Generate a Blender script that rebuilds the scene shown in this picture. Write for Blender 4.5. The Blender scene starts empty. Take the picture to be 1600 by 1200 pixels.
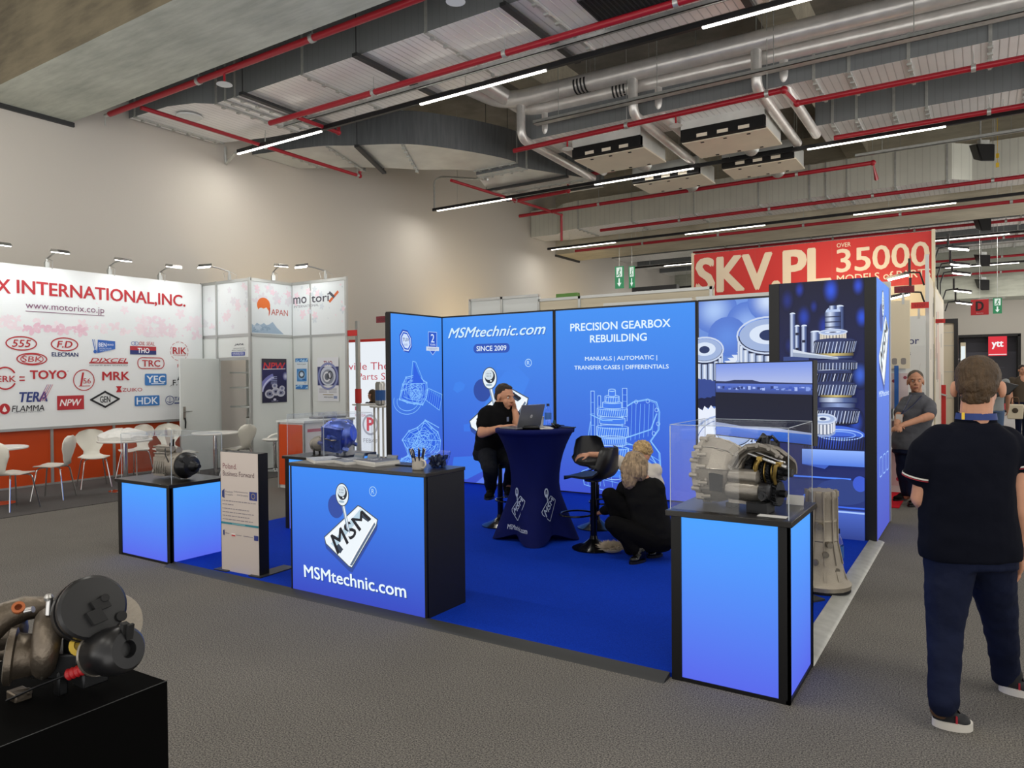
import bpy, math, random
from mathutils import Vector, Matrix, Euler
from math import sin, cos, pi, radians, hypot, atan2

scene = bpy.context.scene
COL = scene.collection
random.seed(7)

# ------------------------------------------------------------------ camera
F_PX = 1136.8
YAW, PITCH, ROLL = 0.57382, -0.0122, -0.00905
_fw = Vector((-sin(YAW) * cos(PITCH), cos(YAW) * cos(PITCH), sin(PITCH)))
_r = Vector((cos(YAW), sin(YAW), 0))
_u = _r.cross(_fw)
_R = _r * cos(ROLL) + _u * sin(ROLL)
_U = _u * cos(ROLL) - _r * sin(ROLL)
CAM = Vector((0, 0, 1.62))
cam_data = bpy.data.cameras.new('camera')
cam = bpy.data.objects.new('camera', cam_data)
COL.objects.link(cam)
cam_data.sensor_width = 36
cam_data.lens = 36 * F_PX / 1600
cam_data.clip_end = 200
cam.matrix_world = Matrix(((_R.x, _U.x, -_fw.x, CAM.x), (_R.y, _U.y, -_fw.y, CAM.y), (_R.z, _U.z, -_fw.z, CAM.z), (0, 0, 0, 1)))
scene.camera = cam

def at(u, v, d):
    """world point seen at photo pixel (u, v), d metres deep"""
    return CAM + (_R * ((u - 800) / F_PX) - _U * ((v - 600) / F_PX) + _fw) * d

# ------------------------------------------------------------------ world, light, exposure
scene.view_settings.view_transform = 'Standard'
scene.view_settings.look = 'None'
scene.view_settings.gamma = 1
scene.view_settings.use_curve_mapping = False
scene.view_settings.exposure = 0.0
world = bpy.data.worlds.new('hall_fill')
scene.world = world
world.use_nodes = True
world.node_tree.nodes['Background'].inputs[0].default_value = (1.0, 0.97, 0.93, 1)
_wn, _wl = world.node_tree.nodes, world.node_tree.links   # added fill light, brighter from below the horizon to lift the ceiling
_tc, _sx, _rp = _wn.new('ShaderNodeTexCoord'), _wn.new('ShaderNodeSeparateXYZ'), _wn.new('ShaderNodeMapRange')
_rp.inputs['From Min'].default_value = -.06; _rp.inputs['From Max'].default_value = .06; _rp.inputs['To Min'].default_value = 2.3; _rp.inputs['To Max'].default_value = .9
_wl.new(_tc.outputs['Generated'], _sx.inputs[0]); _wl.new(_sx.outputs[2], _rp.inputs[0]); _wl.new(_rp.outputs[0], _wn['Background'].inputs[1])

def area(name, loc, rot, sx, sy, power, color=(1, 1, 1)):
    d = bpy.data.lights.new(name, 'AREA')
    d.shape = 'RECTANGLE'; d.size = sx; d.size_y = sy; d.energy = power; d.color = color
    o = bpy.data.objects.new(name, d); COL.objects.link(o)
    o.location = loc; o.rotation_euler = rot
    return o

def spot(name, loc, target, power, color, angle, blend=.8, rad=.12):
    d = bpy.data.lights.new(name, 'SPOT')
    d.energy = power; d.color = color; d.spot_size = radians(angle); d.spot_blend = blend; d.shadow_soft_size = rad
    o = bpy.data.objects.new(name, d); COL.objects.link(o)
    o.location = loc
    o.rotation_euler = (Vector(target) - Vector(loc)).to_track_quat('-Z', 'Y').to_euler()
    return o

WARM, COOL = (1, .86, .66), (.93, .98, 1)
# booth spotlights clamped on the white booth's top rail
for y in (4.2, 4.82, 5.59, 6.54, 7.41):
    spot('booth_light', (-11.25, y, 3.5), (-11.95, y, 2.2), 13, (.86, .97, 1), 120)
for x, y, tx, ty in ((-11.1, 7.5, -11.1, 8.1), (-10.0, 8.6, -10.6, 8.6), (-9.75, 8.45, -9.8, 9.05)):
    spot('booth_light', (x, y, 3.45), (tx, ty, 2.5), 6, (.86, .97, 1), 120)
# warm spots of the stands behind washing up the white hall wall
for y, z, p in ((10.2, 3.2, 80), (16.5, 3.2, 150), (23, 3.4, 140)):
    spot('wall_light', (-10.6, y, 2.3), (-12.6, y, z + .6), p, (1, .74, .36), 120, 1, .3)
spot('stand_light', (-2.3, 12.3, 3.0), (-2.6, 14, 3.5), 60, (1, .85, .6), 140, 1, .3)
spot('stand_light', (-1.2, 12.5, 3.0), (-1.4, 14, 2.4), 60, (1, .8, .5), 130, 1, .2)

# ------------------------------------------------------------------ materials
def lin(h):
    h = h.lstrip('#'); o = []
    for i in (0, 2, 4):
        c = int(h[i:i + 2], 16) / 255
        o.append(c / 12.92 if c <= .04045 else ((c + .055) / 1.055) ** 2.4)
    return (o[0], o[1], o[2], 1)

def new_mat(name):
    m = bpy.data.materials.new(name); m.use_nodes = True
    return m, m.node_tree.nodes, m.node_tree.links, m.node_tree.nodes['Principled BSDF']

def mat(name, col, rough=.5, metal=0, emit=0, trans=0, alpha=1, spec=.5, bump=0, bscale=60, vary=0, vscale=8, stretch=(1, 1, 1), ior=1.45, sheen=0):
    m, N, L, b = new_mat(name)
    c = lin(col) if isinstance(col, str) else col
    b.inputs['Base Color'].default_value = c
    b.inputs['Roughness'].default_value = rough
    b.inputs['Metallic'].default_value = metal
    b.inputs['Specular IOR Level'].default_value = spec
    b.inputs['IOR'].default_value = ior
    if sheen: b.inputs['Sheen Weight'].default_value = sheen
    if trans: b.inputs['Transmission Weight'].default_value = trans
    if alpha < 1: b.inputs['Alpha'].default_value = alpha
    if emit:
        b.inputs['Emission Color'].default_value = c; b.inputs['Emission Strength'].default_value = emit
    if bump or vary:
        tc = N.new('ShaderNodeTexCoord'); mp = N.new('ShaderNodeMapping'); mp.inputs['Scale'].default_value = stretch
        L.new(tc.outputs['Object'], mp.inputs[0])
    if vary:
        n = N.new('ShaderNodeTexNoise'); n.inputs['Scale'].default_value = vscale; n.inputs['Detail'].default_value = 5
        L.new(mp.outputs[0], n.inputs['Vector'])
        mx = N.new('ShaderNodeMixRGB')
        mx.inputs[1].default_value = tuple(min(1, k * (1 - vary)) for k in c[:3]) + (1,)
        mx.inputs[2].default_value = tuple(min(1, k * (1 + vary)) for k in c[:3]) + (1,)
        cr = N.new('ShaderNodeValToRGB'); cr.color_ramp.elements[0].position = .3; cr.color_ramp.elements[1].position = .7
        L.new(n.outputs[0], cr.inputs[0]); L.new(cr.outputs[0], mx.inputs[0]); L.new(mx.outputs[0], b.inputs['Base Color'])
    if bump:
        n = N.new('ShaderNodeTexNoise'); n.inputs['Scale'].default_value = bscale; n.inputs['Detail'].default_value = 4
        bp = N.new('ShaderNodeBump'); bp.inputs['Strength'].default_value = bump; bp.inputs['Distance'].default_value = .02
        L.new(mp.outputs[0], n.inputs['Vector']); L.new(n.outputs[0], bp.inputs['Height']); L.new(bp.outputs[0], b.inputs['Normal'])
    return m

def carpet(name, c1, c2, scale=260, big=.12):
    m, N, L, b = new_mat(name)
    tc = N.new('ShaderNodeTexCoord')
    n = N.new('ShaderNodeTexNoise'); n.inputs['Scale'].default_value = scale; n.inputs['Detail'].default_value = 3
    n2 = N.new('ShaderNodeTexNoise'); n2.inputs['Scale'].default_value = 1.3; n2.inputs['Detail'].default_value = 4
    mx = N.new('ShaderNodeMixRGB'); mx.inputs[1].default_value = lin(c1); mx.inputs[2].default_value = lin(c2)
    cr = N.new('ShaderNodeValToRGB'); cr.color_ramp.elements[0].position = .35; cr.color_ramp.elements[1].position = .65
    mu = N.new('ShaderNodeMixRGB'); mu.blend_type = 'MULTIPLY'; mu.inputs[0].default_value = 1
    c3 = N.new('ShaderNodeValToRGB')
    c3.color_ramp.elements[0].position = .3; c3.color_ramp.elements[0].color = (1 - big, 1 - big, 1 - big, 1)
    c3.color_ramp.elements[1].position = .7
    bp = N.new('ShaderNodeBump'); bp.inputs['Strength'].default_value = .35; bp.inputs['Distance'].default_value = .004
    for t in (n, n2): L.new(tc.outputs['Object'], t.inputs['Vector'])
    L.new(n.outputs[0], cr.inputs[0]); L.new(cr.outputs[0], mx.inputs[0]); L.new(n2.outputs[0], c3.inputs[0])
    L.new(mx.outputs[0], mu.inputs[1]); L.new(c3.outputs[0], mu.inputs[2]); L.new(mu.outputs[0], b.inputs['Base Color'])
    L.new(n.outputs[0], bp.inputs['Height']); L.new(bp.outputs[0], b.inputs['Normal'])
    b.inputs['Roughness'].default_value = .95; b.inputs['Specular IOR Level'].default_value = .1
    return m

def ribbed(name, col, axis, period=.11, rough=.35, metal=1.0, line=.45, vary=.12):
    """sheet metal with pressed cross ribs every `period` metres along one object axis"""
    m, N, L, b = new_mat(name)
    tc = N.new('ShaderNodeTexCoord'); sx = N.new('ShaderNodeSeparateXYZ'); L.new(tc.outputs['Object'], sx.inputs[0])
    d = N.new('ShaderNodeMath'); d.operation = 'DIVIDE'; d.inputs[1].default_value = period
    f = N.new('ShaderNodeMath'); f.operation = 'FRACT'
    g = N.new('ShaderNodeValToRGB'); e = g.color_ramp.elements
    e[0].position = 0; e[0].color = (line, line, line, 1); e[1].position = .16; e[1].color = (1, 1, 1, 1)
    L.new(sx.outputs[axis], d.inputs[0]); L.new(d.outputs[0], f.inputs[0]); L.new(f.outputs[0], g.inputs[0])
    n = N.new('ShaderNodeTexNoise'); n.inputs['Scale'].default_value = 1.7; n.inputs['Detail'].default_value = 5
    L.new(tc.outputs['Object'], n.inputs['Vector'])
    c = lin(col)
    v = N.new('ShaderNodeMixRGB')
    v.inputs[1].default_value = tuple(k * (1 - vary) for k in c[:3]) + (1,); v.inputs[2].default_value = tuple(min(1, k * (1 + vary)) for k in c[:3]) + (1,)
    L.new(n.outputs[0], v.inputs[0])
    mu = N.new('ShaderNodeMixRGB'); mu.blend_type = 'MULTIPLY'; mu.inputs[0].default_value = .8
    L.new(v.outputs[0], mu.inputs[1]); L.new(g.outputs[0], mu.inputs[2]); L.new(mu.outputs[0], b.inputs['Base Color'])
    bp = N.new('ShaderNodeBump'); bp.inputs['Strength'].default_value = .6; bp.inputs['Distance'].default_value = .012
    L.new(g.outputs[0], bp.inputs['Height']); L.new(bp.outputs[0], b.inputs['Normal'])
    b.inputs['Metallic'].default_value = metal; b.inputs['Roughness'].default_value = rough
    return m

def concrete(name, c1, c2, sx=(1, 6, 6)):
    m, N, L, b = new_mat(name)
    tc = N.new('ShaderNodeTexCoord'); mp = N.new('ShaderNodeMapping'); mp.inputs['Scale'].default_value = sx
    L.new(tc.outputs['Object'], mp.inputs[0])
    n = N.new('ShaderNodeTexNoise'); n.inputs['Scale'].default_value = 1.6; n.inputs['Detail'].default_value = 9; n.inputs['Roughness'].default_value = .65
    n2 = N.new('ShaderNodeTexNoise'); n2.inputs['Scale'].default_value = .9; n2.inputs['Detail'].default_value = 6
    L.new(mp.outputs[0], n.inputs['Vector']); L.new(tc.outputs['Object'], n2.inputs['Vector'])
    ad = N.new('ShaderNodeMath'); ad.operation = 'ADD'; L.new(n.outputs[0], ad.inputs[0]); L.new(n2.outputs[0], ad.inputs[1])
    cr = N.new('ShaderNodeValToRGB'); cr.color_ramp.elements[0].position = .38; cr.color_ramp.elements[1].position = .62
    hf = N.new('ShaderNodeMath'); hf.operation = 'MULTIPLY'; hf.inputs[1].default_value = .5; L.new(ad.outputs[0], hf.inputs[0])
    cr.color_ramp.elements[0].color = lin(c1); cr.color_ramp.elements[1].color = lin(c2)
    L.new(hf.outputs[0], cr.inputs[0]); L.new(cr.outputs[0], b.inputs['Base Color'])
    bp = N.new('ShaderNodeBump'); bp.inputs['Strength'].default_value = .2; bp.inputs['Distance'].default_value = .01
    L.new(n.outputs[0], bp.inputs['Height']); L.new(bp.outputs[0], b.inputs['Normal'])
    b.inputs['Roughness'].default_value = .85
    return m

def print_mat(name, emit):
    m, N, L, b = new_mat(name)
    a = N.new('ShaderNodeVertexColor'); a.layer_name = 'Col'
    L.new(a.outputs[0], b.inputs['Base Color'])
    b.inputs['Roughness'].default_value = .55
    if emit:
        b.inputs['Base Color'].default_value = (.02, .02, .03, 1)
        L.remove(b.inputs['Base Color'].links[0])
        L.new(a.outputs[0], b.inputs['Emission Color']); b.inputs['Emission Strength'].default_value = emit
        b.inputs['Specular IOR Level'].default_value = .2
    return m

M = dict(
    carpet=carpet('grey_carpet', '434140', '85817a', 140),
    dark_carpet=carpet('charcoal_carpet', '353434', '6a6766', 130),
    aisle=mat('aisle_floor', 'a6a6a6', .35, vary=.06),
    blue_carpet=carpet('blue_carpet', '022a94', '0838b4', 200, .1),
    red_carpet=carpet('red_carpet', 'b01020', 'd02030'),
    wall=mat('white_plaster', 'bfbab2', .9, bump=.05, bscale=30),
    concrete=concrete('board_marked_concrete', 'a3a699', 'c2c5b7'),
    concrete_dark=concrete('brown_concrete', 'b0a894', 'cfc7b2'),
    concrete_brown=concrete('brown_shaded_concrete', '5c5546', '7d745f'),  # browner near face of the beam, its shade also put into the colour
    slab=concrete('dark_ceiling_slab', '6e6b64', '908c84', (1, 1, 1)),
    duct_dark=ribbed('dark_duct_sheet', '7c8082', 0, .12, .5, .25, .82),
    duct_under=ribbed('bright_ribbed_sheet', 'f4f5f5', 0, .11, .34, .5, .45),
    duct_plain=mat('plain_galvanised_sheet', 'd8dad6', .4, .4, vary=.1, vscale=2),
    duct_dark_plain=mat('dark_smooth_sheet', '6c7072', .42, .35, vary=.15, vscale=3, stretch=(6, 6, .6)),
    duct_grey=ribbed('grey_galvanised_sheet', 'd2d3c8', 0, .16, .42, .3, .78),
    rail=mat('dark_steel_rail', '3e3f40', .5, .6),
    galv=mat('galvanised_steel', 'b8bab6', .4, .6, vary=.12, vscale=12),
    lagging=mat('foil_lagging', 'e2e0dc', .34, .5, vary=.1, vscale=5, bump=.12, bscale=18),
    red_pipe=mat('red_pipe_paint', '9c1a28', .35, .0),
    chrome=mat('chrome', 'd8d8d8', .12, 1),
    steel=mat('brushed_steel', 'b5b5b3', .3, 1),
    alu=mat('anodised_aluminium', 'b9bbb9', .4, .7),
    felt=mat('black_felt', '070707', .95, spec=.05),
    blue_cast=mat('blue_lit_casting', '5f74c4', .32, .75, bump=.1, bscale=120, vary=.25, vscale=14),  # blue light of the wall panels put into the metal colour
    black=mat('black_laminate', '0c0c0e', .45),
    black_gloss=mat('black_gloss', '08080a', .15),
    top=mat('black_counter_top', '17130f', .28, spec=.6),
    rubber=mat('black_rubber', '121213', .7),
    plastic=mat('black_plastic', '141416', .35),
    slot=mat('dark_opening', '050505', .8),
    white=mat('white_panel', 'd6dad8', .45),
    white_gloss=mat('white_gloss', 'e4e2dc', .25),
    cream=mat('cream_panel', 'd8cdb4', .55),
    chair=mat('white_chair_shell', 'd9d6cb', .3),
    orange=mat('orange_panel', 'c4450f', .45),
    led=mat('led_strip', (1, .95, .86, 1), emit=7),
    lamp_face=mat('lamp_lens', (1, .97, .9, 1), emit=12),
    fcu=mat('cream_access_panel', 'e2d9c6', .4, .15, vary=.05, vscale=2),
    acrylic=None,
    cast=mat('cast_aluminium', '908a80', .38, .8, bump=.1, bscale=120, vary=.12, vscale=14),
    cast_light=mat('pale_cast_aluminium', '9f978a', .5, .5, bump=.12, bscale=120, vary=.08, vscale=14),
    cast_dark=mat('dark_cast_iron', '2a2b2d', .38, .8, vary=.3, vscale=20),
    bronze=mat('bronze_shift_fork', '9c8346', .35, .9),
    turbo=mat('heat_stained_cast', '6d6459', .42, .85, vary=.35, vscale=6, bump=.12, bscale=90),
    skin=mat('skin', 'c08d72', .5, vary=.08, vscale=12, spec=.35),
    skin_tan=mat('tanned_skin', 'bd896c', .5, vary=.08, vscale=12, spec=.35),
    lips=mat('lip', '9a5c50', .5), eye=mat('eye_white', 'd8d4cc', .2), iris=mat('dark_iris', '22180f', .15),
    hair_brown=mat('short_brown_hair', '46341f', .6, bump=.8, bscale=90, vary=.35, vscale=40, stretch=(1, 1, .35)),
    hair_dark=mat('short_dark_hair', '2b1f16', .6, bump=.8, bscale=120, vary=.3, vscale=50),
    hair_grey=mat('short_grey_hair', '5d5348', .7, bump=.8, bscale=140, vary=.3, vscale=60),
    hair_blond=mat('blond_hair', '9a8468', .5, bump=1, bscale=70, vary=.5, vscale=60, stretch=(1, 1, .12)),
    hair_fair=mat('fair_curly_hair', 'b89a6c', .6, bump=1, bscale=60, vary=.35, vscale=50),
    navy=mat('navy_jersey', '080b17', .9, spec=.15, bump=.25, bscale=9),
    black_cloth=mat('black_cloth', '09090b', .9, spec=.15, bump=.3, bscale=10),
    jacket=mat('black_blazer_cloth', '0e0e0f', .85, spec=.2, bump=.35, bscale=12),
    jeans=mat('dark_blue_denim', '111830', .85, spec=.2, bump=.3, bscale=14, vary=.2, vscale=5),
    jeans_black=mat('black_denim', '0d1018', .85, spec=.2, bump=.3, bscale=14),
    grey_shirt=mat('grey_shirt_cloth', '53545a', .85, bump=.35, bscale=14, vary=.1),
    white_cloth=mat('white_cloth', 'cfc8be', .85, bump=.3, bscale=14),
    lanyard=mat('blue_lanyard', '1b3270', .6),
    red_thread=mat('red_piping', 'a02030', .6),
    sole=mat('white_sole', 'd6d2ca', .6), shoe=mat('navy_shoe', '17181d', .6), leather=mat('brown_leather', '5b4028', .5),
    table_cloth=mat('blue_stretch_cloth', '030d4a', .8, spec=.2, vary=.12, vscale=3),
    paper=mat('paper', 'd9d7d2', .6),
    laptop=mat('silver_laptop', '8b8d92', .35, .7),
    mug=mat('white_enamel', 'c9c2b8', .25),
    navy_plastic=mat('navy_plastic', '0f1838', .35),
    red_panel=mat('red_fascia', 'c62b28', .5),
    red_dark=mat('dark_red_sign', '6d1826', .5),
    green=mat('green_board', '5c8a3e', .5),
    exit_green=mat('exit_sign_green', '1f8a4c', .4, emit=.5),
    yellow=mat('yellow_mark', 'd9b52c', .4),
    red_rubber=mat('red_hose', 'a01a20', .4),
    copper=mat('orange_seal', 'a8603a', .4, .3),
    blue_bottle=mat('blue_label', '2c5fa8', .4),
    wrap=mat('white_plastic_wrap', 'e2e2de', .35, bump=.6, bscale=25),
    fur=mat('cream_fluff', 'c8bca4', .9),
    print=print_mat('printed_sheet', 0),
    lit=print_mat('backlit_print', 1.0),
    screen=print_mat('screen_picture', .9),
)

def glass_mat(name, tint=(.96, .98, 1, 1), base=.05, edge=.35, rough=.02):
    m = bpy.data.materials.new(name); m.use_nodes = True
    N, L = m.node_tree.nodes, m.node_tree.links; N.clear()
    o = N.new('ShaderNodeOutputMaterial'); t = N.new('ShaderNodeBsdfTransparent'); g = N.new('ShaderNodeBsdfGlossy')
    t.inputs[0].default_value = tint; g.inputs['Roughness'].default_value = rough
    lw = N.new('ShaderNodeLayerWeight'); lw.inputs['Blend'].default_value = .3
    pw = N.new('ShaderNodeMath'); pw.operation = 'POWER'; pw.inputs[1].default_value = 2.0
    ad = N.new('ShaderNodeMath'); ad.operation = 'MULTIPLY_ADD'; ad.inputs[1].default_value = edge; ad.inputs[2].default_value = base
    mx = N.new('ShaderNodeMixShader')
    L.new(lw.outputs['Facing'], pw.inputs[0]); L.new(pw.outputs[0], ad.inputs[0])
    L.new(ad.outputs[0], mx.inputs[0]); L.new(t.outputs[0], mx.inputs[1]); L.new(g.outputs[0], mx.inputs[2])
    L.new(mx.outputs[0], o.inputs[0])
    return m
M['acrylic'] = glass_mat('clear_acrylic', (.985, .99, 1, 1), .02, .25)
M['acrylic_edge'] = mat('acrylic_edge', 'c9d3dc', .2, alpha=.7)
M['bottle'] = glass_mat('clear_bottle', (.85, .93, 1, 1), .06, .4)
M['bowl'] = glass_mat('glass_bowl', (.85, .92, 1, 1), .06, .4)
scene.cycles.transparent_max_bounces = 32
scene.cycles.max_bounces = 8
# ------------------------------------------------------------------ mesh helpers
def V(*a): return Vector(a if len(a) > 1 else a[0])

class MB:
    """collects shapes and links them as ONE mesh object"""
    def __init__(s): s.v = []; s.f = []; s.m = []
    def add(s, vs, fs, mi=0):
        o = len(s.v); s.v += [tuple(p) for p in vs]; s.f += [tuple(i + o for i in f) for f in fs]; s.m += [mi] * len(fs); return s
    def box(s, x0, x1, y0, y1, z0, z1, mi=0):
        v = [(x, y, z) for x in (x0, x1) for y in (y0, y1) for z in (z0, z1)]
        return s.add(v, [(0, 1, 3, 2), (4, 6, 7, 5), (0, 4, 5, 1), (2, 3, 7, 6), (0, 2, 6, 4), (1, 5, 7, 3)], mi)
    def obox(s, c, sz, rot=(0, 0, 0), mi=0):
        R = Euler(rot).to_matrix() if not isinstance(rot, Matrix) else rot
        c = V(c); v = [c + R @ V(x * sz[0] / 2, y * sz[1] / 2, z * sz[2] / 2) for x in (-1, 1) for y in (-1, 1) for z in (-1, 1)]
        return s.add(v, [(0, 1, 3, 2), (4, 6, 7, 5), (0, 4, 5, 1), (2, 3, 7, 6), (0, 2, 6, 4), (1, 5, 7, 3)], mi)
    def hexa(s, b, t, mi=0):
        """b, t: four points each, same order"""
        return s.add(list(b) + list(t), [(3, 2, 1, 0), (4, 5, 6, 7), (0, 1, 5, 4), (1, 2, 6, 5), (2, 3, 7, 6), (3, 0, 4, 7)], mi)
    def loft(s, rings, cap=True, mi=0, closed=False):
        n = len(rings[0]); vs = [p for r in rings for p in r]; fs = []
        k = len(rings)
        for i in range(k if closed else k - 1):
            a, b = i * n, ((i + 1) % k) * n
            for j in range(n): fs.append((a + j, a + (j + 1) % n, b + (j + 1) % n, b + j))
        if cap and not closed: fs += [tuple(range(n - 1, -1, -1)), tuple(range((k - 1) * n, k * n))]
        return s.add(vs, fs, mi)
    def cyl(s, p0, p1, r0, r1=None, n=16, mi=0, cap=True):
        p0, p1 = V(p0), V(p1); r1 = r0 if r1 is None else r1
        q = (p1 - p0).to_track_quat('Z', 'Y'); X, Y = q @ V(1, 0, 0), q @ V(0, 1, 0)
        return s.loft([[p + (X * cos(2 * pi * j / n) + Y * sin(2 * pi * j / n)) * r for j in range(n)] for p, r in ((p0, r0), (p1, r1))], cap, mi)
    def lathe(s, prof, c=(0, 0, 0), ax=(0, 0, 1), n=24, mi=0, cap=True, sq=None):
        """prof: (radius, height) pairs along ax from c"""
        c = V(c); q = V(ax).to_track_quat('Z', 'Y'); X, Y, Z = q @ V(1, 0, 0), q @ V(0, 1, 0), q @ V(0, 0, 1)
        return s.loft([[c + Z * h + (X * cos(2 * pi * j / n) + Y * sin(2 * pi * j / n)) * max(r, 1e-4) for j in range(n)] for r, h in prof], cap, mi)
    def tube(s, pts, r, n=10, mi=0, closed=False, bend=0, cap=True):
        pts = [V(p) for p in pts]
        if bend:
            q = [pts[0]]
            for a, b, c in zip(pts, pts[1:], pts[2:]):
                d0, d1 = (a - b), (c - b); k = min(bend, d0.length * .49, d1.length * .49)
                A, B = b + d0.normalized() * k, b + d1.normalized() * k
                for i in range(7):
                    t = i / 6; q.append(A * (1 - t) ** 2 + b * 2 * t * (1 - t) + B * t * t)
            pts = q + [pts[-1]]
        k = len(pts); rs = r if isinstance(r, (list, tuple)) else [r] * k
        rings = []; up = None
        for i, p in enumerate(pts):
            if closed: t = pts[(i + 1) % k] - pts[i - 1]
            else: t = pts[min(i + 1, k - 1)] - pts[max(i - 1, 0)]
            t.normalize()
            if up is None: up = t.orthogonal().normalized()
            up = (up - t * up.dot(t)).normalized(); w = t.cross(up)
            rings.append([p + (up * cos(2 * pi * j / n) + w * sin(2 * pi * j / n)) * rs[i] for j in range(n)])
        return s.loft(rings, cap, mi, closed)
    def ell(s, c, r, rot=(0, 0, 0), nu=16, nv=10, mi=0):
        R = Euler(rot).to_matrix() if not isinstance(rot, Matrix) else rot
        c = V(c); r = (r, r, r) if not isinstance(r, (tuple, list)) else r
        rings = []
        for i in range(nv + 1):
            a = pi * (i + (.02 if i == 0 else -.02 if i == nv else 0)) / nv
            rings.append([c + R @ V(r[0] * sin(a) * cos(2 * pi * j / nu), r[1] * sin(a) * sin(2 * pi * j / nu), -r[2] * cos(a)) for j in range(nu)])
        return s.loft(rings, True, mi)
    def prism(s, poly, a, b, fr, mi=0):
        """extrude a 2D outline from a to b in a frame (origin, X, Y, Z)"""
        O, X, Y, Z = (V(k) for k in fr); n = len(poly)
        v = [O + X * x + Y * y + Z * a for x, y in poly] + [O + X * x + Y * y + Z * b for x, y in poly]
        return s.add(v, [tuple(range(n - 1, -1, -1)), tuple(range(n, 2 * n))] + [(i, (i + 1) % n, n + (i + 1) % n, n + i) for i in range(n)], mi)
    def build(s, name, mats, parent=None, smooth=True, bevel=0, ang=38, mods=()):
        me = bpy.data.meshes.new(name); me.from_pydata(s.v, [], s.f)
        for m in (mats if isinstance(mats, (list, tuple)) else [mats]): me.materials.append(M[m] if isinstance(m, str) else m)
        me.polygons.foreach_set('material_index', s.m)
        import bmesh
        bm = bmesh.new(); bm.from_mesh(me); bmesh.ops.recalc_face_normals(bm, faces=bm.faces); bm.to_mesh(me); bm.free()
        if smooth:
            me.polygons.foreach_set('use_smooth', [True] * len(me.polygons)); me.set_sharp_from_angle(angle=radians(ang))
        me.update()
        o = bpy.data.objects.new(name, me); COL.objects.link(o)
        if parent: o.parent = parent
        if bevel:
            b = o.modifiers.new('edge', 'BEVEL'); b.width = bevel; b.segments = 2; b.limit_method = 'ANGLE'; b.angle_limit = radians(50)
        return o

def tag(o, label, cat, group=None, kind=None):
    o['label'] = label; o['category'] = cat
    if group: o['group'] = group
    if kind: o['kind'] = kind
    return o

def thing(name, label, cat, loc=(0, 0, 0), rz=0, group=None):
    o = bpy.data.objects.new(name, None); COL.objects.link(o)
    o.location = loc; o.rotation_euler = (0, 0, rz); o.empty_display_size = .1
    return tag(o, label, cat, group)

def struct(name, mb, mats, label=None, cat=None, **k):
    o = mb.build(name, mats, **k); o['kind'] = 'structure'
    if label: o['label'] = label; o['category'] = cat
    return o

def dup(root, loc, rz, label, group=None):
    def cp(o, par):
        c = o.copy(); COL.objects.link(c)
        if par: c.parent = par
        for ch in o.children: cp(ch, c)
        return c
    r = cp(root, None); r.location = loc; r.rotation_euler = (0, 0, rz); r['label'] = label
    if group: r['group'] = group
    return r

def frame(o, x, z=(0, 0, 1)):
    x = V(x).normalized(); z = V(z).normalized(); y = z.cross(x).normalized()
    return (V(o), x, y, z)

# ------------------------------------------------------------------ text and flat printed artwork
_tcache = {}
def text_mesh(s, bold=0, shear=0, space=1):
    k = (s, bold, shear, space)
    if k not in _tcache:
        cu = bpy.data.curves.new('lettering', 'FONT'); cu.body = s; cu.offset = bold; cu.shear = shear; cu.space_character = space
        cu.resolution_u = 3; cu.fill_mode = 'FRONT'
        ob = bpy.data.objects.new('lettering', cu); me = bpy.data.meshes.new_from_object(ob)
        vs = [(v.co.x, v.co.y) for v in me.vertices]; fs = [tuple(p.vertices) for p in me.polygons]
        bpy.data.objects.remove(ob); bpy.data.meshes.remove(me); bpy.data.curves.remove(cu)
        _tcache[k] = (vs, fs)
    return _tcache[k]

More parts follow.
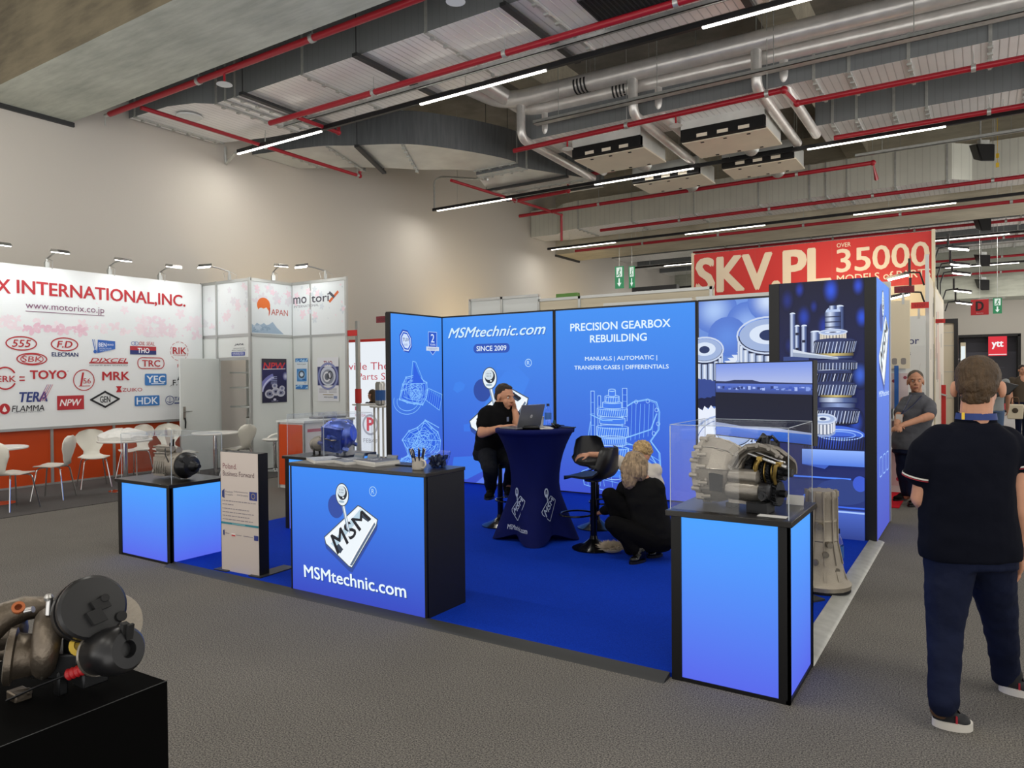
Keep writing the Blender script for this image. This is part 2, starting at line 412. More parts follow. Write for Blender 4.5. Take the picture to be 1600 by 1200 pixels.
class Art:
    """flat artwork printed on a rectangle: origin O (lower left), unit axes ux, uy, size W x H in metres.
    Drawing units run 0..1 across (U) and 0..1 up (Vv) unless told otherwise."""
    def __init__(s, O, ux, uy, W, H, step=.0006):
        s.O, s.ux, s.uy = V(O), V(ux), V(uy); s.n = s.ux.cross(s.uy).normalized()
        s.W, s.H = W, H; s.v = []; s.f = []; s.c = []; s.L = 1; s.step = step; s.clip = True
    def P(s, x, y): return s.O + s.ux * (x * s.W) + s.uy * (y * s.H) + s.n * (s.step * s.L)
    def up(s): s.L += 1; return s
    def raw(s, pts, fs, col):
        cs = col if isinstance(col, list) else [lin(col) if isinstance(col, str) else col] * len(pts)
        s.L += .013
        if s.clip and any(not (-1e-6 <= c <= 1 + 1e-6) for p in pts for c in p):
            q = []; qc = []; qf = []
            for f in fs:                       # keep the drawing inside its sheet
                pl = [(pts[i], cs[i]) for i in f]
                for ax, lim, sg in ((0, 0, 1), (0, 1, -1), (1, 0, 1), (1, 1, -1)):
                    o_ = []
                    for a, b in zip(pl, pl[1:] + pl[:1]):
                        da, db = (a[0][ax] - lim) * sg, (b[0][ax] - lim) * sg
                        if da >= 0: o_.append(a)
                        if da * db < 0:
                            t = da / (da - db); o_.append((tuple(m + (n - m) * t for m, n in zip(a[0], b[0])), tuple(m + (n - m) * t for m, n in zip(a[1], b[1]))))
                    pl = o_
                    if len(pl) < 3: break
                if len(pl) >= 3:
                    qf.append(tuple(range(len(q), len(q) + len(pl)))); q += [p[0] for p in pl]; qc += [p[1] for p in pl]
            pts, fs, cs = q, qf, qc
        o = len(s.v); s.v += [s.P(x, y) for x, y in pts]
        for f in fs:
            s.f.append(tuple(i + o for i in f)); s.c += [cs[i] for i in f]
        return s
    def poly(s, pts, col):
        return s.raw(pts, [tuple(range(len(pts)))], col)
    def rect(s, x0, y0, x1, y1, col): return s.poly([(x0, y0), (x1, y0), (x1, y1), (x0, y1)], col)
    def grad(s, x0, y0, x1, y1, cb, ct, k=8):
        cb, ct = lin(cb), lin(ct); r = []; c = []
        for i in range(k + 1):
            t = i / k; y = y0 + (y1 - y0) * t; cc = tuple(a + (b - a) * t for a, b in zip(cb, ct))
            r += [(x0, y), (x1, y)]; c += [cc, cc]
        return s.raw(r, [(2 * i, 2 * i + 1, 2 * i + 3, 2 * i + 2) for i in range(k)], c)
    def hgrad(s, x0, y0, x1, y1, cols):
        cols = [lin(c) for c in cols]; k = len(cols) - 1; r = []; c = []
        for i, cc in enumerate(cols):
            x = x0 + (x1 - x0) * i / k; r += [(x, y0), (x, y1)]; c += [cc, cc]
        return s.raw(r, [(2 * i, 2 * i + 2, 2 * i + 3, 2 * i + 1) for i in range(k)], c)
    def ellipse(s, cx, cy, rx, ry, col, n=28, a=0):
        return s.poly([s._e(cx, cy, rx, ry, 2 * pi * i / n, a) for i in range(n)], col)
    def _e(s, cx, cy, rx, ry, t, a=0):
        # rotation is done in true metres so tilted shapes keep their form
        x, y = rx * s.W * cos(t), ry * s.H * sin(t)
        return (cx + (x * cos(a) - y * sin(a)) / s.W, cy + (x * sin(a) + y * cos(a)) / s.H)
    def ring(s, cx, cy, rx, ry, w, col, n=28, a=0, t0=0, t1=2 * pi):
        """w: line width in metres"""
        k = [s._e(cx, cy, rx + w / s.W / 2, ry + w / s.H / 2, t0 + (t1 - t0) * i / n, a) for i in range(n + 1)]
        q = [s._e(cx, cy, rx - w / s.W / 2, ry - w / s.H / 2, t0 + (t1 - t0) * i / n, a) for i in range(n + 1)]
        return s.raw(k + q, [(i, i + 1, n + 2 + i, n + 1 + i) for i in range(n)], col)
    def line(s, pts, w, col, closed=False):
        if closed: pts = list(pts) + [pts[0]]
        for (x0, y0), (x1, y1) in zip(pts, pts[1:]):
            dx, dy = (x1 - x0) * s.W, (y1 - y0) * s.H; l = hypot(dx, dy) or 1
            ex, ey = dx / l * w * .4, dy / l * w * .4
            nx, ny = -dy / l * w / 2, dx / l * w / 2
            q = [(x0 - (ex - nx) / s.W, y0 - (ey - ny) / s.H), (x0 - (ex + nx) / s.W, y0 - (ey + ny) / s.H),
                 (x1 + (ex - nx) / s.W, y1 + (ey - ny) / s.H), (x1 + (ex + nx) / s.W, y1 + (ey + ny) / s.H)]
            s.poly(q, col)
        return s
    def blob(s, cx, cy, rx, ry, cin, cout, n=20, k=5):
        ci, co = lin(cin), lin(cout); pts = [(cx, cy)]; c = [ci]
        for j in range(1, k + 1):
            t = j / k; m = t * t * (3 - 2 * t)
            for i in range(n):
                a = 2 * pi * i / n; pts.append((cx + rx * t * cos(a), cy + ry * t * sin(a))); c.append(tuple(p + (q - p) * m for p, q in zip(ci, co)))
        fs = [(0, 1 + i, 1 + (i + 1) % n) for i in range(n)]
        for j in range(k - 1):
            a, b = 1 + j * n, 1 + (j + 1) * n
            fs += [(a + i, b + i, b + (i + 1) % n, a + (i + 1) % n) for i in range(n)]
        return s.raw(pts, fs, c)
    def text(s, t, x0, y0, w, h, col, bold=0, shear=0, rot=0, space=1, cx=False):
        """fit the lettering into w x h (fractions); h is the height of its ink; rot turns it in radians"""
        if bold > .003:                        # heavier lettering: strokes laid side by side
            e = bold * .9
            for dx, dy in ((0, 0), (-e, 0), (e, 0), (-e * .6, e * .6), (e * .6, e * .6), (-e * .6, -e * .6), (e * .6, -e * .6)):
                s.text(t, x0 + dx * h * s.H / s.W, y0 + dy * h, w, h, col, 0, shear, rot, space, cx)
            return s
        bold = 0
        vs, fs = text_mesh(t, bold, shear, space)
        if not vs: return s
        xs = [p[0] for p in vs]; ys = [p[1] for p in vs]; a, b, c_, d = min(xs), max(xs), min(ys), max(ys)
        W, H = w * s.W, h * s.H; out = []
        for x, y in vs:
            X = (x - a) / (b - a) * W; Y = (y - c_) / (d - c_) * H
            if rot: X, Y = X * cos(rot) - Y * sin(rot), X * sin(rot) + Y * cos(rot)
            out.append((x0 + X / s.W - (w / 2 if cx else 0), y0 + Y / s.H))
        return s.raw(out, fs, col)
    def rrect(s, x0, y0, x1, y1, r, col, line=0):
        """r in metres"""
        rx, ry = r / s.W, r / s.H; pts = []
        for cx, cy, a0 in ((x1 - rx, y1 - ry, 0), (x0 + rx, y1 - ry, 90), (x0 + rx, y0 + ry, 180), (x1 - rx, y0 + ry, 270)):
            for i in range(5):
                a = radians(a0 + i * 22.5); pts.append((cx + rx * cos(a), cy + ry * sin(a)))
        return s.line(pts, line, col, True) if line else s.poly(pts, col)
    def build(s, name, m, parent=None, label=None):
        me = bpy.data.meshes.new(name); me.from_pydata(s.v, [], s.f); me.materials.append(M[m])
        ca = me.color_attributes.new('Col', 'FLOAT_COLOR', 'CORNER')
        ca.data.foreach_set('color', [k for c in s.c for k in c])
        me.update()
        o = bpy.data.objects.new(name, me); COL.objects.link(o)
        if parent: o.parent = parent
        if label: o['label'] = label
        return o

# ------------------------------------------------------------------ bodies: overlapping limbs fused into one skin
def blob(name, el, m, parent=None, vox=.012, smooth=3, sub=0):
    b = MB()
    for e in el:
        if e[0] == 'c':
            p0, r0, p1, r1 = V(e[1]), e[2], V(e[3]), e[4]; n = 14
            d = (p1 - p0); L = d.length
            q = d.to_track_quat('Z', 'Y'); X, Y, Z = q @ V(1, 0, 0), q @ V(0, 1, 0), q @ V(0, 0, 1); rings = []
            fx, fy = (e[5] if len(e) > 5 else (1, 1))
            for i in range(1, 5):
                a = -pi / 2 + pi / 2 * i / 4; rings.append((p0 + Z * r0 * sin(a), r0 * cos(a)))
            for i in range(4):
                a = pi / 2 * i / 4; rings.append((p1 + Z * r1 * sin(a), r1 * cos(a)))
            b.loft([[c + (X * cos(2 * pi * j / n) * fx + Y * sin(2 * pi * j / n) * fy) * r for j in range(n)] for c, r in rings])
        elif e[0] == 'e': b.ell(e[1], e[2], e[3] if len(e) > 3 else (0, 0, 0))
        elif e[0] == 'l': b.loft(e[1])
        elif e[0] == 'b': b.obox(e[1], e[2], e[3] if len(e) > 3 else (0, 0, 0))
    o = b.build(name, m, None, smooth=False)
    r = o.modifiers.new('fuse', 'REMESH'); r.mode = 'VOXEL'; r.voxel_size = vox; r.use_smooth_shade = True
    if smooth:
        k = o.modifiers.new('soft', 'SMOOTH'); k.factor = .5; k.iterations = smooth
    dg = bpy.context.evaluated_depsgraph_get(); dg.update()
    me = bpy.data.meshes.new_from_object(o.evaluated_get(dg)); old = o.data
    o.modifiers.clear(); o.data = me; bpy.data.meshes.remove(old); me.name = name
    if not me.materials: me.materials.append(M[m])
    me.polygons.foreach_set('use_smooth', [True] * len(me.polygons))
    if parent: o.parent = parent
    return o

def ring(c, a, b, X=(1, 0, 0), Y=(0, 1, 0), n=20, p=2.4):
    c, X, Y = V(c), V(X), V(Y); out = []
    for i in range(n):
        t = 2 * pi * i / n; cx, sy = cos(t), sin(t)
        out.append(c + X * (a * abs(cx) ** (2 / p) * (1 if cx >= 0 else -1)) + Y * (b * abs(sy) ** (2 / p) * (1 if sy >= 0 else -1)))
    return out
# ================================================================== SETTING
X0 = -12.6
struct('floor', MB().box(-16, 7, -.8, 52, -.1, 0), 'carpet')
struct('floor_aisle', MB().box(-.3, 7, 24, 52, 0, .006), 'aisle')
struct('floor_white_stand', MB().box(X0, -9.6, -.7, 8.12, 0, .008).box(X0, -7.6, 8.12, 9.0, 0, .008), 'dark_carpet')
struct('floor_blue_stand', MB().box(-6.69, -.87, 3.7, 8.72, 0, .022), 'blue_carpet')
struct('trim_front', MB().hexa([(-5.9, 3.6, 0), (-1.4, 3.6, 0), (-1.4, 3.69, 0), (-5.9, 3.69, 0)], [(-5.9, 3.62, .012), (-1.4, 3.62, .012), (-1.4, 3.69, .03), (-5.9, 3.69, .03)]), 'rail')
struct('trim_side', MB().hexa([(-.9, 4.25, 0), (-.78, 4.25, 0), (-.78, 7.7, 0), (-.9, 7.7, 0)], [(-.9, 4.25, .03), (-.8, 4.25, .012), (-.8, 7.7, .012), (-.9, 7.7, .03)]), 'galv')
struct('floor_red_stand', MB().box(-4, -.83, 9.7, 13.9, 0, .012), 'red_carpet')
struct('wall_left', MB().box(X0 - .3, X0, -8, 41, -.1, 8.6), 'wall')
struct('wall_back', MB().box(X0, 10, 40, 40.3, -.1, 8.6), 'wall')
struct('ceiling', MB().box(X0 - .3, 14, -8, 41, 8.4, 8.7), 'slab')
def beam(n, y0, y1, z=5.84, x1=14, m='concrete', top=8.45): return struct(n, MB().box(X0 - .01, x1, y0, y1, z, top), m, smooth=False)
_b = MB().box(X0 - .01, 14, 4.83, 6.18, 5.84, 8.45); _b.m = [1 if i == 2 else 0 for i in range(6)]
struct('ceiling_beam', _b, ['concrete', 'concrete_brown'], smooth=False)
struct('trim_1', MB().box(X0, X0 + .05, 4.75, 6.22, 5.77, 5.84), 'rail')
beam('ceiling_beam', 22.4, 24.1, 5.84, m='concrete_dark')
beam('ceiling_beam', 34.2, 36.0, 4.5, m='concrete')
for x in (-8.2, -3.2, 1.9, 7): struct('ceiling_joist', MB().box(x, x + .55, -8, 41, 7.65, 8.45), 'concrete_dark', smooth=False)
struct('trim_2', MB().box(X0, X0 + .05, 22.35, 24.15, 5.77, 5.84), 'rail')

# ================================================================== CEILING SERVICES
def duct(name, label, plan, z0, z1, mats, flanges=(), group='ventilation ducts under the ceiling', struts=()):
    t = thing(name, label, 'duct', (plan[0][0], plan[0][1], z0), 0, group)
    ox, oy = plan[0]
    n = len(plan); b = MB()
    lo = [(x - ox, y - oy, 0) for x, y in plan]; hi = [(x - ox, y - oy, z1 - z0) for x, y in plan]
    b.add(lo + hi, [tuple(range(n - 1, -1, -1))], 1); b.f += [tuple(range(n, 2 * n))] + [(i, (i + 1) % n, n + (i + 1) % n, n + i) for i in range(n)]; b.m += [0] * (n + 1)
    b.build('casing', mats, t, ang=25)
    for (xa, ya, xb, yb) in flanges:
        d = V(xb - xa, yb - ya, 0); L = d.length; R = Matrix.Rotation(atan2(d.y, d.x), 3, 'Z')
        f = MB().obox(((xa + xb) / 2 - ox, (ya + yb) / 2 - oy, -.012), (L + .05, .045, .03), R)
        for q in (0, 1):
            p = V(xa, ya, 0).lerp(V(xb, yb, 0), q)
            f.obox((p.x - ox, p.y - oy, (z1 - z0) / 2), (.03, .045, z1 - z0 + .02), R)
        k = int(L / .3)
        for i in range(k + 1):
            p = V(xa, ya, 0).lerp(V(xb, yb, 0), (i + .5) / (k + 1)); f.obox((p.x - ox, p.y - oy, -.035), (.05, .07, .03), R)
        f.build('flange', 'galv', t, smooth=False)
    for (xa, ya, xb, yb) in struts:
        d = V(xb - xa, yb - ya, 0); L = d.length; R = Matrix.Rotation(atan2(d.y, d.x), 3, 'Z'); c = (V(xa, ya, 0) + V(xb, yb, 0)) / 2
        f = MB().obox((c.x - ox, c.y - oy, -.05), (L + .25, .09, .05), R)
        for p in (V(xa, ya, 0), V(xb, yb, 0)):
            e = (p - c).normalized() * .09; f.cyl((p.x + e.x - ox, p.y + e.y - oy, -.05), (p.x + e.x - ox, p.y + e.y - oy, 8.37 - z0), .008, n=6)
        f.build('strut', 'rail', t, smooth=False)
    return t
M['duct_neardark'] = M['duct_dark']
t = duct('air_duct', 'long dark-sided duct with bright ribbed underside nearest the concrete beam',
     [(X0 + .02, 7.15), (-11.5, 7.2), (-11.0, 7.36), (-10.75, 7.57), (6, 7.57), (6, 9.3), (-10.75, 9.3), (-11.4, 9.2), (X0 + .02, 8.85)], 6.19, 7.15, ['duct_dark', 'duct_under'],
     [(x, 7.57, x, 9.3) for x in (-10.7, -10.45, -10.2, -8.6, -6.2, -4.6, -2.2, -.6, 1.8)] + [(-12.4, 7.16, -12.4, 8.9)],
     struts=[(x, 7.57, x, 9.3) for x in (-9.9, -7.4, -4.9, -2.4, .1)])
g = MB().box(-4.15, -2.75, 7.95, 8.75, 6.165, 6.188)
g.v = [(x - X0 - .02, y - 7.15, z - 6.19) for x, y, z in g.v]
for i in range(22):
    x = -4.12 + i * .064; q = len(g.v); g.box(x - X0 - .02, x + .03 - X0 - .02, .82, 1.58, -.032, -.026, 1)
g.build('grille', ['rail', 'slot'], t, smooth=False)
d_ = MB()
d_.lathe([(.0, -.01), (.2, -.01), (.22, .01)], (1.0, .5, -.03), n=20).build('access_hatch', 'white', t)

def curve(pts, k=6):
    """Catmull-Rom through plan points"""
    o = []
    for i in range(len(pts) - 1):
        p = [V(*pts[max(i - 1, 0)], 0), V(*pts[i], 0), V(*pts[i + 1], 0), V(*pts[min(i + 2, len(pts) - 1)], 0)]
        for j in range(k):
            t_ = j / k
            q = .5 * (2 * p[1] + (p[2] - p[0]) * t_ + (2 * p[0] - 5 * p[1] + 4 * p[2] - p[3]) * t_ ** 2 + (3 * p[1] - p[0] - 3 * p[2] + p[3]) * t_ ** 3)
            o.append((q.x, q.y))
    return o + [pts[-1]]
near = curve([(X0 + .02, 9.72), (-11.1, 10.08), (-10.5, 10.42), (-9.5, 11.0), (-8.9, 11.85), (-8.5, 12.75), (-8.38, 13.3)])
far = curve([(-9.5, 13.3), (-9.8, 12.95), (-10.45, 12.5), (-11.24, 11.75), (-12.1, 11.2), (X0 + .02, 10.95)])
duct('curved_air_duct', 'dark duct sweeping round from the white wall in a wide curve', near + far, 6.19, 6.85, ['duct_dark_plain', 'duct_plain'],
     [(-11.9, 9.9, -12.1, 11.15), (-10.9, 10.2, -11.5, 11.85), (-9.6, 10.95, -10.6, 12.6), (-8.4, 13.25, -9.5, 13.25)], struts=[(-10.35, 10.5, -11.1, 12.0)])
duct('duct_transition', 'tapering galvanised duct piece beyond the curved duct', [(-8.38, 13.3), (-8.3, 13.5), (-7.6, 14.9), (-7.6, 15.9), (-10.0, 15.9), (-9.9, 14.2), (-9.5, 13.3)], 6.1, 6.8, ['duct_dark_plain', 'duct_plain'],
     [(-8.3, 13.5, -9.6, 13.5), (-7.6, 15.0, -9.9, 15.0)], struts=[(-7.9, 14.4, -9.9, 14.4), (-7.6, 15.5, -10.0, 15.5)])
duct('air_duct', 'dark grey duct running behind the three branching lagged pipes', [(-7.5, 12.15), (6, 12.15), (6, 13.2), (-7.5, 13.2)], 6.19, 6.95, ['duct_dark', 'duct_under'],
     [(x, 12.15, x, 13.2) for x in (-2.2, -1.7, -.9, .1)])
duct('air_duct', 'dark grey duct one bay deeper, its bright underside above the lamp track', [(-2.6, 14.47), (6, 14.47), (6, 15.7), (-2.6, 15.7)], 6.19, 6.95, ['duct_dark', 'duct_under'],
     [(x, 14.47, x, 15.7) for x in (-2.3, -1.9, -1.3, -.8, .6)])
duct('air_duct', 'pale galvanised duct in front of the brown concrete beam', [(X0 + .02, 20.7), (-11.6, 20.75), (-11.2, 20.4), (-10.7, 20.3), (-.6, 20.3), (-.2, 20.7), (6, 20.7), (6, 21.9), (-11.7, 21.9), (X0 + .02, 21.6)], 6.19, 7.05, ['duct_grey', 'duct_under'],
     [(x, 20.3, x, 21.7) for x in (-10.6, -8.8, -6.9, -5.1, -3.8, -3.4, -2.9, -1.8, -.7)])
for y0, y1, l in ((27.0, 28.4, 'bright duct beyond the brown concrete beam'), (29.6, 30.8, 'bright duct over the far end of the aisle'), (32.2, 33.4, 'last bright duct before the far grey beam')):
    duct('air_duct', l, [(X0 + .02, y0), (9, y0), (9, y1), (X0 + .02, y1)], 6.3, 7.1, ['duct_dark', 'duct_under'], [(x, y0, x, y1) for x in (-8, -5, -2, 1)])

# --- red sprinkler pipes
def red_pipe(label, pts, heads=(), r=.045, bend=.12, group='red sprinkler pipes'):
    o = V(pts[0]); t = thing('sprinkler_pipe', label, 'pipe', o, 0, group)
    b = MB().tube([V(p) - o for p in pts], r, 10, bend=0)
    for p in pts[1:-1]: b.ell(V(p) - o, r * 1.35, nu=10, nv=6)
    b.build('pipe', 'red_pipe', t)
    for a, e in zip(pts, pts[1:]):
        a, e = V(a), V(e); L = (e - a).length
        for i in range(1, int(L / 2.4) + 1):
            p = a.lerp(e, i * 2.4 / L) if i * 2.4 < L else e
            c = MB().cyl(p - o - (e - a).normalized() * .03, p - o + (e - a).normalized() * .03, r * 1.3, n=10)
            c.cyl(p - o + V(0, 0, r), p - o + V(0, 0, 8.37 - p.z), .006, n=6); c.build('pipe_clamp', 'galv', t)
    for h in heads:
        p = V(h) - o
        k = MB().cyl(p, p + V(0, 0, -.16), .016, n=8).build('sprinkler_head', 'red_pipe', t)
        k2 = MB().lathe([(.11, 0), (.1, .012), (.02, .03)], p + V(0, 0, -.19), n=18).build('rosette', 'white', k)
    return t
Z = 5.955
red_pipe('red sprinkler pipe along the edge of the big concrete beam', [(-12.0, 6.5, Z), (6, 6.5, Z)], [(-9.0, 6.5, Z), (-4.9, 6.5, Z)])
MB().cyl((-12.14, 6.5, Z), (-12.0, 6.5, Z), .03).cyl((-12.14, 6.5, Z), (-12.14, 6.5, Z - .16), .012).build('valve', 'galv', bpy.data.objects['sprinkler_pipe'])
bpy.data.objects['valve'].location = -bpy.data.objects['sprinkler_pipe'].location
red_pipe('red branch pipe running out under the ducts from the beam-side pipe', [(-11.3, 6.62, Z), (-11.3, 11.5, Z), (-11.3, 11.5, Z + .1)], r=.035)
red_pipe('red sprinkler pipe crossing under the ribbed bright duct', [(-10.2, 8.25, Z), (6, 8.25, Z)])
red_pipe('short red branch off the pipe under the ribbed duct', [(-9.6, 8.33, Z), (-9.6, 9.25, Z), (-9.6, 9.25, Z + .1)], r=.035)
red_pipe('red sprinkler pipe stepping round the cream ceiling units', [(-7.6, 11.9, Z), (-2.55, 11.7, Z), (-2.5, 12.4, Z), (6, 12.4, Z)], [(-6.4, 11.85, Z), (-4.3, 11.77, Z)])
red_pipe('red sprinkler pipe along the edge of the deeper grey duct', [(-2.3, 14.62, Z), (6, 14.62, Z)])
red_pipe('red cross pipe from the short lamp track to the corner box', [(-9.9, 12.9, Z), (-9.6, 16.9, Z), (-9.6, 17.4, Z), (-9.6, 17.4, Z - .7)], r=.035)
red_pipe('red pipe from the white wall towards the curved duct bend', [(-9.8, 15.35, Z), (-8.2, 15.2, Z), (-8.2, 15.2, Z + .3), (-7.0, 15.2, Z + .3)])
red_pipe('red pipe passing behind the lower cream units', [(-10.6, 16.85, Z), (-1.9, 16.8, Z), (-1.9, 17.4, Z - .2)])
red_pipe('long red pipe just under the pale galvanised duct', [(-9.4, 19.4, 5.84), (6, 19.4, 5.84)])
red_pipe('long red pipe across the face of the brown beam', [(-11.4, 21.6, 5.74), (6, 21.6, 5.74)])
for y, z, l in ((26.4, 6.1, 'beyond the brown beam'), (28.9, 6.0, 'between the far bright ducts'), (31.4, 5.7, 'near the far speakers'), (33.6, 5.4, 'before the far grey beam')):
    red_pipe('red sprinkler pipe ' + l, [(-9, y, z), (9, y, z)])

# --- lamp tracks
def lamp_track(label, y, z, xa, xb, lits, per=45, r=.05):
    t = thing('lamp_track', label, 'lamp track', (xa, y, z), 0, 'linear lamp tracks')
    MB().box(0, xb - xa, -.03, .03, 0, .07).build('rail', 'plastic', t, smooth=False)
    w = MB(); x = xa + .8
    while x < xb: w.cyl((x - xa, 0, .07), (x - xa, 0, 8.37 - z), .005, n=6); x += 2.3
    w.build('suspension_wire', 'galv', t)
    for a, b in lits:
        MB().box(a - xa, b - xa, -.02, .02, -.018, 0).build('lamp', 'led', t, smooth=False)
        area('track_light', ((a + b) / 2, y, z - .026), (0, 0, 0), b - a, .036, per, (1, .965, .9))
lits = lambda x, n: [(x + i * 4.52, x + i * 4.52 + 2.28) for i in range(n)]
lamp_track('black lamp track running under the ribbed duct edge', 8.9, 5.9, -11.94, 8, lits(-11.94, 5))
lamp_track('black lamp track passing below the cream ceiling units', 14.85, 5.9, -12.0, 8, lits(-11.85, 5))
lamp_track('black lamp track in front of the brown concrete beam', 20.8, 5.72, -12.0, 8, lits(-11.85, 5))
lamp_track('lamp track beyond the brown beam, above the red banner', 27.6, 5.9, -12, 8, lits(-10.6, 5), 70)
lamp_track('lamp track near the far grey beam', 31.9, 5.5, -12, 8, lits(-10.2, 5), 70)
lamp_track('added unseen lamp track behind the last grey beam, lighting the far wall', 37.6, 5.3, -12, 9, lits(-10.2, 5), 45)  # added out of sight to brighten the far wall
lamp_track('lamp track over the photographer', 2.9, 5.9, -12, 8, lits(-11.9, 5), 70)
lamp_track('lamp track behind the photographer', -3.1, 5.9, -12, 8, lits(-11.9, 5), 60)
b = MB().tube([(X0, 9.1, 6.19), (X0 + .02, 9.1, 5.86), (-12.0, 8.9, 5.93)], .03)
tag(b.build('wall_bracket', 'galv'), 'steel bracket holding the near lamp track at the wall', 'bracket')
b = MB().tube([(-9.4, 13.6, 6.05), (-11.7, 14.85, 6.75), (-11.95, 14.85, 6.7), (-11.95, 14.85, 5.93), (-11.8, 14.85, 5.93)], .025, bend=.15)
tag(b.build('wall_bracket', 'galv'), 'bent steel tube holding the second lamp track by the wall', 'bracket')

# --- lagged pipes
def lag(label, pts, r, bend=.3, marks=()):
    o = V(pts[0]); t = thing('lagged_pipe', label, 'pipe', o, 0, 'silver lagged pipes')
    MB().tube([V(p) - o for p in pts], r, 18, bend=bend).build('lagging', 'lagging', t, ang=60)
    for (x, y, z) in marks:
        k = MB()
        for i in range(4): k.lathe([(r + .003, 0), (r + .003, .035)], V(x, y, z) - o + V(.07 * i, 0, 0), (1, 0, 0), 18, cap=False)
        k.build('flow_mark', M['rail'], t)
    for x in ([i for i in range(-6, 6, 3)] if abs(pts[-1][0] - pts[0][0]) > 6 else []):
        MB().cyl(V(x, pts[-1][1], pts[-1][2] + r) - o, V(x, pts[-1][1], 8.37) - o, .008, n=6).build('hanger', 'galv', t)
lag('upper thick silver lagged main pipe', [(-8.6, 10.6, 7.3), (-7.9, 11.85, 6.98), (-7.4, 11.85, 6.9), (6, 11.85, 6.8)], .16, .3, [(-6.2, 11.85, 6.88)])
lag('lower thick silver lagged main pipe', [(-8.0, 10.9, 7.2), (-7.55, 12.2, 6.85), (-7.2, 12.2, 6.78), (6, 12.2, 6.62)], .15, .3, [(-5.6, 12.2, 6.76)])
for x, l in ((-7.4, 'beside the curved duct'), (-5.1, 'between the two big cream units'), (-3.0, 'right of the biggest cream unit')):
    lag('slim silver pipe dropping from the upper main, ' + l, [(x, 11.85, 6.85), (x, 11.85, 6.14), (x, 14.9, 6.06)], .085, .2)
    lag('slim silver pipe dropping from the lower main, ' + l, [(x + .35, 12.2, 6.7), (x + .35, 12.2, 6.2), (x + .38, 14.7, 6.1)], .085, .2)
# --- ceiling fan units
def fan_unit(label, x0, x1, y0, y1, z):
    t = thing('ceiling_fan_unit', label, 'ceiling unit', (x0, y0, z), 0, 'ceiling fan units')
    w, d = x1 - x0, y1 - y0
    MB().box(0, w, 0, d, .02, .36).build('housing', 'duct_plain', t, smooth=False)
    p = MB().box(-.02, w + .02, .12, d, -.012, .02).build('access_panel', 'fcu', t, smooth=False)
    q = MB()
    for i in range(3): q.box(w * (.22 + .28 * i) - .03, w * (.22 + .28 * i) + .03, .2, .24, -.02, -.011).box(w * (.22 + .28 * i) - .03, w * (.22 + .28 * i) + .03, d - .1, d - .06, -.02, -.011)
    q.build('latch', 'slot', p, smooth=False)
    s = MB().box(.0, w, -.015, .1, .0, .2, 0)
    for i in range(3): s.box(w * (.2 + .25 * i), w * (.33 + .25 * i), -.02, 0, .02, .08, 1)
    s.build('intake_slot', ['slot', 'fcu'], t, smooth=False)
    f = MB()
    for i in range(14): f.lathe([(.13, 0), (.145, .02), (.13, .04)], (w * .55, d + .0 + .04 * i, .17), (0, 1, 0), 16, cap=i in (0, 13))
    f.build('flexible_hose', 'galv', t)
    for hx in (.08, w - .08):
        MB().cyl((hx, d * .5, .36), (hx, d * .5, 8.38 - z), .008, n=6).build('hanger_rod', 'galv', t)
fan_unit('biggest cream ceiling unit, right of the middle pipe drop', -4.6, -3.12, 12.85, 14.05, 5.84)
fan_unit('cream ceiling unit left of the middle pipe drop', -6.72, -5.3, 12.65, 13.9, 5.84)
fan_unit('lower pinkish cream unit above the gear tower', -4.5, -3.1, 15.0, 16.0, 5.84)
fan_unit('lower cream unit left of the one above the gear tower', -6.5, -5.0, 15.05, 16.1, 5.84)
# --- cable trays, conduits
def tray(label, x0, x1, y, z, w=.16):
    b = MB().box(x0, x1, y, y + w, z, z + .01).box(x0, x1, y, y + .01, z, z + .06).box(x0, x1, y + w - .01, y + w, z, z + .06)
    x = x0 + .5
    while x < x1: b.cyl((x, y + w / 2, z), (x, y + w / 2, 8.37), .006, n=6); x += 1.9
    tag(b.build('cable_tray', 'galv', smooth=False), label, 'cable tray', 'cable trays')
tray('perforated cable tray along the duct behind the lagged pipes', -7.0, 6, 11.62, 6.28)
tray('thin conduit tray above the near lamp track', -10.3, 6, 8.62, 6.02, .05)
tray('narrow cable tray right of the deeper duct', -2.2, 6, 16.5, 6.05, .06)
tray('cable tray in front of the far beam', -9, 9, 29.2, 5.85)
# --- loudspeakers hung in a row down the aisle
def speaker(label, x, y, z, s=1):
    t = thing('loudspeaker', label, 'speaker', (x, y, z), radians(35), 'ceiling loudspeakers')
    MB().hexa([(-.16 * s, -.2 * s, -.3 * s), (.16 * s, -.2 * s, -.3 * s), (.1 * s, .15 * s, -.16 * s), (-.1 * s, .15 * s, -.16 * s)],
              [(-.22 * s, -.12 * s, .12 * s), (.22 * s, -.12 * s, .12 * s), (.15 * s, .25 * s, .2 * s), (-.15 * s, .25 * s, .2 * s)]).build('cabinet', 'plastic', t, bevel=.02)
    MB().hexa([(-.14 * s, -.215 * s, -.28 * s), (.14 * s, -.215 * s, -.28 * s), (.14 * s, -.19 * s, -.28 * s), (-.14 * s, -.19 * s, -.28 * s)],
              [(-.2 * s, -.14 * s, .1 * s), (.2 * s, -.14 * s, .1 * s), (.2 * s, -.11 * s, .1 * s), (-.2 * s, -.11 * s, .1 * s)]).build('grille', 'rubber', t, smooth=False)
    MB().cyl((0, .05, .1), (0, .05, 8.37 - z), .018, n=8).obox((.1, .1, .2), (.25, .06, .12)).build('hanger_pole', 'galv', t)
speaker('nearest black loudspeaker, cut by the top edge of the picture', .02, 12.6, 6.8, 1.05)
speaker('black loudspeaker hung in front of the pale galvanised duct', .0, 19, 6.43, .95)
speaker('black loudspeaker hung just beyond the brown beam', .0, 26, 6.05, .95)
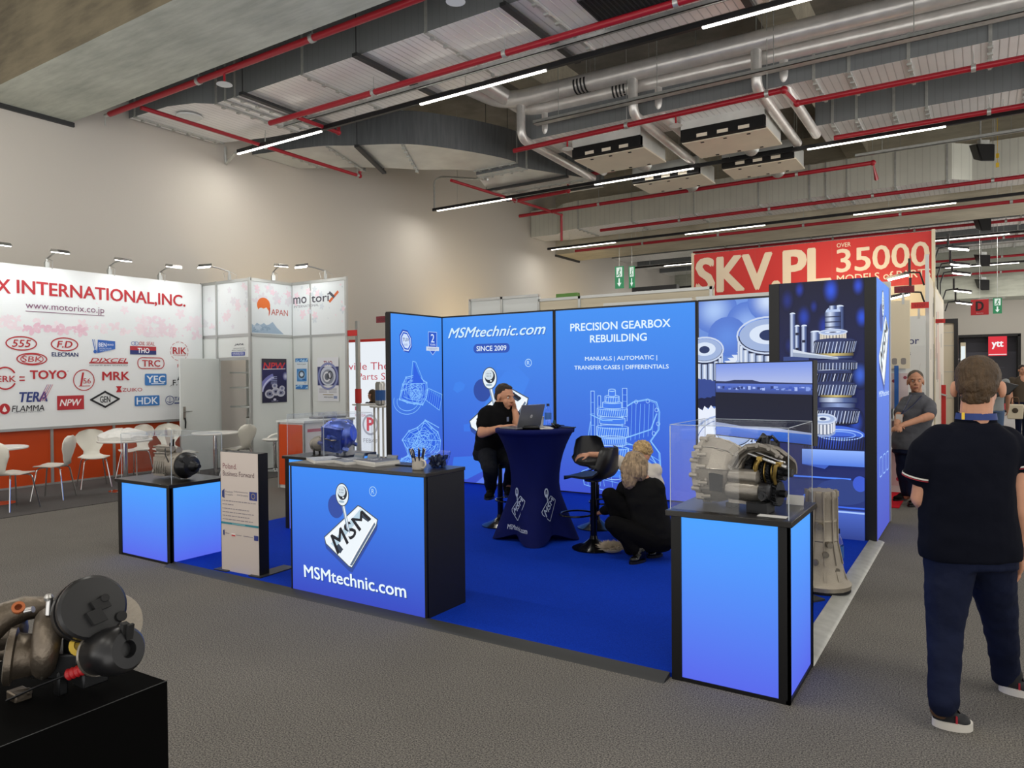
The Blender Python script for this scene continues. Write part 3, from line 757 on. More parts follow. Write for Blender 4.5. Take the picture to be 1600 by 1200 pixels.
speaker('black loudspeaker under the far bright ducts', .0, 31, 5.62)
speaker('farthest black loudspeaker above the hanging D sign', .0, 34, 5.05)
t = thing('power_tag', 'yellow tag chain under the galvanised duct loudspeaker', 'tag', (.28, 18.9, 6.2))
MB().box(-.03, .03, 0, .01, 0, .1).box(-.03, .03, 0, .01, -.2, -.1).box(-.005, .005, 0, .01, -.1, 2.2).build('tag_plate', 'yellow', t, smooth=False)
# ================================================================== BLUE STAND: artwork
def text_quad(A, t, p, col, bold=0, shear=0):
    """lettering bent into four corners (lower left, lower right, upper right, upper left)"""
    if bold > .003:
        e = bold * .9; h = hypot((p[3][0] - p[0][0]) * A.W, (p[3][1] - p[0][1]) * A.H)
        for dx, dy in ((0, 0), (-e, 0), (e, 0), (-e * .6, e * .6), (e * .6, e * .6), (-e * .6, -e * .6), (e * .6, -e * .6)): text_quad(A, t, [(x + dx * h / A.W, y + dy * h / A.H) for x, y in p], col, 0, shear)
        return A
    bold = 0
    vs, fs = text_mesh(t, bold, shear)
    xs = [k[0] for k in vs]; ys = [k[1] for k in vs]; a, b, c, d = min(xs), max(xs), min(ys), max(ys); out = []
    for x, y in vs:
        u, v = (x - a) / (b - a), (y - c) / (d - c)
        out.append(tuple(p[0][i] * (1 - u) * (1 - v) + p[1][i] * u * (1 - v) + p[2][i] * u * v + p[3][i] * (1 - u) * v for i in (0, 1)))
    return A.raw(out, fs, col)

def emblem(A, cx, cy, s, mode='chrome', shx=1.0):
    """gear-lever emblem: knob on a stick over a tilted plate reading MSM; (cx, cy) is the plate centre, s its scale"""
    def q(x, y): return (cx + x * s * shx / A.W, cy + y * s / A.H)
    plate = [(-.265, -.055), (-.25, -.1), (-.02, -.235), (.01, -.24), (.25, .085), (.26, .125), (.1, .2), (.075, .205)]
    P = lambda l: [q(*k) for k in l]
    kb = (-.075, .27)
    def oval(x, y, rx, ry, col, a=0, dx=0): c = q(x, y); A.ellipse(c[0], c[1], rx * s * shx / A.W, ry * s / A.H, col)
    if mode == 'chrome':
        sh = lambda l, dx, dy: [q(x + dx, y + dy) for x, y in l]
        c = '2b4aa0'
        oval(kb[0] - .07, kb[1] - .09, .08, .085, c); A.poly(sh(plate, .0, -.035), c); A.up()
        A.poly(P(plate), 'eef6fb'); A.up()
        A.poly(P([(-.2, -.095), (-.155, -.12), (.03, .06), (.15, .165), (.1, .185)]), 'b9d2e0')
        A.poly(P([(-.01, -.225), (.012, -.225), (.24, .09), (.225, .11)]), '5d6f86').poly(P([(-.16, -.12), (-.105, -.155), (-.075, -.12), (-.12, -.085)]), '33404f')
        A.poly(P([(.1, .13), (.17, .1), (.2, .12), (.13, .15)]), '3a4756'); A.up()
        A.line(P(plate), .008 * s, '46535f', True); A.up()
        A.line(P([(-.24, -.06), (.08, .185)]), .006 * s, 'ffffff').line(P([(0, -.2), (.235, .115)]), .008 * s, 'ffffff')
        A.up(); text_quad(A, 'MSM', [q(-.13, -.165), q(.2, .125), q(.115, .175), q(-.2, -.035)], '16181b', .02); A.up()
        A.poly(P([(-.085, .2), (-.052, .2), (.0, .0), (-.035, .03)]), '8fa2b4'); A.poly(P([(-.072, .2), (-.06, .2), (-.012, .02), (-.022, .03)]), 'f4fbff'); A.up()
        oval(*kb, .067, .083, '3c4855'); A.up(); oval(*kb, .06, .076, 'e9f3f8'); A.up()
        oval(kb[0] + .002, kb[1] + .012, .047, .05, '20262c'); A.up(); oval(kb[0] - .006, kb[1] + .025, .04, .038, 'cfdde6'); A.up()
        for i in range(3):
            for j in range(2): oval(kb[0] - .022 + i * .016, kb[1] + .016 + j * .018, .004, .005, '76848f')
        oval(kb[0] + .012, kb[1] - .02, .008, .006, 'f8ffff'); oval(kb[0] - .006, kb[1] - .05, .03, .008, '9db4c4')
    else:
        A.line(P(plate), .014 * s, mode, True)
        text_quad(A, 'MSM', [q(-.13, -.165), q(.2, .125), q(.115, .175), q(-.2, -.035)], mode, .03)
        A.poly(P([(-.085, .2), (-.045, .2), (.0, .0), (-.035, .03)]), mode)
        c = q(*kb); A.ring(c[0], c[1], .055 * s * shx / A.W, .07 * s / A.H, .028 * s, mode); oval(kb[0], kb[1] - .055, .05, .03, mode)
        for i in range(3): oval(kb[0] - .02 + i * .02, kb[1] + .015, .006, .007, mode); oval(kb[0] - .02 + i * .02, kb[1] - .01, .006, .007, mode)
    return A.up()

def registered(A, u, v, r, col):
    A.ring(u, v, r / A.W, r / A.H, r * .16, col); A.text('R', u - .42 * r / A.W, v - .52 * r / A.H, .84 * r / A.W, 1.04 * r / A.H, col, .01)

def wire_gears(A, cx, y0, y1, wx, col, dim, bands):
    """see-through line drawing of a stack of gears"""
    for b0, b1, w, teeth in bands:
        a, b = y0 + (y1 - y0) * b0, y0 + (y1 - y0) * b1; k = wx * w; e = (b - a) * .22
        A.poly([(cx - k, a), (cx + k, a), (cx + k, b), (cx - k, b)], dim); A.up()
        A.line([(cx - k, a), (cx - k, b)], .009, col).line([(cx + k, a), (cx + k, b)], .009, col)
        A.ring(cx, b, k, e, .009, col, 20); A.ring(cx, a, k, e, .009, col, 14, 0, pi, 2 * pi)
        if teeth:
            for i in range(teeth):
                x = cx - k + 2 * k * (i + .5) / teeth; A.line([(x - k * .04, a - e * .6), (x + k * .04, b - e * .6)], .007, col)
    A.up()

def scribble(A, pts, col, w=.005, closed=True): A.line(pts, w, col, closed)

def panel_ground(A, top='3f90f2', bottom='3a4fcb'):
    A.grad(0, 0, 1, 1, bottom, top, 10); A.up()

# --- left return wall (faces the aisle side)
def light_wall(name, label, O, ux, W, H, paint, thick=.08, sides=True):
    """framed fabric light wall; O lower left of the printed face"""
    ux = V(ux); uz = V(0, 0, 1); n = ux.cross(uz).normalized()
    t = thing(name, label, 'light wall', O, 0, 'light walls of the blue stand')
    b = MB()
    def bar(a0, a1, z0, z1, d0, d1):
        vs = [ux * a + n * d + uz * z for a in (a0, a1) for d in (d0, d1) for z in (z0, z1)]
        b.add(vs, [(0, 1, 3, 2), (4, 6, 7, 5), (0, 4, 5, 1), (2, 3, 7, 6), (0, 2, 6, 4), (1, 5, 7, 3)])
    bar(0, W, 0, H, -thick, -.004); bar(-.012, .008, 0, H, -thick, .004); bar(W - .008, W + .012, 0, H, -thick, .004); bar(0, W, H - .01, H + .012, -thick, .004); bar(0, W, -.0, .015, -thick, .004)
    b.build('frame', 'plastic', t, smooth=False)
    A = Art((0, 0, 0), ux, uz, W, H); panel_ground(A); paint(A); A.build('printed_fabric', 'lit', t)
    return t

LB, DB = '86c2ff', '2c60de'
def housing(A, cx, cy, rx, ry, seed, n=11, rings=((.55, .5),), col=LB, dim=DB, a=0):
    """line drawing of a ribbed gearbox housing"""
    R = random.Random(seed); pts = []
    for i in range(n):
        t = 2 * pi * i / n; k = .78 + .3 * R.random(); pts.append((cx + rx * k * cos(t + a), cy + ry * k * sin(t + a)))
    A.poly(pts, dim); A.up(); A.line(pts, .009, col, True)
    A.line([(cx + (x - cx) * .9, cy + (y - cy) * .9) for x, y in pts], .007, col, True)
    for (fx, fr) in rings:
        ex, ey = cx + rx * fx * (R.random() - .5), cy + ry * fx * (R.random() - .5)
        for m in (1, .8, .55, .25): A.ring(ex, ey, rx * fr * m, ry * fr * m, .007, col, 22)
        for i in range(10):
            t = 2 * pi * i / 10; A.line([(ex + rx * fr * cos(t), ey + ry * fr * sin(t)), (ex + rx * fr * .55 * cos(t), ey + ry * fr * .55 * sin(t))], .006, col)
    for i in range(n * 4):
        p, q = R.choice(pts), R.choice(pts); m, k = R.random() * .5, .5 + R.random() * .5
        A.line([(p[0] + (q[0] - p[0]) * m, p[1] + (q[1] - p[1]) * m), (p[0] + (q[0] - p[0]) * k, p[1] + (q[1] - p[1]) * k)], .006, col)
    A.line([(cx + (x - cx) * .72, cy + (y - cy) * .72) for x, y in pts], .007, col, True); A.line([(cx + (x - cx) * 1.03, cy + (y - cy) * 1.03) for x, y in pts], .006, col, True)
    for x, y in pts: A.ring(x, y, .025 / A.W * .6, .025 / A.H * .6, .007, col, 8)
    A.up()

def paint_left(A):
    # test badge and warranty shield
    u, v = .28, .845; r = .115
    A.ellipse(u, v, .115, r * .62, '1d46b8', 8, pi / 8); A.up(); A.ellipse(u, v, .1, r * .53, 'dbeaff', 8, pi / 8); A.up()
    A.ellipse(u, v, .088, .056, '2a58c8', 8, pi / 8); A.up(); A.ellipse(u, v, .07, .046, 'cfe0fb', 8, pi / 8); A.up()
    A.text('TUV', u - .06, v - .002, .12, .02, '16306e', .015); A.text('SUD', u - .03, v - .026, .06, .011, '3c5ca8'); A.text('ISO 9001', u - .05, v - .058, .1, .009, 'dbeaff')
    u = .8
    A.poly([(u - .085, v - .04), (u, v - .075), (u + .085, v - .04), (u + .085, v + .062), (u - .085, v + .062)], '2454c6'); A.up()
    A.line([(u - .085, v - .04), (u, v - .075), (u + .085, v - .04), (u + .085, v + .062), (u - .085, v + .062)], .008, 'b8d3fb', True)
    A.text('2', u - .035, v + .0, .07, .05, 'dbeaff', .01); A.text('YEARS', u - .06, v - .02, .12, .012, 'dbeaff')
    A.poly([(u - .13, v - .05), (u + .13, v - .05), (u + .13, v - .026), (u - .13, v - .026)], 'cfd9ea'); A.up(); A.text('WARRANTY', u - .1, v - .045, .2, .012, '6a7fa8')
    housing(A, .42, .56, .3, .09, 3, 12, ((.3, .45), (.8, .35)))
    A.poly([(.42, .73), (.5, .66), (.62, .6), (.4, .6)], DB); A.up(); A.line([(.4, .73), (.46, .725), (.62, .6), (.36, .6)], .009, LB, True)
    A.poly([(.7, .56), (.98, .5), (.9, .44), (.65, .5)], DB); A.up(); A.line([(.7, .57), (.98, .53), (.92, .435), (.65, .5)], .009, LB, True)
    for i in range(7): A.line([(.68 + i * .04, .565 - i * .006), (.64 + i * .04, .5 - i * .009)], .005, LB)
    A.ring(.3, .5, .2, .055, .008, LB, 20, 0, pi * .9, pi * 2); A.ring(.3, .5, .26, .075, .008, LB, 20, 0, pi * .9, pi * 2)
    housing(A, .58, .25, .38, .125, 9, 13, ((.4, .5), (.7, .3)))
    housing(A, .25, .13, .17, .055, 11, 9, ((.3, .6),))
    A.line([(.35, .2), (.62, .385), (.9, .33)], .012, LB)

def paint_name(A):
    # map of Europe behind the emblem
    land = ['3f82ea', '3b76e6', '3a6ce0']
    A.poly([(.1, .56), (.14, .54), (.2, .56), (.22, .59), (.17, .61), (.12, .6)], land[0])
    A.poly([(.28, .3), (.36, .28), (.37, .33), (.33, .36), (.35, .42), (.3, .42), (.26, .36)], land[1]); A.poly([(.2, .31), (.26, .31), (.26, .36), (.2, .35)], land[1])
    A.poly([(.07, .03), (.22, .02), (.38, .08), (.5, .05), (.6, .0), (.75, .02), (.98, .12), (1, .3), (.9, .42), (.8, .4), (.72, .46), (.55, .37), (.43, .3), (.34, .22), (.36, .17), (.1, .15)], land[1])
    A.poly([(.38, .45), (.52, .42), (.72, .5), (.8, .62), (.7, .69), (.58, .66), (.46, .55)], land[0]); A.poly([(.5, .68), (.62, .67), (.75, .71), (.68, .74), (.55, .72)], land[0])
    A.poly([(.3, .0), (.62, .0), (.7, .06), (.55, .1), (.42, .07)], '5a7bea'); A.up()
    text_quad(A, 'MSMtechnic.com', [(.062, .868), (.93, .868), (.95, .928), (.085, .928)], '2b57b8', .022, .12); A.up()
    text_quad(A, 'MSMtechnic.com', [(.058, .872), (.926, .872), (.946, .932), (.081, .932)], 'd3f0ff', .022, .12)
    A.rrect(.3, .775, .63, .83, .065, '2a52b4'); A.up(); A.text('SINCE 2009', .33, .788, .27, .029, 'e6f4ff', .02)
    registered(A, .79, .713, .052, 'bfe2ff')
    emblem(A, .525, .415, 1.95)

def paint_claim(A):
    for s, x0, x1, y0, y1, b in (('PRECISION GEARBOX', .12, .835, .88, .921, .03), ('REBUILDING', .27, .675, .815, .854, .03), ('MANUALS | AUTOMATIC |', .23, .745, .712, .739, .012), ('TRANSFER CASES | DIFFERENTIALS', .148, .822, .664, .692, .012)):
        A.text(s, x0, y0, x1 - x0, y1 - y0, 'e2f5ff', b)
    # line drawing of the gear stack with its housing
    hs = [(.5, .46), (.58, .5), (.68, .515), (.74, .5), (.76, .45), (.755, .36), (.7, .3), (.76, .24), (.77, .1), (.5, .1)]
    A.poly(hs, '3464da'); A.up(); A.line(hs, .012, LB, True); A.line([(x * .97 + .015, y * .97 + .01) for x, y in hs], .006, LB, True)
    for i in range(6): A.line([(.56 + i * .03, .3 + i * .006), (.57 + i * .03, .49)], .005, LB)
    for k in range(5): A.line([(.52, .29 - k * .03), (.6 + k * .03, .27 - k * .03), (.76, .2 - k * .025)], .006, LB)
    A.line([(.52, .31), (.7, .36), (.74, .44)], .016, LB); A.line([(.52, .28), (.66, .27), (.76, .16)], .012, LB)
    for x, y in ((.6, .5), (.68, .505), (.74, .46), (.75, .39), (.72, .34)): A.ring(x, y, .012, .01, .006, 'a9d4ff', 10)
    for x, w, y0, y1 in ((.285, .013, .25, .555), (.335, .011, .25, .53), (.52, .016, .4, .57)):
        A.rect(x - w, y0, x + w, y1, '2f66dc'); A.up(); A.line([(x - w, y0), (x - w, y1), (x + w, y1), (x + w, y0)], .008, 'a9d4ff')
        for i in range(5): A.line([(x - w, y0 + (y1 - y0) * i / 5), (x + w, y0 + (y1 - y0) * i / 5)], .005, LB)
    wire_gears(A, .43, .1, .56, .115, 'a9d4ff', '3f7cee', ((0, .12, .55, 0), (.12, .22, .9, 0), (.24, .34, 1.0, 14), (.38, .46, .85, 14), (.48, .58, 1.0, 14), (.62, .68, .8, 0), (.71, .79, .95, 14), (.8, .86, .6, 0), (.87, .93, .45, 6), (.94, 1, .22, 0)))
    A.line([(.27, .43), (.36, .4), (.43, .4)], .014, LB); A.line([(.27, .39), (.25, .3), (.28, .22)], .01, LB, False)
    bs = [(.2, .12), (.32, .16), (.55, .13), (.77, .12), (.77, .03), (.5, .01), (.22, .05)]
    A.line(bs, .008, LB, True); A.line([(.22, .1), (.5, .07), (.76, .09)], .006, LB); A.line([(.34, .16), (.34, .05)], .006, LB); A.line([(.5, .13), (.5, .01)], .006, LB)
    for i in range(8): A.line([(.24 + i * .06, .115), (.25 + i * .06, .05)], .005, LB)
    A.up()

def gear2d(A, cx, cy, rx, ry, n, face, dark, drop, t0=0, t1=2 * pi):
    """toothed wheel seen at a slant: face plus tooth depth falling by `drop`"""
    out = []
    for i in range(n * 2):
        t = 2 * pi * i / (n * 2); k = 1 if i % 2 else .9; out.append((cx + rx * k * cos(t), cy + ry * k * sin(t)))
    A.poly([(x, y - drop) for x, y in out], dark); A.up(); A.poly(out, face); A.up()

def rollers(A, cx, cy, rx, ry, h, n, c0='1b2340', c1='e6eefa', c2='7f95c0'):
    A.poly([(cx - rx, cy), (cx - rx * .92, cy - h)] + [(cx + rx * .92 * cos(pi + pi * i / 12), cy - h + ry * .9 * sin(pi + pi * i / 12)) for i in range(13)] + [(cx + rx, cy)], c0); A.up()
    for i in range(n):
        t = pi + pi * (i + .5) / n; x = cx + rx * .96 * cos(t); y = cy + ry * sin(t); w = rx * .5 * abs(sin(t)) * 2 / n + rx * .03
        A.hgrad(x - w, y - h * .86, x + w, y - h * .1, [c2, c1, c2])
    A.up()
    A.ring(cx, cy, rx, ry, .02, 'c9d6ee', 26); A.ring(cx, cy - h, rx * .92, ry * .9, .02, '8fa3cf', 20, 0, pi, 2 * pi); A.up()
    A.ellipse(cx, cy, rx * .93, ry * .9, '9fb3da'); A.up(); A.ellipse(cx, cy + ry * .05, rx * .6, ry * .55, 'd8e4f6'); A.up(); A.ellipse(cx, cy, rx * .28, ry * .3, '24345f'); A.up()

def paint_gears(A):
    A.grad(0, 0, 1, 1, '2f4fa8', '6f96e0'); A.up()
    for x, y, r, c in ((.1, .95, .14, 'a9c6f5'), (.3, .88, .13, '8fb0ee'), (.42, .98, .12, 'cfe0fb'), (.18, .82, .12, '5f8be0'), (.5, .8, .1, '3a63c8'), (.05, .7, .1, '3c5fc0'), (.75, .9, .2, '88a8ee'), (.8, .65, .25, '2d4aa8')):
        A.blob(x, y, r, r * .8, c, '5479cf' if y > .7 else '3a55ad'); A.up()
    # left roller bearing
    gear2d(A, -.02, .6, .2, .11, 26, '8fa4d8', '1a2347', .03)
    rollers(A, .04, .76, .115, .06, .12, 9)
    gear2d(A, .0, .57, .17, .05, 26, '33488f', '10183a', .05)
    # large white wheel with a bearing on it
    gear2d(A, .47, .66, .33, .12, 44, 'dfe8f8', '26356a', .045); A.ellipse(.47, .665, .26, .09, 'b7c8ea'); A.up()
    rollers(A, .42, .82, .18, .085, .12, 11)
    # lower white wheels
    gear2d(A, .1, .3, .26, .19, 40, 'e8eefb', '3a4b86', .03); A.ring(.16, .3, .2, .14, .02, '9db1de'); A.ring(.16, .3, .17, .12, .01, '5f78b8'); A.up()
    rollers(A, .22, .38, .12, .09, .13, 8)
    gear2d(A, .35, .1, .28, .1, 34, 'cdd9f2', '1a2550', .07)
    gear2d(A, .8, .35, .25, .16, 36, 'b9c9ec', '1a2550', .06)
    A.rect(0, 0, 1, .03, '16204a'); A.up()

def tooth_band(A, x0, x1, y0, y1, n=16, slant=.02, base=('0b1024', '3a466e', '10162e'), hi='a9b9e0', e=.012):
    A.hgrad(x0, y0, x1, y1, base); cx, rx = (x0 + x1) / 2, (x1 - x0) / 2
    A.raw(*ell_half(cx, y0, rx, e, -1), base[0]); A.up()
    A.raw(*ell_half(cx, y1, rx, e, 1), '2a3560'); A.up()
    for i in range(n):
        t = pi * (i + .5) / n; x = cx - rx * cos(t); w = max(.0016, .0048 * sin(t)); s = slant
        A.poly([(x - w - s / 2, y0 - e * .5 * sin(t)), (x + w - s / 2, y0 - e * .5 * sin(t)), (x + w + s / 2, y1 - e * .2), (x - w + s / 2, y1 - e * .2)], hi if i % 3 else 'dfe8fb')
    A.up()

def ell_half(cx, cy, rx, ry, sg):
    p = [(cx + rx * cos(pi * i / 14), cy + sg * ry * sin(pi * i / 14)) for i in range(15)]
    return p, [tuple(range(15))]

def paint_tower(A):
    A.grad(0, 0, 1, 1, '1d2a6e', '070b24'); A.up()
    R = random.Random(4)
    for x, y, r, c in ((.62, .96, .1, '2a55e0'), (.3, .86, .09, '1f3fb0'), (.55, .82, .1, '1b36a0'), (.93, .97, .07, '2a4cd0'), (.97, .85, .08, '2450d8'), (.1, .93, .08, '16287a'), (.25, .97, .06, '1c37a8'), (.42, .9, .05, '172d88'), (.85, .74, .08, '13246c'), (.12, .75, .07, '122266'), (.95, .63, .1, '3a62d0'), (.9, .45, .1, '2b4cb8')):
        A.blob(x, y, r, r * .55, c, '0b1236'); A.up()
    met = ('2b3a66', 'cfdcf4', '55699c', '1b2750')
    for x0, x1, y0, y1 in ((.13, .2, .69, .875), (.19, .25, .7, .825), (.27, .34, .7, .825), (.38, .5, .72, .8), (.67, .77, .78, .895)):
        A.hgrad(x0, y0, x1, y1, met); A.raw(*ell_half((x0 + x1) / 2, y1, (x1 - x0) / 2, .006, 1), 'dce8fa'); A.up()
    for k in range(3): A.rect(.2 + .08 * (k % 2), .73 + .03 * k, .24 + .08 * (k % 2), .74 + .03 * k, '0b1230')
    A.rect(.05, .685, .36, .705, '33457f'); A.up()
    A.hgrad(.55, .8, .74, .875, met); A.raw(*ell_half(.645, .875, .085, .02, 1), 'b9cbee'); A.up(); A.hgrad(.6, .885, .69, .9, met); A.up()
    for i in range(3): A.rect(.55, .815 + i * .02, .74, .819 + i * .02, '1a2448')
    A.up(); rollers(A, .645, .797, .155, .008, .03, 12, '3a4468', 'f2ead6', '8f8a86')
    tooth_band(A, .42, .9, .72, .762, 18, .03); A.hgrad(.44, .705, .88, .715, ('5b4f2a', 'd8c27a', '4d4526')); A.hgrad(.46, .695, .87, .703, met); A.up()
    A.poly([(.17, .735), (.17, .705), (.71, .69), (.7, .7), (.32, .722)], '9aa8c0'); A.poly([(.17, .735), (.32, .722), (.7, .7), (.7, .697), (.17, .722)], 'd3dcea'); A.up()
    tooth_band(A, .41, .92, .655, .68, 20, .004); A.hgrad(.46, .64, .86, .652, met)
    tooth_band(A, .41, .865, .605, .638, 18, .03, ('070a1a', '1b2446', '080c1e'), '4d5c8c')
    tooth_band(A, .41, .9, .555, .595, 20, .03); A.hgrad(.5, .545, .86, .553, ('5b4f2a', 'd8c27a', '4d4526')); A.up()
    A.hgrad(.48, .525, .92, .543, met); A.hgrad(.5, .505, .9, .522, ('18234c', '8ea3d4', '18234c')); A.up()
    tooth_band(A, .42, .935, .45, .495, 20, .03)
    # big wheel and small bearing
    A.hgrad(.3, .345, 1, .395, ('142056', '2c4bb8', '101a48')); A.raw(*ell_half(.66, .395, .36, .04, 1), '3c66d8'); A.raw(*ell_half(.66, .345, .36, .02, -1), '101a48'); A.up()
    A.ring(.72, .4, .26, .02, .012, '9fc0ff'); A.ring(.72, .4, .18, .013, .012, '7fa8f8'); A.up()
    for i in range(24):
        x = .3 + .7 * i / 24; A.poly([(x, .345), (x + .018, .345), (x + .03, .39), (x + .022, .39)], '080c22')
    A.up(); rollers(A, .53, .46, .145, .018, .05, 10, '2b3450', 'f4f7fc', '8793ab')
    A.grad(.28, .28, 1, .34, '4f7be0', '8fb4ff'); A.poly([(.28, .28), (.55, .265), (.6, .28)], '3a5cc0'); A.up()
    A.rect(.02, .228, .85, .234, '4f86ff'); A.grad(.0, .06, 1, .22, '1c2d78', '24356e'); A.ellipse(.75, .18, .3, .05, '2b3f80'); A.up(); A.ellipse(.95, .215, .08, .03, '3a5ad0')
    A.grad(.4, .0, 1, .11, '2a3d88', '4a68c8'); A.rect(.4, .1, 1, .106, 'a9c8ff'); A.ring(.5, .155, .2, .015, .01, '4f86ff'); A.rect(.3, .118, 1, .124, '3a6af0'); A.up()

HW = 2.5
light_wall('light_wall', 'narrow blue left light wall with test badge and two line-drawn housings', (-6.88, 7.55, .022), (0, 1, 0), 1.15, HW - .02, paint_left)
light_wall('light_wall', 'blue light wall lettered MSMtechnic.com with emblem over a map of Europe', (-6.872, 8.7, .022), (1, 0, 0), 1.932, HW - .02, paint_name)
light_wall('light_wall', 'blue light wall reading PRECISION GEARBOX REBUILDING over a gear line drawing', (-4.91, 8.7, .022), (1, 0, 0), 1.97, HW - .02, paint_claim)
light_wall('light_wall', 'light wall with a close-up picture of white gears and bearings', (-2.91, 8.7, .022), (1, 0, 0), 1.98, HW - .02, paint_gears)
# --- tower screen
t = thing('screen_tower', 'tall black-framed tower showing a gear stack, right rear of the blue stand', 'tower', (-1.81, 7.6, .022))
b = MB().box(0, .975, .004, .1, 0, 2.49); b.box(0, .1, -.004, .01, 0, 2.49).box(.875, .975, -.004, .01, 0, 2.49); b.build('frame', 'black', t, smooth=False)
A = Art((.1, .002, 0), (1, 0, 0), (0, 0, 1), .775, 2.49); paint_tower(A); A.build('gear_picture', 'lit', t)
MB().box(.9, .975, .1, 1.1, 0, 2.49).build('side_box', 'plastic', t, smooth=False)
MB().box(.9, .99, 1.1, 1.16, 0, 2.56).build('side_frame', 'alu', t, smooth=False)
A = Art((.976, .02, 0), (0, 1, 0), (0, 0, 1), 1.07, 2.49); panel_ground(A, '4f8cf0', '4a55c4'); emblem(A, .55, .74, 1.6)
A.text('MSMtechnic', .1, .545, .8, .022, 'd8ecff', .02)
for i in range(3): A.rrect(.12 + i * .27, .235, .32 + i * .27, .31, .05, '9fc4ff', .012)
A.build('side_print', 'lit', t)
t = thing('stand_number_sign', 'dark red number tag clamped at the left end of the blue walls', 'sign', (-7.05, 7.56, 2.37))
MB().box(-.1, .1, 0, .01, 0, .09).build('plate', 'red_dark', t, smooth=False)
A = Art((-.1, 0, 0), (1, 0, 0), (0, 0, 1), .2, .09); A.text('6.0 D25', .15, .3, .7, .4, '2a0810'); A.build('lettering', 'print', t)
# cable duct on top of the blue walls
tag(MB().box(-4.2, -3.0, 8.74, 8.8, 2.515, 2.555).box(-2.95, -1.0, 8.74, 8.8, 2.515, 2.56).build('cable_channel', 'alu', smooth=False), 'grey cable channel lying along the top of the blue walls', 'channel')

# ================================================================== PLINTHS AND COUNTER
def plinth(label, x0, x1, y0, y1, h, post=.055, right_open=False):
    t = thing('display_plinth', label, 'plinth', (x0, y0, .0), 0, 'lit display plinths')
    w, d = x1 - x0, y1 - y0
    b = MB().box(.012, w - .012, .012, d - .012, 0, h - .03)
    for (a, c) in ((0, post), (w - post, w)): b.box(a, c, 0, .03, 0, h - .03).box(a, c, d - .03, d, 0, h - .03)
    b.box(0, w, .002, .02, 0, .02); b.box(w - .02, w - .001, 0, d, 0, .02); b.box(w - .012, w, 0, .018, 0, h - .03).box(w - .012, w, d - .035, d, 0, h - .03)
    b.build('body', 'black', t, smooth=False)
    MB().box(-.025, w + .015, -.02, d + .03, h - .03, h).build('top', 'top', t, bevel=.003)
    for nm, O, ux, W in (('front_light', (post, .008, .02), (1, 0, 0), w - 2 * post), ('side_light', (w - .009, .018, .02), (0, 1, 0), d - .053)):
        A = Art(O, ux, (0, 0, 1), W, h - .055); A.grad(0, 0, 1, 1, '5566ea', '46a0ff', 10); A.build(nm, 'lit', t)
    return t
plinth('lit plinth at the right front corner under the large cutaway gearbox', -1.385, -.785, 3.68, 4.26, .9)
plinth('lit plinth at the left front corner under the small gearbox', -6.71, -5.885, 3.655, 4.19, .7)
plinth('lit plinth behind the counter under the blue-tinted gearbox', -6.2, -5.62, 5.15, 5.88, .79)

def acrylic_case(label, x0, x1, y0, y1, z0, z1):
    t = thing('acrylic_case', label, 'case', (x0, y0, z0), 0, 'clear display cases')
    w, d, h = x1 - x0, y1 - y0, z1 - z0; e = .006
    b = MB().box(0, w, 0, e, 0, h).box(0, w, d - e, d, 0, h).box(0, e, e, d - e, 0, h).box(w - e, w, e, d - e, 0, h).box(0, w, 0, d, h, h + e)
    b.build('hood', 'acrylic', t, smooth=False)
    k = MB()
    for x in (0, w):
        for y in (0, d): k.box(x - .002, x + .002, y - .002, y + .002, 0, h)
    for y in (0, d): k.box(0, w, y - .002, y + .002, h + e - .002, h + e + .001)
    for x in (0, w): k.box(x - .002, x + .002, 0, d, h + e - .002, h + e + .001)
    k.build('edge', 'acrylic_edge', t, smooth=False)
acrylic_case('clear case over the large cutaway gearbox', -1.39, -.79, 3.69, 4.27, .901, 1.345)
acrylic_case('clear case over the small gearbox on the left plinth', -6.69, -5.9, 3.68, 4.18, .701, 1.11)
acrylic_case('clear case over the blue-tinted gearbox behind the counter', -6.18, -5.63, 5.17, 5.87, .791, 1.22)

t = thing('reception_counter', 'black counter with lit blue MSMtechnic.com front', 'counter', (-4.375, 3.68, 0))
MB().box(0, 1.315, .012, .425, 0, .955).box(0, .012, 0, .02, 0, .955).box(1.3, 1.315, 0, .02, 0, .955).build('body', 'black', t, smooth=False)
MB().box(-.008, 1.322, -.006, .43, .955, .98).build('top', 'top', t, bevel=.003)
A = Art((.012, .006, .012), (1, 0, 0), (0, 0, 1), 1.288, .94); panel_ground(A, '3488f4', '3446c0')
emblem(A, .475, .53, 1.0); registered(A, .65, .868, .032, 'a9d0f4')
text_quad(A, 'MSMtechnic.com', [(.112, .128), (.882, .128), (.878, .222), (.108, .222)], '24418f', .03); A.up()
text_quad(A, 'MSMtechnic.com', [(.107, .134), (.877, .134), (.873, .228), (.103, .228)], 'e9f8ff', .03); A.build('printed_front', 'lit', t)

# ---- Poland information board
t = thing('information_board', 'white upright Poland. Business Forward board between plinth and counter', 'sign', (-5.32, 3.75, .022), radians(3))
MB().box(0, .455, .004, .1, 0, .985).build('body', 'black', t, smooth=False)
MB().box(-.06, .1, -.03, .3, -.0, .008).build('foot', 'rail', t, smooth=False); MB().box(.36, .5, -.03, .34, 0, .008).build('foot', 'rail', t, smooth=False)
A = Art((.004, .003, .0), (1, 0, 0), (0, 0, 1), .447, .985); A.rect(0, 0, 1, 1, 'cfc4bd'); A.up()
A.text('Poland.', .06, .86, .38, .045, '7a3a44'); A.text('Business Forward', .06, .8, .84, .042, '5a3f45', .004)
A.poly([(.03, .62), (.1, .61), (.1, .69), (.03, .67)], '2c3c78'); A.text('Fundusze', .13, .66, .2, .016, '6a6a78'); A.text('Europejskie', .13, .635, .2, .016, '6a6a78')
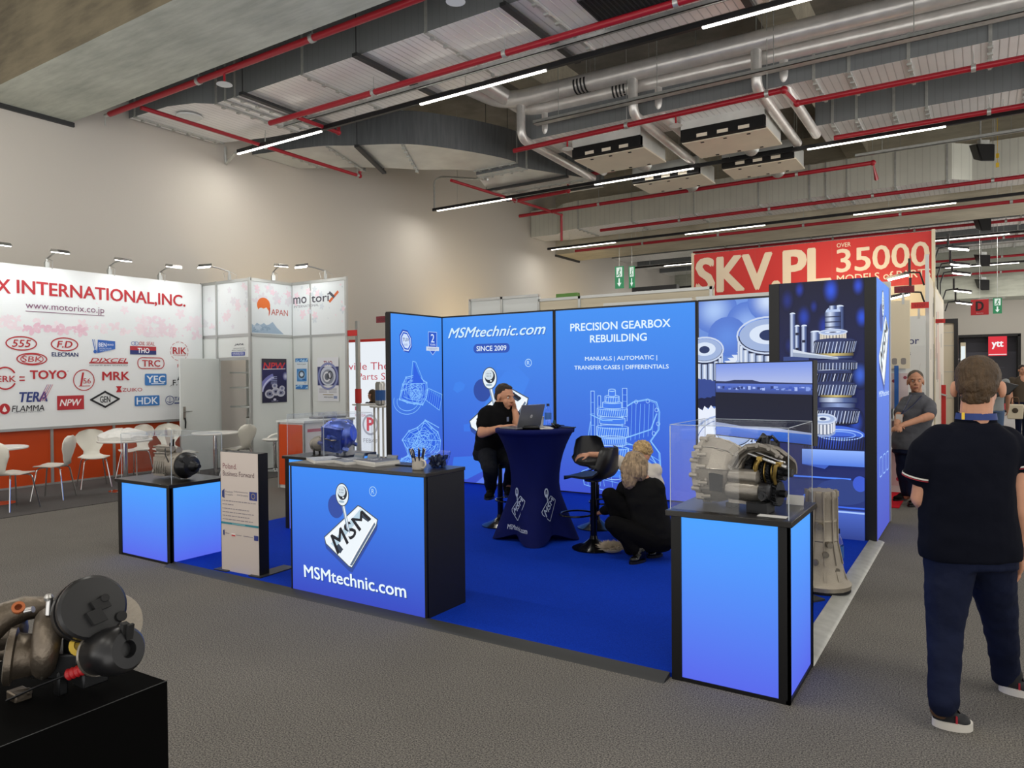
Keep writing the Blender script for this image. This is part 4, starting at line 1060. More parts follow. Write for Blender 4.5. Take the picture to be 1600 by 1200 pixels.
A.text('Dofinansowane przez', .36, .665, .37, .016, '6a6a78'); A.text('Unię Europejską', .44, .638, .29, .018, '6a6a78')
A.rect(.77, .615, .97, .685, '2b3a86'); A.up()
for i in range(12): A.ellipse(.87 + .045 * cos(i * pi / 6), .65 + .021 * sin(i * pi / 6), .007, .0035, 'e8d24a', 6)
R = random.Random(31)                      # paragraph lines too small to read: broken grey strokes
for i, b_ in enumerate((.9, .34, .72, .84, .78, .82)):
    x = .04
    while x < b_: w_ = .03 + .07 * R.random(); A.rect(x, .588 - i * .03 - (.005 if i > 1 else 0), min(x + w_, b_ + .04), .595 - i * .03 - (.005 if i > 1 else 0), '8d868e'); x += w_ + .015
A.rect(0, .395, 1, .412, '2e8494'); A.rect(.3, .401, .65, .406, '9cc4c8')
A.poly([(.05, .3), (.09, .3), (.09, .345), (.05, .34)], '2c3c78'); A.rect(.11, .315, .22, .321, '8d868e'); A.rect(.28, .3, .38, .312, 'c8303a'); A.rect(.28, .312, .38, .324, 'e8e4e0'); A.rect(.41, .31, .55, .316, '8d868e'); A.rect(.6, .31, .85, .316, '8d868e'); A.rect(.88, .29, .99, .33, '2b3a86')
A.build('printed_front', 'print', t)

# ---- television behind the right plinth
t = thing('television', 'flat television on a stand behind the large gearbox case', 'television', (-.93, 5.08, 0), atan2(.57, -.83) - pi)
# local x runs from the left end (-1) to the right end (0); faces -y
b = MB().box(-1.0, 0, 0, .035, 1.135, 1.70).build('case', 'plastic', t, smooth=False)
A = Art((-.992, -.0005, 1.143), (1, 0, 0), (0, 0, 1), .984, .549); A.rect(0, 0, 1, 1, '101428'); A.up()
A.grad(0, .72, 1, 1, 'b9c6f0', '7f9cf2'); A.poly([(0, .72), (0, .76), (.12, .755), (.22, .775), (.42, .775), (.5, .75), (.75, .745), (1, .74), (1, .72)], '2a3560'); A.grad(0, .58, 1, .725, '30407c', '5a78d8'); A.up()
R = random.Random(2)
for i in range(60): x = R.random(); A.rect(x, .64 + .05 * R.random(), x + .03, .645 + .05 * R.random() + .004, R.choice(['8aa4f0', 'b0c4ff', '2b3c80', '405cc0']))
A.up(); A.grad(0, .16, 1, .6, '12182c', '0e1220'); A.up(); A.grad(0, 0, 1, .12, '1f5ac8', '3a76dc'); A.poly([(0, .12), (1, .12), (1, .14), (.6, .17), (.3, .15), (0, .18)], 'b8c4e6'); A.build('screen', 'screen', t)
MB().box(-.56, -.44, .036, .1, .03, 1.5).box(-.62, -.38, .035, .06, 1.2, 1.55).build('stand_column', 'plastic', t, smooth=False)
MB().box(-.8, -.2, -.08, .3, .022, .036).build('stand_foot', 'rail', t, smooth=False)

# ---- stretch-covered high table
t = thing('high_table', 'high round table in a blue stretch cover with white emblems', 'table', (-3.67, 6.08, .022))
def cover_r(th, z):
    k = max(0, (.5 - z)) / .5; a = cos(4 * (th - radians(-62))); w = .235
    if z > .55: s = (z - .55) / .5; return w + (.375 - w) * min(1, s) ** 2.2
    return w + (.17 * k ** 1.1) * (.62 + .38 * a) + .02 * k * a
rings = []; N = 72
zs = [0, .03, .08, .15, .22, .3, .38, .46, .55, .64, .74, .84, .93, 1.0, 1.035]
for z in zs:
    rg = []
    for j in range(N):
        th = 2 * pi * j / N; lift = (.075 * (.5 - .5 * cos(4 * (th - radians(-62)))) if z < .3 else 0) * (1 - z / .3 if z < .3 else 0)
        r = cover_r(th, z); rg.append((r * cos(th), r * sin(th), z + lift))
    rings.append(rg)
for z, r in ((1.045, .385), (1.075, .388), (1.082, .38)): rings.append([(r * cos(2 * pi * j / N), r * sin(2 * pi * j / N), z) for j in range(N)])
MB().loft(rings).build('stretch_cover', 'table_cloth', t, ang=80)
def on_cover(a0, z0, draw, name, W=.4, H=.5):
    """artwork printed on the cover, wrapped to its curve"""
    A = Art((0, 0, 0), (1, 0, 0), (0, 0, 1), W, H, 0); draw(A); nv = []
    for p in A.v:
        z = z0 + p.z; th = a0 + (p.x - W / 2) / .33
        r = cover_r(th, z) + .008; nv.append(V(r * cos(th), r * sin(th), z))
    A.v = nv; A.build(name, 'print', t)
for da in (-100, -28):
    on_cover(radians(da), .13, lambda A: emblem(A, .5, .42, .52, 'a9b6cc', .8), 'emblem')
on_cover(radians(-98), .12, lambda A: text_quad(A, 'MSMtechnic.com', [(.05, .0), (.95, -.0), (.95, .1), (.05, .1)], 'c4cede', .01), 'lettering', .34, .46)

# ---- bar stools
def stool(label, loc, rz):
    t = thing('bar_stool', label, 'stool', loc, rz, 'black bar stools at the high table')
    MB().lathe([(.2, 0), (.2, .008), (.17, .022), (.09, .05), (.04, .09), (.033, .12)], n=32).build('base', 'black_gloss', t)
    MB().cyl((0, 0, .1), (0, 0, .45), .031).cyl((0, 0, .45), (0, 0, .66), .024).build('column', 'black_gloss', t)
    MB().tube([(.031 * 1, 0, .3), (.16, .1, .3), (.2, 0, .3), (.16, -.1, .3), (.031, 0, .3)][0:0] or [(.03 + .15 * (1 - cos(a)) , .17 * sin(a), .3) for a in [2 * pi * i / 24 for i in range(24)]], .009, 8, closed=True).build('footrest', 'black_gloss', t)
    # bucket shell: profile from the front lip back and up
    prof = [(.21, .655), (.2, .672), (.12, .668), (0, .655), (-.1, .655), (-.16, .68), (-.19, .74), (-.205, .83), (-.215, .92), (-.22, .945)]
    hw = [.17, .19, .2, .2, .2, .2, .195, .18, .15, .1]; lift = [.0, .005, .015, .025, .04, .06, .03, .0, 0, 0]
    top, bot = [], []
    for (x, z), w, l in zip(prof, hw, lift):
        r1, r2 = [], []
        for j in range(13):
            s = -1 + j / 6; e = abs(s) ** 3
            fx = (.07 * e if z > .7 else 0)
            r1.append((x + fx, s * w, z + l * e)); r2.append((x + fx - (.016 if z > .7 else 0), s * w, z + l * e - (.018 if z <= .7 else .004)))
        top.append(r1); bot.append(r2)
    b = MB(); n = 13; k = len(top)
    vs = [p for r in top for p in r] + [p for r in bot for p in r]; o = n * k; fs = []
    for i in range(k - 1):
        for j in range(n - 1):
            a = i * n + j; fs.append((a, a + 1, a + n + 1, a + n)); fs.append((o + a, o + a + n, o + a + n + 1, o + a + 1))
    for i in range(k - 1):
        for j in (0, n - 1): a = i * n + j; fs.append((a, a + n, o + a + n, o + a))
    for i in (0, k - 1):
        for j in range(n - 1): a = i * n + j; fs.append((a, a + 1, o + a + 1, o + a))
    b.add(vs, fs); b.cyl((0, 0, .62), (0, 0, .65), .08); b.build('seat_shell', 'plastic', t, ang=60)
    MB().tube([(.0, 0, .62), (.05, -.14, .6), (.08, -.2, .57)], .007).build('lever', 'black_gloss', t)
    return t
s0 = stool('bar stool with high tub back nearest the crouching woman', (-3.0, 6.0, .022), radians(178))
dup(s0, (-3.38, 6.83, .022), radians(-33), 'bar stool behind the nearest one, its seat back against the blue wall')
dup(s0, (-4.31, 6.42, .022), radians(-18), 'bar stool the laptop man sits on')
# ================================================================== WHITE STAND ON THE LEFT
def blossoms(A, n, box, seed, r=.06, dens=('f3d3de', 'efc6d4', 'f6dfe7')):
    R = random.Random(seed)
    for i in range(n):
        x, y = box[0] + R.random() * (box[2] - box[0]), box[1] + R.random() * (box[3] - box[1]); k = r * (.4 + .8 * R.random()); c = R.choice(dens); a0 = R.random() * 6
        if i % 3 == 0:
            A.ellipse(x, y, .3 * k / A.W, .16 * k / A.H, c, 8, a0); continue
        for j in range(5):
            a = a0 + j * 2 * pi / 5; px, py = x + .55 * k * cos(a) / A.W, y + .55 * k * sin(a) / A.H
            if box[0] < px < box[2] and box[1] < py < box[3]: A.ellipse(px, py, .5 * k / A.W, .3 * k / A.H, c, 8, a)
    A.up()

t = thing('logo_wall', 'white sign wall with red INTERNATIONAL,INC. lettering over an orange base', 'sign wall', (-12.0, 3.0, 0))
MB().box(-.03, .0, 0, 5.08, 0, .9).build('base', 'orange', t, smooth=False)
MB().box(-.03, .012, 0, 5.08, 0, .035).build('skirting', 'alu', t, smooth=False)
for y in (.65, 1.58, 2.53, 3.48, 4.43): MB().box(-.02, .02, y - .02, y + .02, .03, .9).build('post', 'alu', t, smooth=False)
MB().box(-.05, .06, 0, 5.08, .9, 3.32).build('board', 'white', t, smooth=False)
MB().box(-.02, .075, 0, 5.08, .86, .9).build('ledge', 'alu', t, smooth=False)
A = Art((.066, 0, .9), (0, 1, 0), (0, 0, 1), 5.08, 2.42)
A.rect(0, 0, 1, 1, 'e4e6e7'); A.up(); blossoms(A, 46, (.3, .6, .9, .68), 5, .09, ('ecdfe4', 'e9d8de')); blossoms(A, 20, (.42, .585, .6, .64), 6, .1, ('e6c6d2', 'e3bccb')); blossoms(A, 26, (.78, .59, .998, .74), 8, .13, ('e8dde2', 'e6d4dc')); blossoms(A, 14, (.3, .6, .998, .9), 12, .08, ('e8d9df', 'e9e0e4'))
red, navy, sky = 'b3242c', '1c2c63', '3a78bd'
A.text('MOTORI', .2, .818, .145, .083, red, .03); A.text('X', .352, .818, .036, .083, red, .03)
text_quad(A, 'INTERNATIONAL,INC.', [(.4055, .811), (.935, .811), (.935, .905), (.4055, .905)], red, .03)
A.text('www.motorix.co.jp', .427, .722, .227, .052, '7d4a6b', -.003); A.rect(.427, .716, .654, .72, '7d4a6b')
def oval_logo(cx, cy, rx, ry, s, h, w, sh=0, b=.02, col=red, lw=.018):
    A.ring(cx, cy, rx, ry, lw, col); A.text(s, cx - w / 2, cy - h / 2, w, h, col, b, sh)
oval_logo(.4146, .5186, .04, .041, '555', .044, .05, .2); oval_logo(.4419, .4236, .04, .0355, 'SBK', .034, .055, .1, .0); A.ring(.4419, .4236, .03, .03, .012, red)
oval_logo(.5333, .5202, .038, .041, 'F.D', .042, .044, .2, .04); A.text('ELECMAN', .4965, .4426, .0755, .026, navy, .04)
bl = '3263b8'
A.poly([(.63, .468), (.6872, .498), (.6872, .551), (.632, .5575)], bl); A.up(); A.text('BEN', .635, .512, .024, .026, 'e4ebf5', .02, 0, .0); A.text('BRAND', .662, .52, .02, .012, 'e4ebf5', .01); A.text('ENGINE VALVES', .637, .495, .038, .01, 'c8d6ee'); A.text('VALVE GUIDES', .637, .481, .036, .01, 'c8d6ee')
A.ellipse(.6235, .478, .0055, .0115, bl); A.line([(.6165, .557), (.6235, .48)], .012, bl); A.line([(.622, .558), (.627, .485)], .006, bl)
A.text('OIL SEAL', .7659, .53, .0545, .025, red, 0, .25); A.ring(.747, .541, .007, .012, .008, '5a6fb0'); A.ring(.757, .541, .007, .012, .008, '5a6fb0')
A.rect(.7354, .494, .8256, .522, 'b3303a').rect(.7354, .465, .8256, .494, '2a3570'); A.up(); A.text('THO', .7612, .475, .04, .035, 'f0f0f4', .03)
for i in range(12): A.ring(.9098, .4934, .0335, .068, .008, red, 4, 0, i * pi / 6, i * pi / 6 + .36)
A.text('RIK', .886, .474, .05, .048, red, .03); A.text('PISTON RING', .888, .46, .045, .008, red); A.text('RI', .902, .375, .012, .025, red, .01)
A.text('DIXCEL', .608, .408, .12, .028, red, .03, .3); A.rect(.6045, .4, .728, .4075, red); A.text('ADVANCED BRAKE TECHNOLOGY', .6045, .383, .1235, .009, '5a5a66')
A.rrect(.7606, .3665, .8526, .443, .08, red, .014); A.text('TRC', .776, .381, .0625, .045, red, .03)
A.ring(.3709, .3062, .0276, .0655, .022, red, 30, 0, .5, 5.8); A.text('ERK', .35, .284, .048, .036, red, .02); A.rect(.4071, .309, .4215, .3165, red).rect(.4071, .289, .4215, .2965, red)
A.text('TOYO', .436, .301, .1, .052, red, .05); A.text('R', .5395, .346, .004, .006, red)
A.ring(.588, .2901, .031, .067, .014, red); A.poly([(.5755, .25), (.581, .25), (.589, .34), (.583, .34)], red); A.text('56', .586, .268, .023, .034, red, .0); A.rect(.572, .25, .606, .254, red)
A.text('MRK', .6451, .288, .0868, .056, red, .04)
A.rrect(.7839, .2483, .8608, .3302, .025, sky); A.up(); A.text('YEC', .7905, .268, .065, .048, 'e8eef6', .03); A.rect(.806, .257, .852, .262, 'e8eef6')
A.text('F.', .884, .245, .016, .04, '26262c', .02); A.poly([(.9, .28), (.91, .285), (.908, .32)], '26262c'); A.poly([(.87, .235), (.88, .25), (.884, .25)], '26262c')
A.poly([(.687, .247), (.7065, .247), (.701, .228), (.7065, .206), (.687, .206), (.693, .228)], red); A.text('ZUIKO', .7079, .208, .0665, .025, red, .0)
A.text('TERA', .407, .16, .074, .06, '27387a', .04, .2)
for i in range(4): A.line([(.458 + i * .005, .164), (.482 + i * .005, .264)], .008, 'c46a80' if i % 2 else '8c5a8c')
A.ellipse(.3679, .1219, .0138, .0326, red); A.up(); A.poly([(.362, .11), (.368, .103), (.374, .11), (.371, .125), (.368, .142), (.364, .125)], 'f0e4e2'); A.text('FLAMMA', .386, .102, .0865, .037, '23232b', .01, .15); A.text('High Quality, Made in Japan', .392, .0925, .073, .008, '5a5a66')
A.rect(.5087, .1012, .587, .1921, 'b32b33'); A.up(); A.text('NPW', .516, .126, .063, .042, 'f2ecec', .03, .25)
A.line([(.608, .16), (.652, .211), (.696, .16), (.652, .109)], .03, '1b1c22', True); A.text('GEN', .636, .139, .032, .042, '1b1c22', .02)
A.rrect(.7478, .1054, .8344, .1773, .02, sky); A.up(); A.text('HDK', .755, .117, .073, .048, 'e8eef6', .02)
A.ring(.8715, .138, .0155, .031, .012, '2c3f80'); A.line([(.862, .13), (.8715, .12), (.881, .13)], .01, '2c3f80'); A.line([(.8715, .12), (.8715, .16)], .01, '2c3f80'); A.text('TAIHO', .8882, .133, .06, .028, '2c3f80', .02); A.rect(.8882, .112, .95, .12, '2c3f80')
A.build('printed_sign', 'print', t)

def arm_lamp(label, loc, rz, reach=.36):
    t = thing('arm_spotlight', label, 'spotlight', loc, rz, 'arm spotlights on the white stand')
    MB().obox((0, 0, .02), (.05, .06, .1)).cyl((0, 0, .05), (0, 0, .13), .018).build('clamp', 'alu', t)
    MB().tube([(0, 0, .12), (reach * .5, 0, .17), (reach, 0, .2)], .012).tube([(-.02, 0, .12), (-.12, .02, .06), (-.1, .03, -.04)], .005).tube([(.02, .02, .12), (.1, .04, .08), (.08, .04, -.04)], .005).build('arm', 'steel', t)
    h = MB().hexa([(reach - .06, -.1, .19), (reach + .17, -.1, .155), (reach + .17, .1, .155), (reach - .06, .1, .19)], [(reach - .06, -.08, .235), (reach + .15, -.08, .2), (reach + .15, .08, .2), (reach - .06, .08, .235)]).build('lamp_head', 'steel', t, bevel=.006)
    MB().hexa([(reach - .04, -.085, .178), (reach + .15, -.085, .149), (reach + .15, .085, .149), (reach - .04, .085, .178)], [(reach - .04, -.085, .188), (reach + .15, -.085, .158), (reach + .15, .085, .158), (reach - .04, .085, .188)]).build('lens', 'lamp_face', h, smooth=False)
    return t
l0 = arm_lamp('arm spotlight over the word X, at the left picture edge', (-11.99, 4.72, 3.34), 0)
for y, w in ((5.5, 'second arm spotlight from the left on the sign wall'), (6.45, 'third arm spotlight from the left on the sign wall'), (7.32, 'arm spotlight at the right end of the sign wall')): dup(l0, (-11.99, y, 3.34), 0, w)
dup(l0, (-11.15, 8.1, 3.37), radians(-115), 'arm spotlight above the open storage door')
dup(l0, (-10.6, 8.6, 3.37), radians(-20), 'arm spotlight above the JAPAN panel')
dup(l0, (-9.75, 9.04, 3.37), radians(-125), 'arm spotlight above the motoriX panel')

# --- panel tower with storage room
t = thing('panel_tower', 'white panel tower with JAPAN and motoriX panels beside the sign wall', 'stand wall', (-12.0, 8.12, 0))
b = MB().box(0, .5, 0, .03, 0, 3.32).box(.5, 1.38, 0, .03, 1.98, 3.32).box(1.35, 1.38, 0, .94, 0, 3.32).box(1.38, 2.77, .91, .94, 0, 3.32).box(0, 1.35, .94, .97, 0, 3.3)
b.build('panel', 'white', t, smooth=False)
for (x, y) in ((.02, 0), (.46, 0), (1.37, 0), (1.38, .93), (1.88, .92), (2.76, .92)):
    MB().box(x - .022, x + .022, y - .024, y + .02, 0, 3.35).build('post', 'alu', t, smooth=False)
for (x0, x1, y0, y1, z) in ((0, 1.38, -.012, .02, 2.36), (0, 1.38, -.012, .02, 3.32), (1.36, 1.392, 0, .94, 2.36), (1.36, 1.392, 0, .94, 3.32), (1.38, 2.77, .898, .93, 2.36), (1.38, 2.77, .898, .93, 3.32), (.5, 1.38, -.012, .02, 1.95)):
    MB().box(x0, x1, y0, y1, z - .025, z + .025).build('rail', 'alu', t, smooth=False)
A = Art((0, -.002, 0), (1, 0, 0), (0, 0, 1), 1.38, 3.32); A.rect(.02, .72, .98, .99, 'dfe3e5'); A.up(); blossoms(A, 30, (.05, .75, .97, .98), 21, .08, ('e4d4db', 'd9d6dc', 'd3d6da'))
A.text('JAPA', .68, .655, .18, .013, '33384a', .03, .3); A.text('JAPAN AUTOMOTIVE', .66, .639, .22, .006, '5a5f6c'); A.text('PRODUCTS ASSOCIATION', .63, .629, .28, .006, '5a5f6c'); A.rrect(.62, .603, .89, .624, .01, '3a4a9a'); A.up(); A.text('RECOMMENDED PARTS', .645, .606, .22, .006, 'e4e8f4'); A.text('自動車優良部品', .645, .613, .22, .009, 'e4e8f4')
A.build('door_wall_print', 'print', t)
A = Art((1.382, 0, 0), (0, 1, 0), (0, 0, 1), .93, 3.32); A.rect(.02, .715, .98, .99, 'dfe4e6'); A.up(); blossoms(A, 26, (.05, .88, .97, .98), 22, .09, ('e8cdd8', 'd9d6dc'))
A.ellipse(.3, .8696, .15, .041, 'e0702c', 30); A.up(); A.poly([(.12, .826), (.2, .853), (.24, .856), (.3, .852), (.36, .86), (.42, .84), (.45, .826)], 'dfe4e6'); A.up(); A.poly([(.42, .86), (.45, .86), (.44, .83), (.41, .812)], 'c8502c')
A.text('APAN', .47, .822, .4, .032, 'b5473c', -.004)
A.poly([(.02, .722), (.02, .77), (.08, .758), (.14, .775), (.22, .765), (.3, .776), (.36, .765), (.42, .77), (.5, .785), (.6, .755), (.76, .722)], '9fb4c8'); A.up(); blossoms(A, 12, (.05, .725, .5, .76), 9, .06, ('8ea5bc', 'b4c5d4')); A.build('side_print', 'print', t)
A = Art((1.38, .897, 0), (1, 0, 0), (0, 0, 1), 1.39, 3.32); A.rect(.02, .715, .99, .99, 'dfe4e6'); A.up(); blossoms(A, 30, (.05, .76, .98, .98), 23, .08, ('e8d2db', 'cfd6dc'))
g_ = '4a4a55'
text_quad(A, 'mo', [(.04, .889), (.29, .889), (.29, .924), (.04, .924)], g_, .03); text_quad(A, 'tori', [(.385, .889), (.7, .889), (.7, .93), (.385, .93)], g_, .03); A.line([(.72, .888), (.86, .932)], .05, 'd0622c'); A.line([(.72, .932), (.79, .91)], .05, g_); A.text('INTERNATIONAL', .05, .867, .47, .013, '7a7a86', -.005)
A.build('right_print', 'print', t)
MB().box(.1, 1.33, .5, .9, 1.06, 1.09).build('shelf', 'white', t, smooth=False)
MB().box(.1, 1.33, .5, .9, 1.42, 1.445).build('shelf', 'white', t, smooth=False)
MB().box(.1, 1.33, .5, .9, 1.7, 1.725).build('shelf', 'white', t, smooth=False)
MB().tube([(1.3, .6, 1.95), (1.3, .62, 1.6), (1.27, .6, 1.3), (1.3, .6, 1.1)], .008).build('cable', 'rubber', t)
f = thing('small_fridge', 'grey small fridge under the storage shelves', 'fridge', (-11.3, 8.5, 0)); MB().box(0, .55, .02, .42, .02, .9).build('body', 'steel', f, bevel=.01); MB().box(.01, .54, 0, .02, .1, .88).build('door', 'duct_plain', f, bevel=.008)
d = thing('storage_door', 'open white storage door standing out from the panel tower', 'door', (-11.49, 8.1, .01))
MB().box(-.02, .02, -.76, 0, 0, 1.95).build('leaf', 'white', d, bevel=.003)
h = MB().box(.02, .026, -.72, -.67, .9, 1.12).build('lock_plate', 'steel', d)
MB().tube([(.02, -.695, 1.04), (.07, -.695, 1.04), (.07, -.58, 1.04)], .009).build('handle', 'steel', d)
MB().tube([(.03, -.69, .93), (.05, -.69, .86), (.04, -.69, .75)], .012).build('key_fob', 'rubber', d)
for z in (.3, 1.65): MB().cyl((.0, .0, z), (.0, .0, z + .09), .012).build('hinge', 'steel', d)

def poster(label, O, ux, W, H, paint):
    t = thing('poster', label, 'poster', O, 0, 'posters on the panel tower')
    ux = V(ux); n = ux.cross(V(0, 0, 1)); b = MB()
    b.hexa([(0, 0, 0), ux * W, ux * W + n * .002, n * .002], [V(0, 0, H), ux * W + V(0, 0, H), ux * W + n * .002 + V(0, 0, H), n * .002 + V(0, 0, H)]); b.build('sheet', 'paper', t, smooth=False)
    A = Art(n * .002, ux, (0, 0, 1), W, H); paint(A); A.build('print', 'print', t)
def p1(A):
    A.grad(0, 0, 1, 1, '1a1838', '2f2c62'); A.up(); A.rect(0, .88, 1, 1, '3a3440'); A.up(); A.text('NPW', .06, .76, .88, .15, 'c83a3a', .05, .15); A.up(); A.line([(.06, .76), (.94, .77)], .012, 'e4dcdc'); A.blob(.95, .6, .12, .1, 'cfd0e4', '4a4a86')
    A.ring(.7, .2, .75, .42, .1, '7a7cc0', 24, 0, 1.9, 3.0); A.ring(.7, .2, .7, .4, .03, 'c8cae8', 24, 0, 1.9, 3.0)
    for x, y, r in ((.3, .2, .16), (.55, .25, .14), (.75, .22, .14), (.8, .32, .08), (.5, .38, .08)): A.ring(x, y, r, r * .5, .035, 'bdbdcc'); A.ring(x, y, r * .5, r * .25, .02, '8488a8')
    for i in range(5): A.rect(.35, .42 + i * .04, .6, .435 + i * .04, '9aa0c8')
    A.ellipse(.5, .07, .06, .025, 'cfcfe4'); A.rect(.36, .03, .64, .038, 'b0b0cc')
poster('dark purple poster headed NPW on the tower side', (-10.604, 8.33, 1.17), (0, 1, 0), .54, .78, p1)
def p2(A):
    A.rect(0, 0, 1, 1, 'd6dfe6'); A.up(); A.rect(0, .88, 1, 1, '3f7fc0').rect(0, 0, 1, .14, '3a78bc'); A.up()
    R = random.Random(8)
    for i in range(16): A.ellipse(R.random(), .02 + .1 * R.random() + (.88 if i % 2 else 0), .1, .02, 'a8d0ee', 8, R.random())
    A.text('Made in Japan', .15, .78, .7, .05, '44546a', .01); A.rect(.12, .25, .9, .66, '3f86c8'); A.up(); A.blob(.5, .46, .36, .18, 'dfe8f0', '5a98d0'); A.ring(.5, .48, .2, .1, .03, '45505e'); A.rect(.55, .3, .8, .33, '1c4a8a'); A.rect(.7, .19, .76, .215, '44546a').rect(.8, .19, .86, .215, '44546a')
poster('narrow blue and white poster between the two dark posters', (-10.53, 9.015, 1.4), (1, 0, 0), .33, .56, p2)
def p3(A):
    A.rect(0, 0, 1, 1, 'd9dbe0'); A.up(); A.text('THO', .3, .82, .4, .1, '8c2c48', .03); A.rect(.0, .36, 1, .79, '34386c'); A.up(); A.ring(.5, .57, .44, .29, .04, '8088b8'); A.ellipse(.5, .58, .36, .22, 'c4cad8'); A.up(); A.blob(.5, .56, .28, .17, '4a4e58', '8a90a0'); A.ring(.45, .56, .14, .1, .03, 'd6d8de'); A.ring(.6, .6, .1, .08, .02, '2c2e36')
    for i in range(5): A.rect(.08, .29 - i * .025, .44, .298 - i * .025, '8a8a94').rect(.54, .29 - i * .025, .9, .298 - i * .025, '8a8a94')
    A.rect(.25, .14, .75, .155, '8a7a3a'); A.text('MADE IN JAPAN', .3, .07, .42, .035, '3a3a46', .02); A.rect(.76, .06, .92, .12, '8494b8')
poster('white poster headed THO over a dark engine picture', (-9.95, 9.015, 1.19), (1, 0, 0), .53, .77, p3)

# --- chairs, tables
def chair(label, loc, rz):
    t = thing('shell_chair', label, 'chair', loc, rz, 'white shell chairs of the left stand')
    # local: faces +x, seat 0.45
    R_ = []; prof = [(.2, .44), (.15, .455), (.05, .45), (-.06, .44), (-.14, .445), (-.18, .47), (-.2, .53), (-.215, .6), (-.225, .68), (-.235, .76), (-.24, .82), (-.243, .85)]
    w = [.13, .19, .205, .2, .16, .11, .105, .15, .2, .205, .15, .06]
    b = MB(); n = 9; k = len(prof); vs = []; fs = []
    for s in (0, 1):
        for (x, z), hw in zip(prof, w):
            for j in range(n):
                q = -1 + 2 * j / (n - 1); e = q * q
                vs.append((x + (e * .035 if z > .5 else 0) - (.012 if z > .5 and s else 0), q * hw, z + (e * .012 if z < .5 else 0) - (.012 if z <= .5 and s else 0)))
    o = n * k
    for i in range(k - 1):
        for j in range(n - 1):
            a = i * n + j; fs += [(a, a + 1, a + n + 1, a + n), (o + a, o + a + n, o + a + n + 1, o + a + 1)]
        for j in (0, n - 1): a = i * n + j; fs.append((a, a + n, o + a + n, o + a))
    for i in (0, k - 1):
        for j in range(n - 1): a = i * n + j; fs.append((a, a + 1, o + a + 1, o + a))
    b.add(vs, fs); b.build('seat_shell', 'chair', t, ang=60)
    for sx in (-1, 1):
        for sy in (-1, 1):
            MB().tube([(sx * .05, sy * .03, .43), (sx * .14, sy * .14, .425), (sx * .2, sy * .2, 0)], .0095, 8, bend=.05).build('leg', 'chrome', t)
    return t
c0 = chair('white chair in the left stand, cut by the left picture edge', (-10.15, 4.22, .008), radians(105))
dup(c0, (-10.55, 4.88, .008), radians(222), 'white chair side-on, between the two left tables')
dup(c0, (-11.15, 5.72, .008), radians(-18), 'white chair facing us before the orange base')
dup(c0, (-11.62, 6.62, .008), radians(-70), 'white chair behind the wrapped heap, half hidden by the gearbox case')
dup(c0, (-11.35, 7.0, .008), radians(-40), 'white chair against the orange base seen through the gearbox case')
dup(c0, (-10.5, 6.75, .008), radians(75), 'white chair back seen through the gearbox case')
dup(c0, (-10.3, 7.6, .008), radians(190), 'white chair side-on before the storage shelves')
def cafe_table(label, loc, r=.36):
    t = thing('cafe_table', label, 'table', loc, 0, 'round white tables of the left stand')
    MB().lathe([(r - .01, 0), (r, .008), (r, .022), (r - .008, .03)], (0, 0, .71), n=40).build('table_top', 'white_gloss', t)
    MB().cyl((0, 0, .02), (0, 0, .71), .035).lathe([(.06, 0), (.12, .02)], (0, 0, .69)).build('column', 'chrome', t)
    MB().lathe([(.22, 0), (.22, .008), (.1, .02), (.03, .03)], n=32).build('base', 'chrome', t)
    return t
t0 = cafe_table('round white table cut by the left picture edge', (-10.75, 4.28, .008))
dup(t0, (-10.35, 5.75, .008), 0, 'round white table carrying the plastic-wrapped heap')
dup(t0, (-10.35, 7.22, .008), 0, 'round white table behind the small gearbox case')
b = MB(); R = random.Random(11); rg = []
for i, (r, z) in enumerate(((.3, 0), (.31, .03), (.27, .07), (.2, .1), (.1, .125), (.02, .13))):
    rg.append([((r + .04 * R.random()) * cos(2 * pi * j / 22) * 1.05, (r + .05 * R.random()) * sin(2 * pi * j / 22) * .95, z + .035 * R.random() * (1 if i else 0)) for j in range(22)])
b.loft(rg); o = b.build('plastic_wrapping', 'wrap', ang=20); o.location = (-10.38, 5.75, .75); tag(o, 'crumpled white plastic wrapping heaped on the round table', 'wrapping')
# --- stool, bin, desk
t = thing('white_bar_stool', 'white bar stool with ring back before the panel tower', 'stool', (-10.3, 8.35, 0), radians(-90)); t.scale = (1, 1, .76)
MB().lathe([(.2, 0), (.2, .01), (.05, .03), (.03, .06)], n=28).cyl((0, 0, .05), (0, 0, .66), .03).build('column', 'chrome', t)
MB().lathe([(.02, .0), (.14, .015), (.19, .05), (.2, .07), (.17, .06), (.0, .045)], (0, 0, .66), n=28).build('seat', 'white_gloss', t)
MB().tube([(.19 * cos(a), .2 * sin(a), .72 + .13 * max(0, -cos(a)) ** .7) for a in [2 * pi * i / 28 for i in range(28)]], .022, 10, closed=True).build('ring_back', 'white_gloss', t)
MB().tube([(0, .03, .64), (.12, .1, .6)], .008).build('lever', 'chrome', t)
b = MB().lathe([(.2, 0), (.245, .37), (.26, .375), (.26, .39), (.24, .39), (.19, .02)], n=32)
o = b.build('waste_bin', 'rubber'); o.location = (-9.62, 8.33, 0); tag(o, 'wide black waste bin before the white bar stool', 'bin')
t = thing('info_desk', 'orange-ended white desk with a pink flower sign, under the THO poster', 'desk', (-8.7, 7.1, 0))
MB().box(0, .56, .02, .98, 0, .96).build('body', 'white', t, smooth=False)
MB().box(.03, .53, .0, .02, .05, .93).build('end_panel', 'orange', t, smooth=False)
for x in (0.0, .54): MB().box(x, x + .025, -.005, .025, 0, .97).build('post', 'alu', t, smooth=False)
MB().box(-.02, .58, -.01, 1.0, .96, .99).build('top', 'white', t, smooth=False)
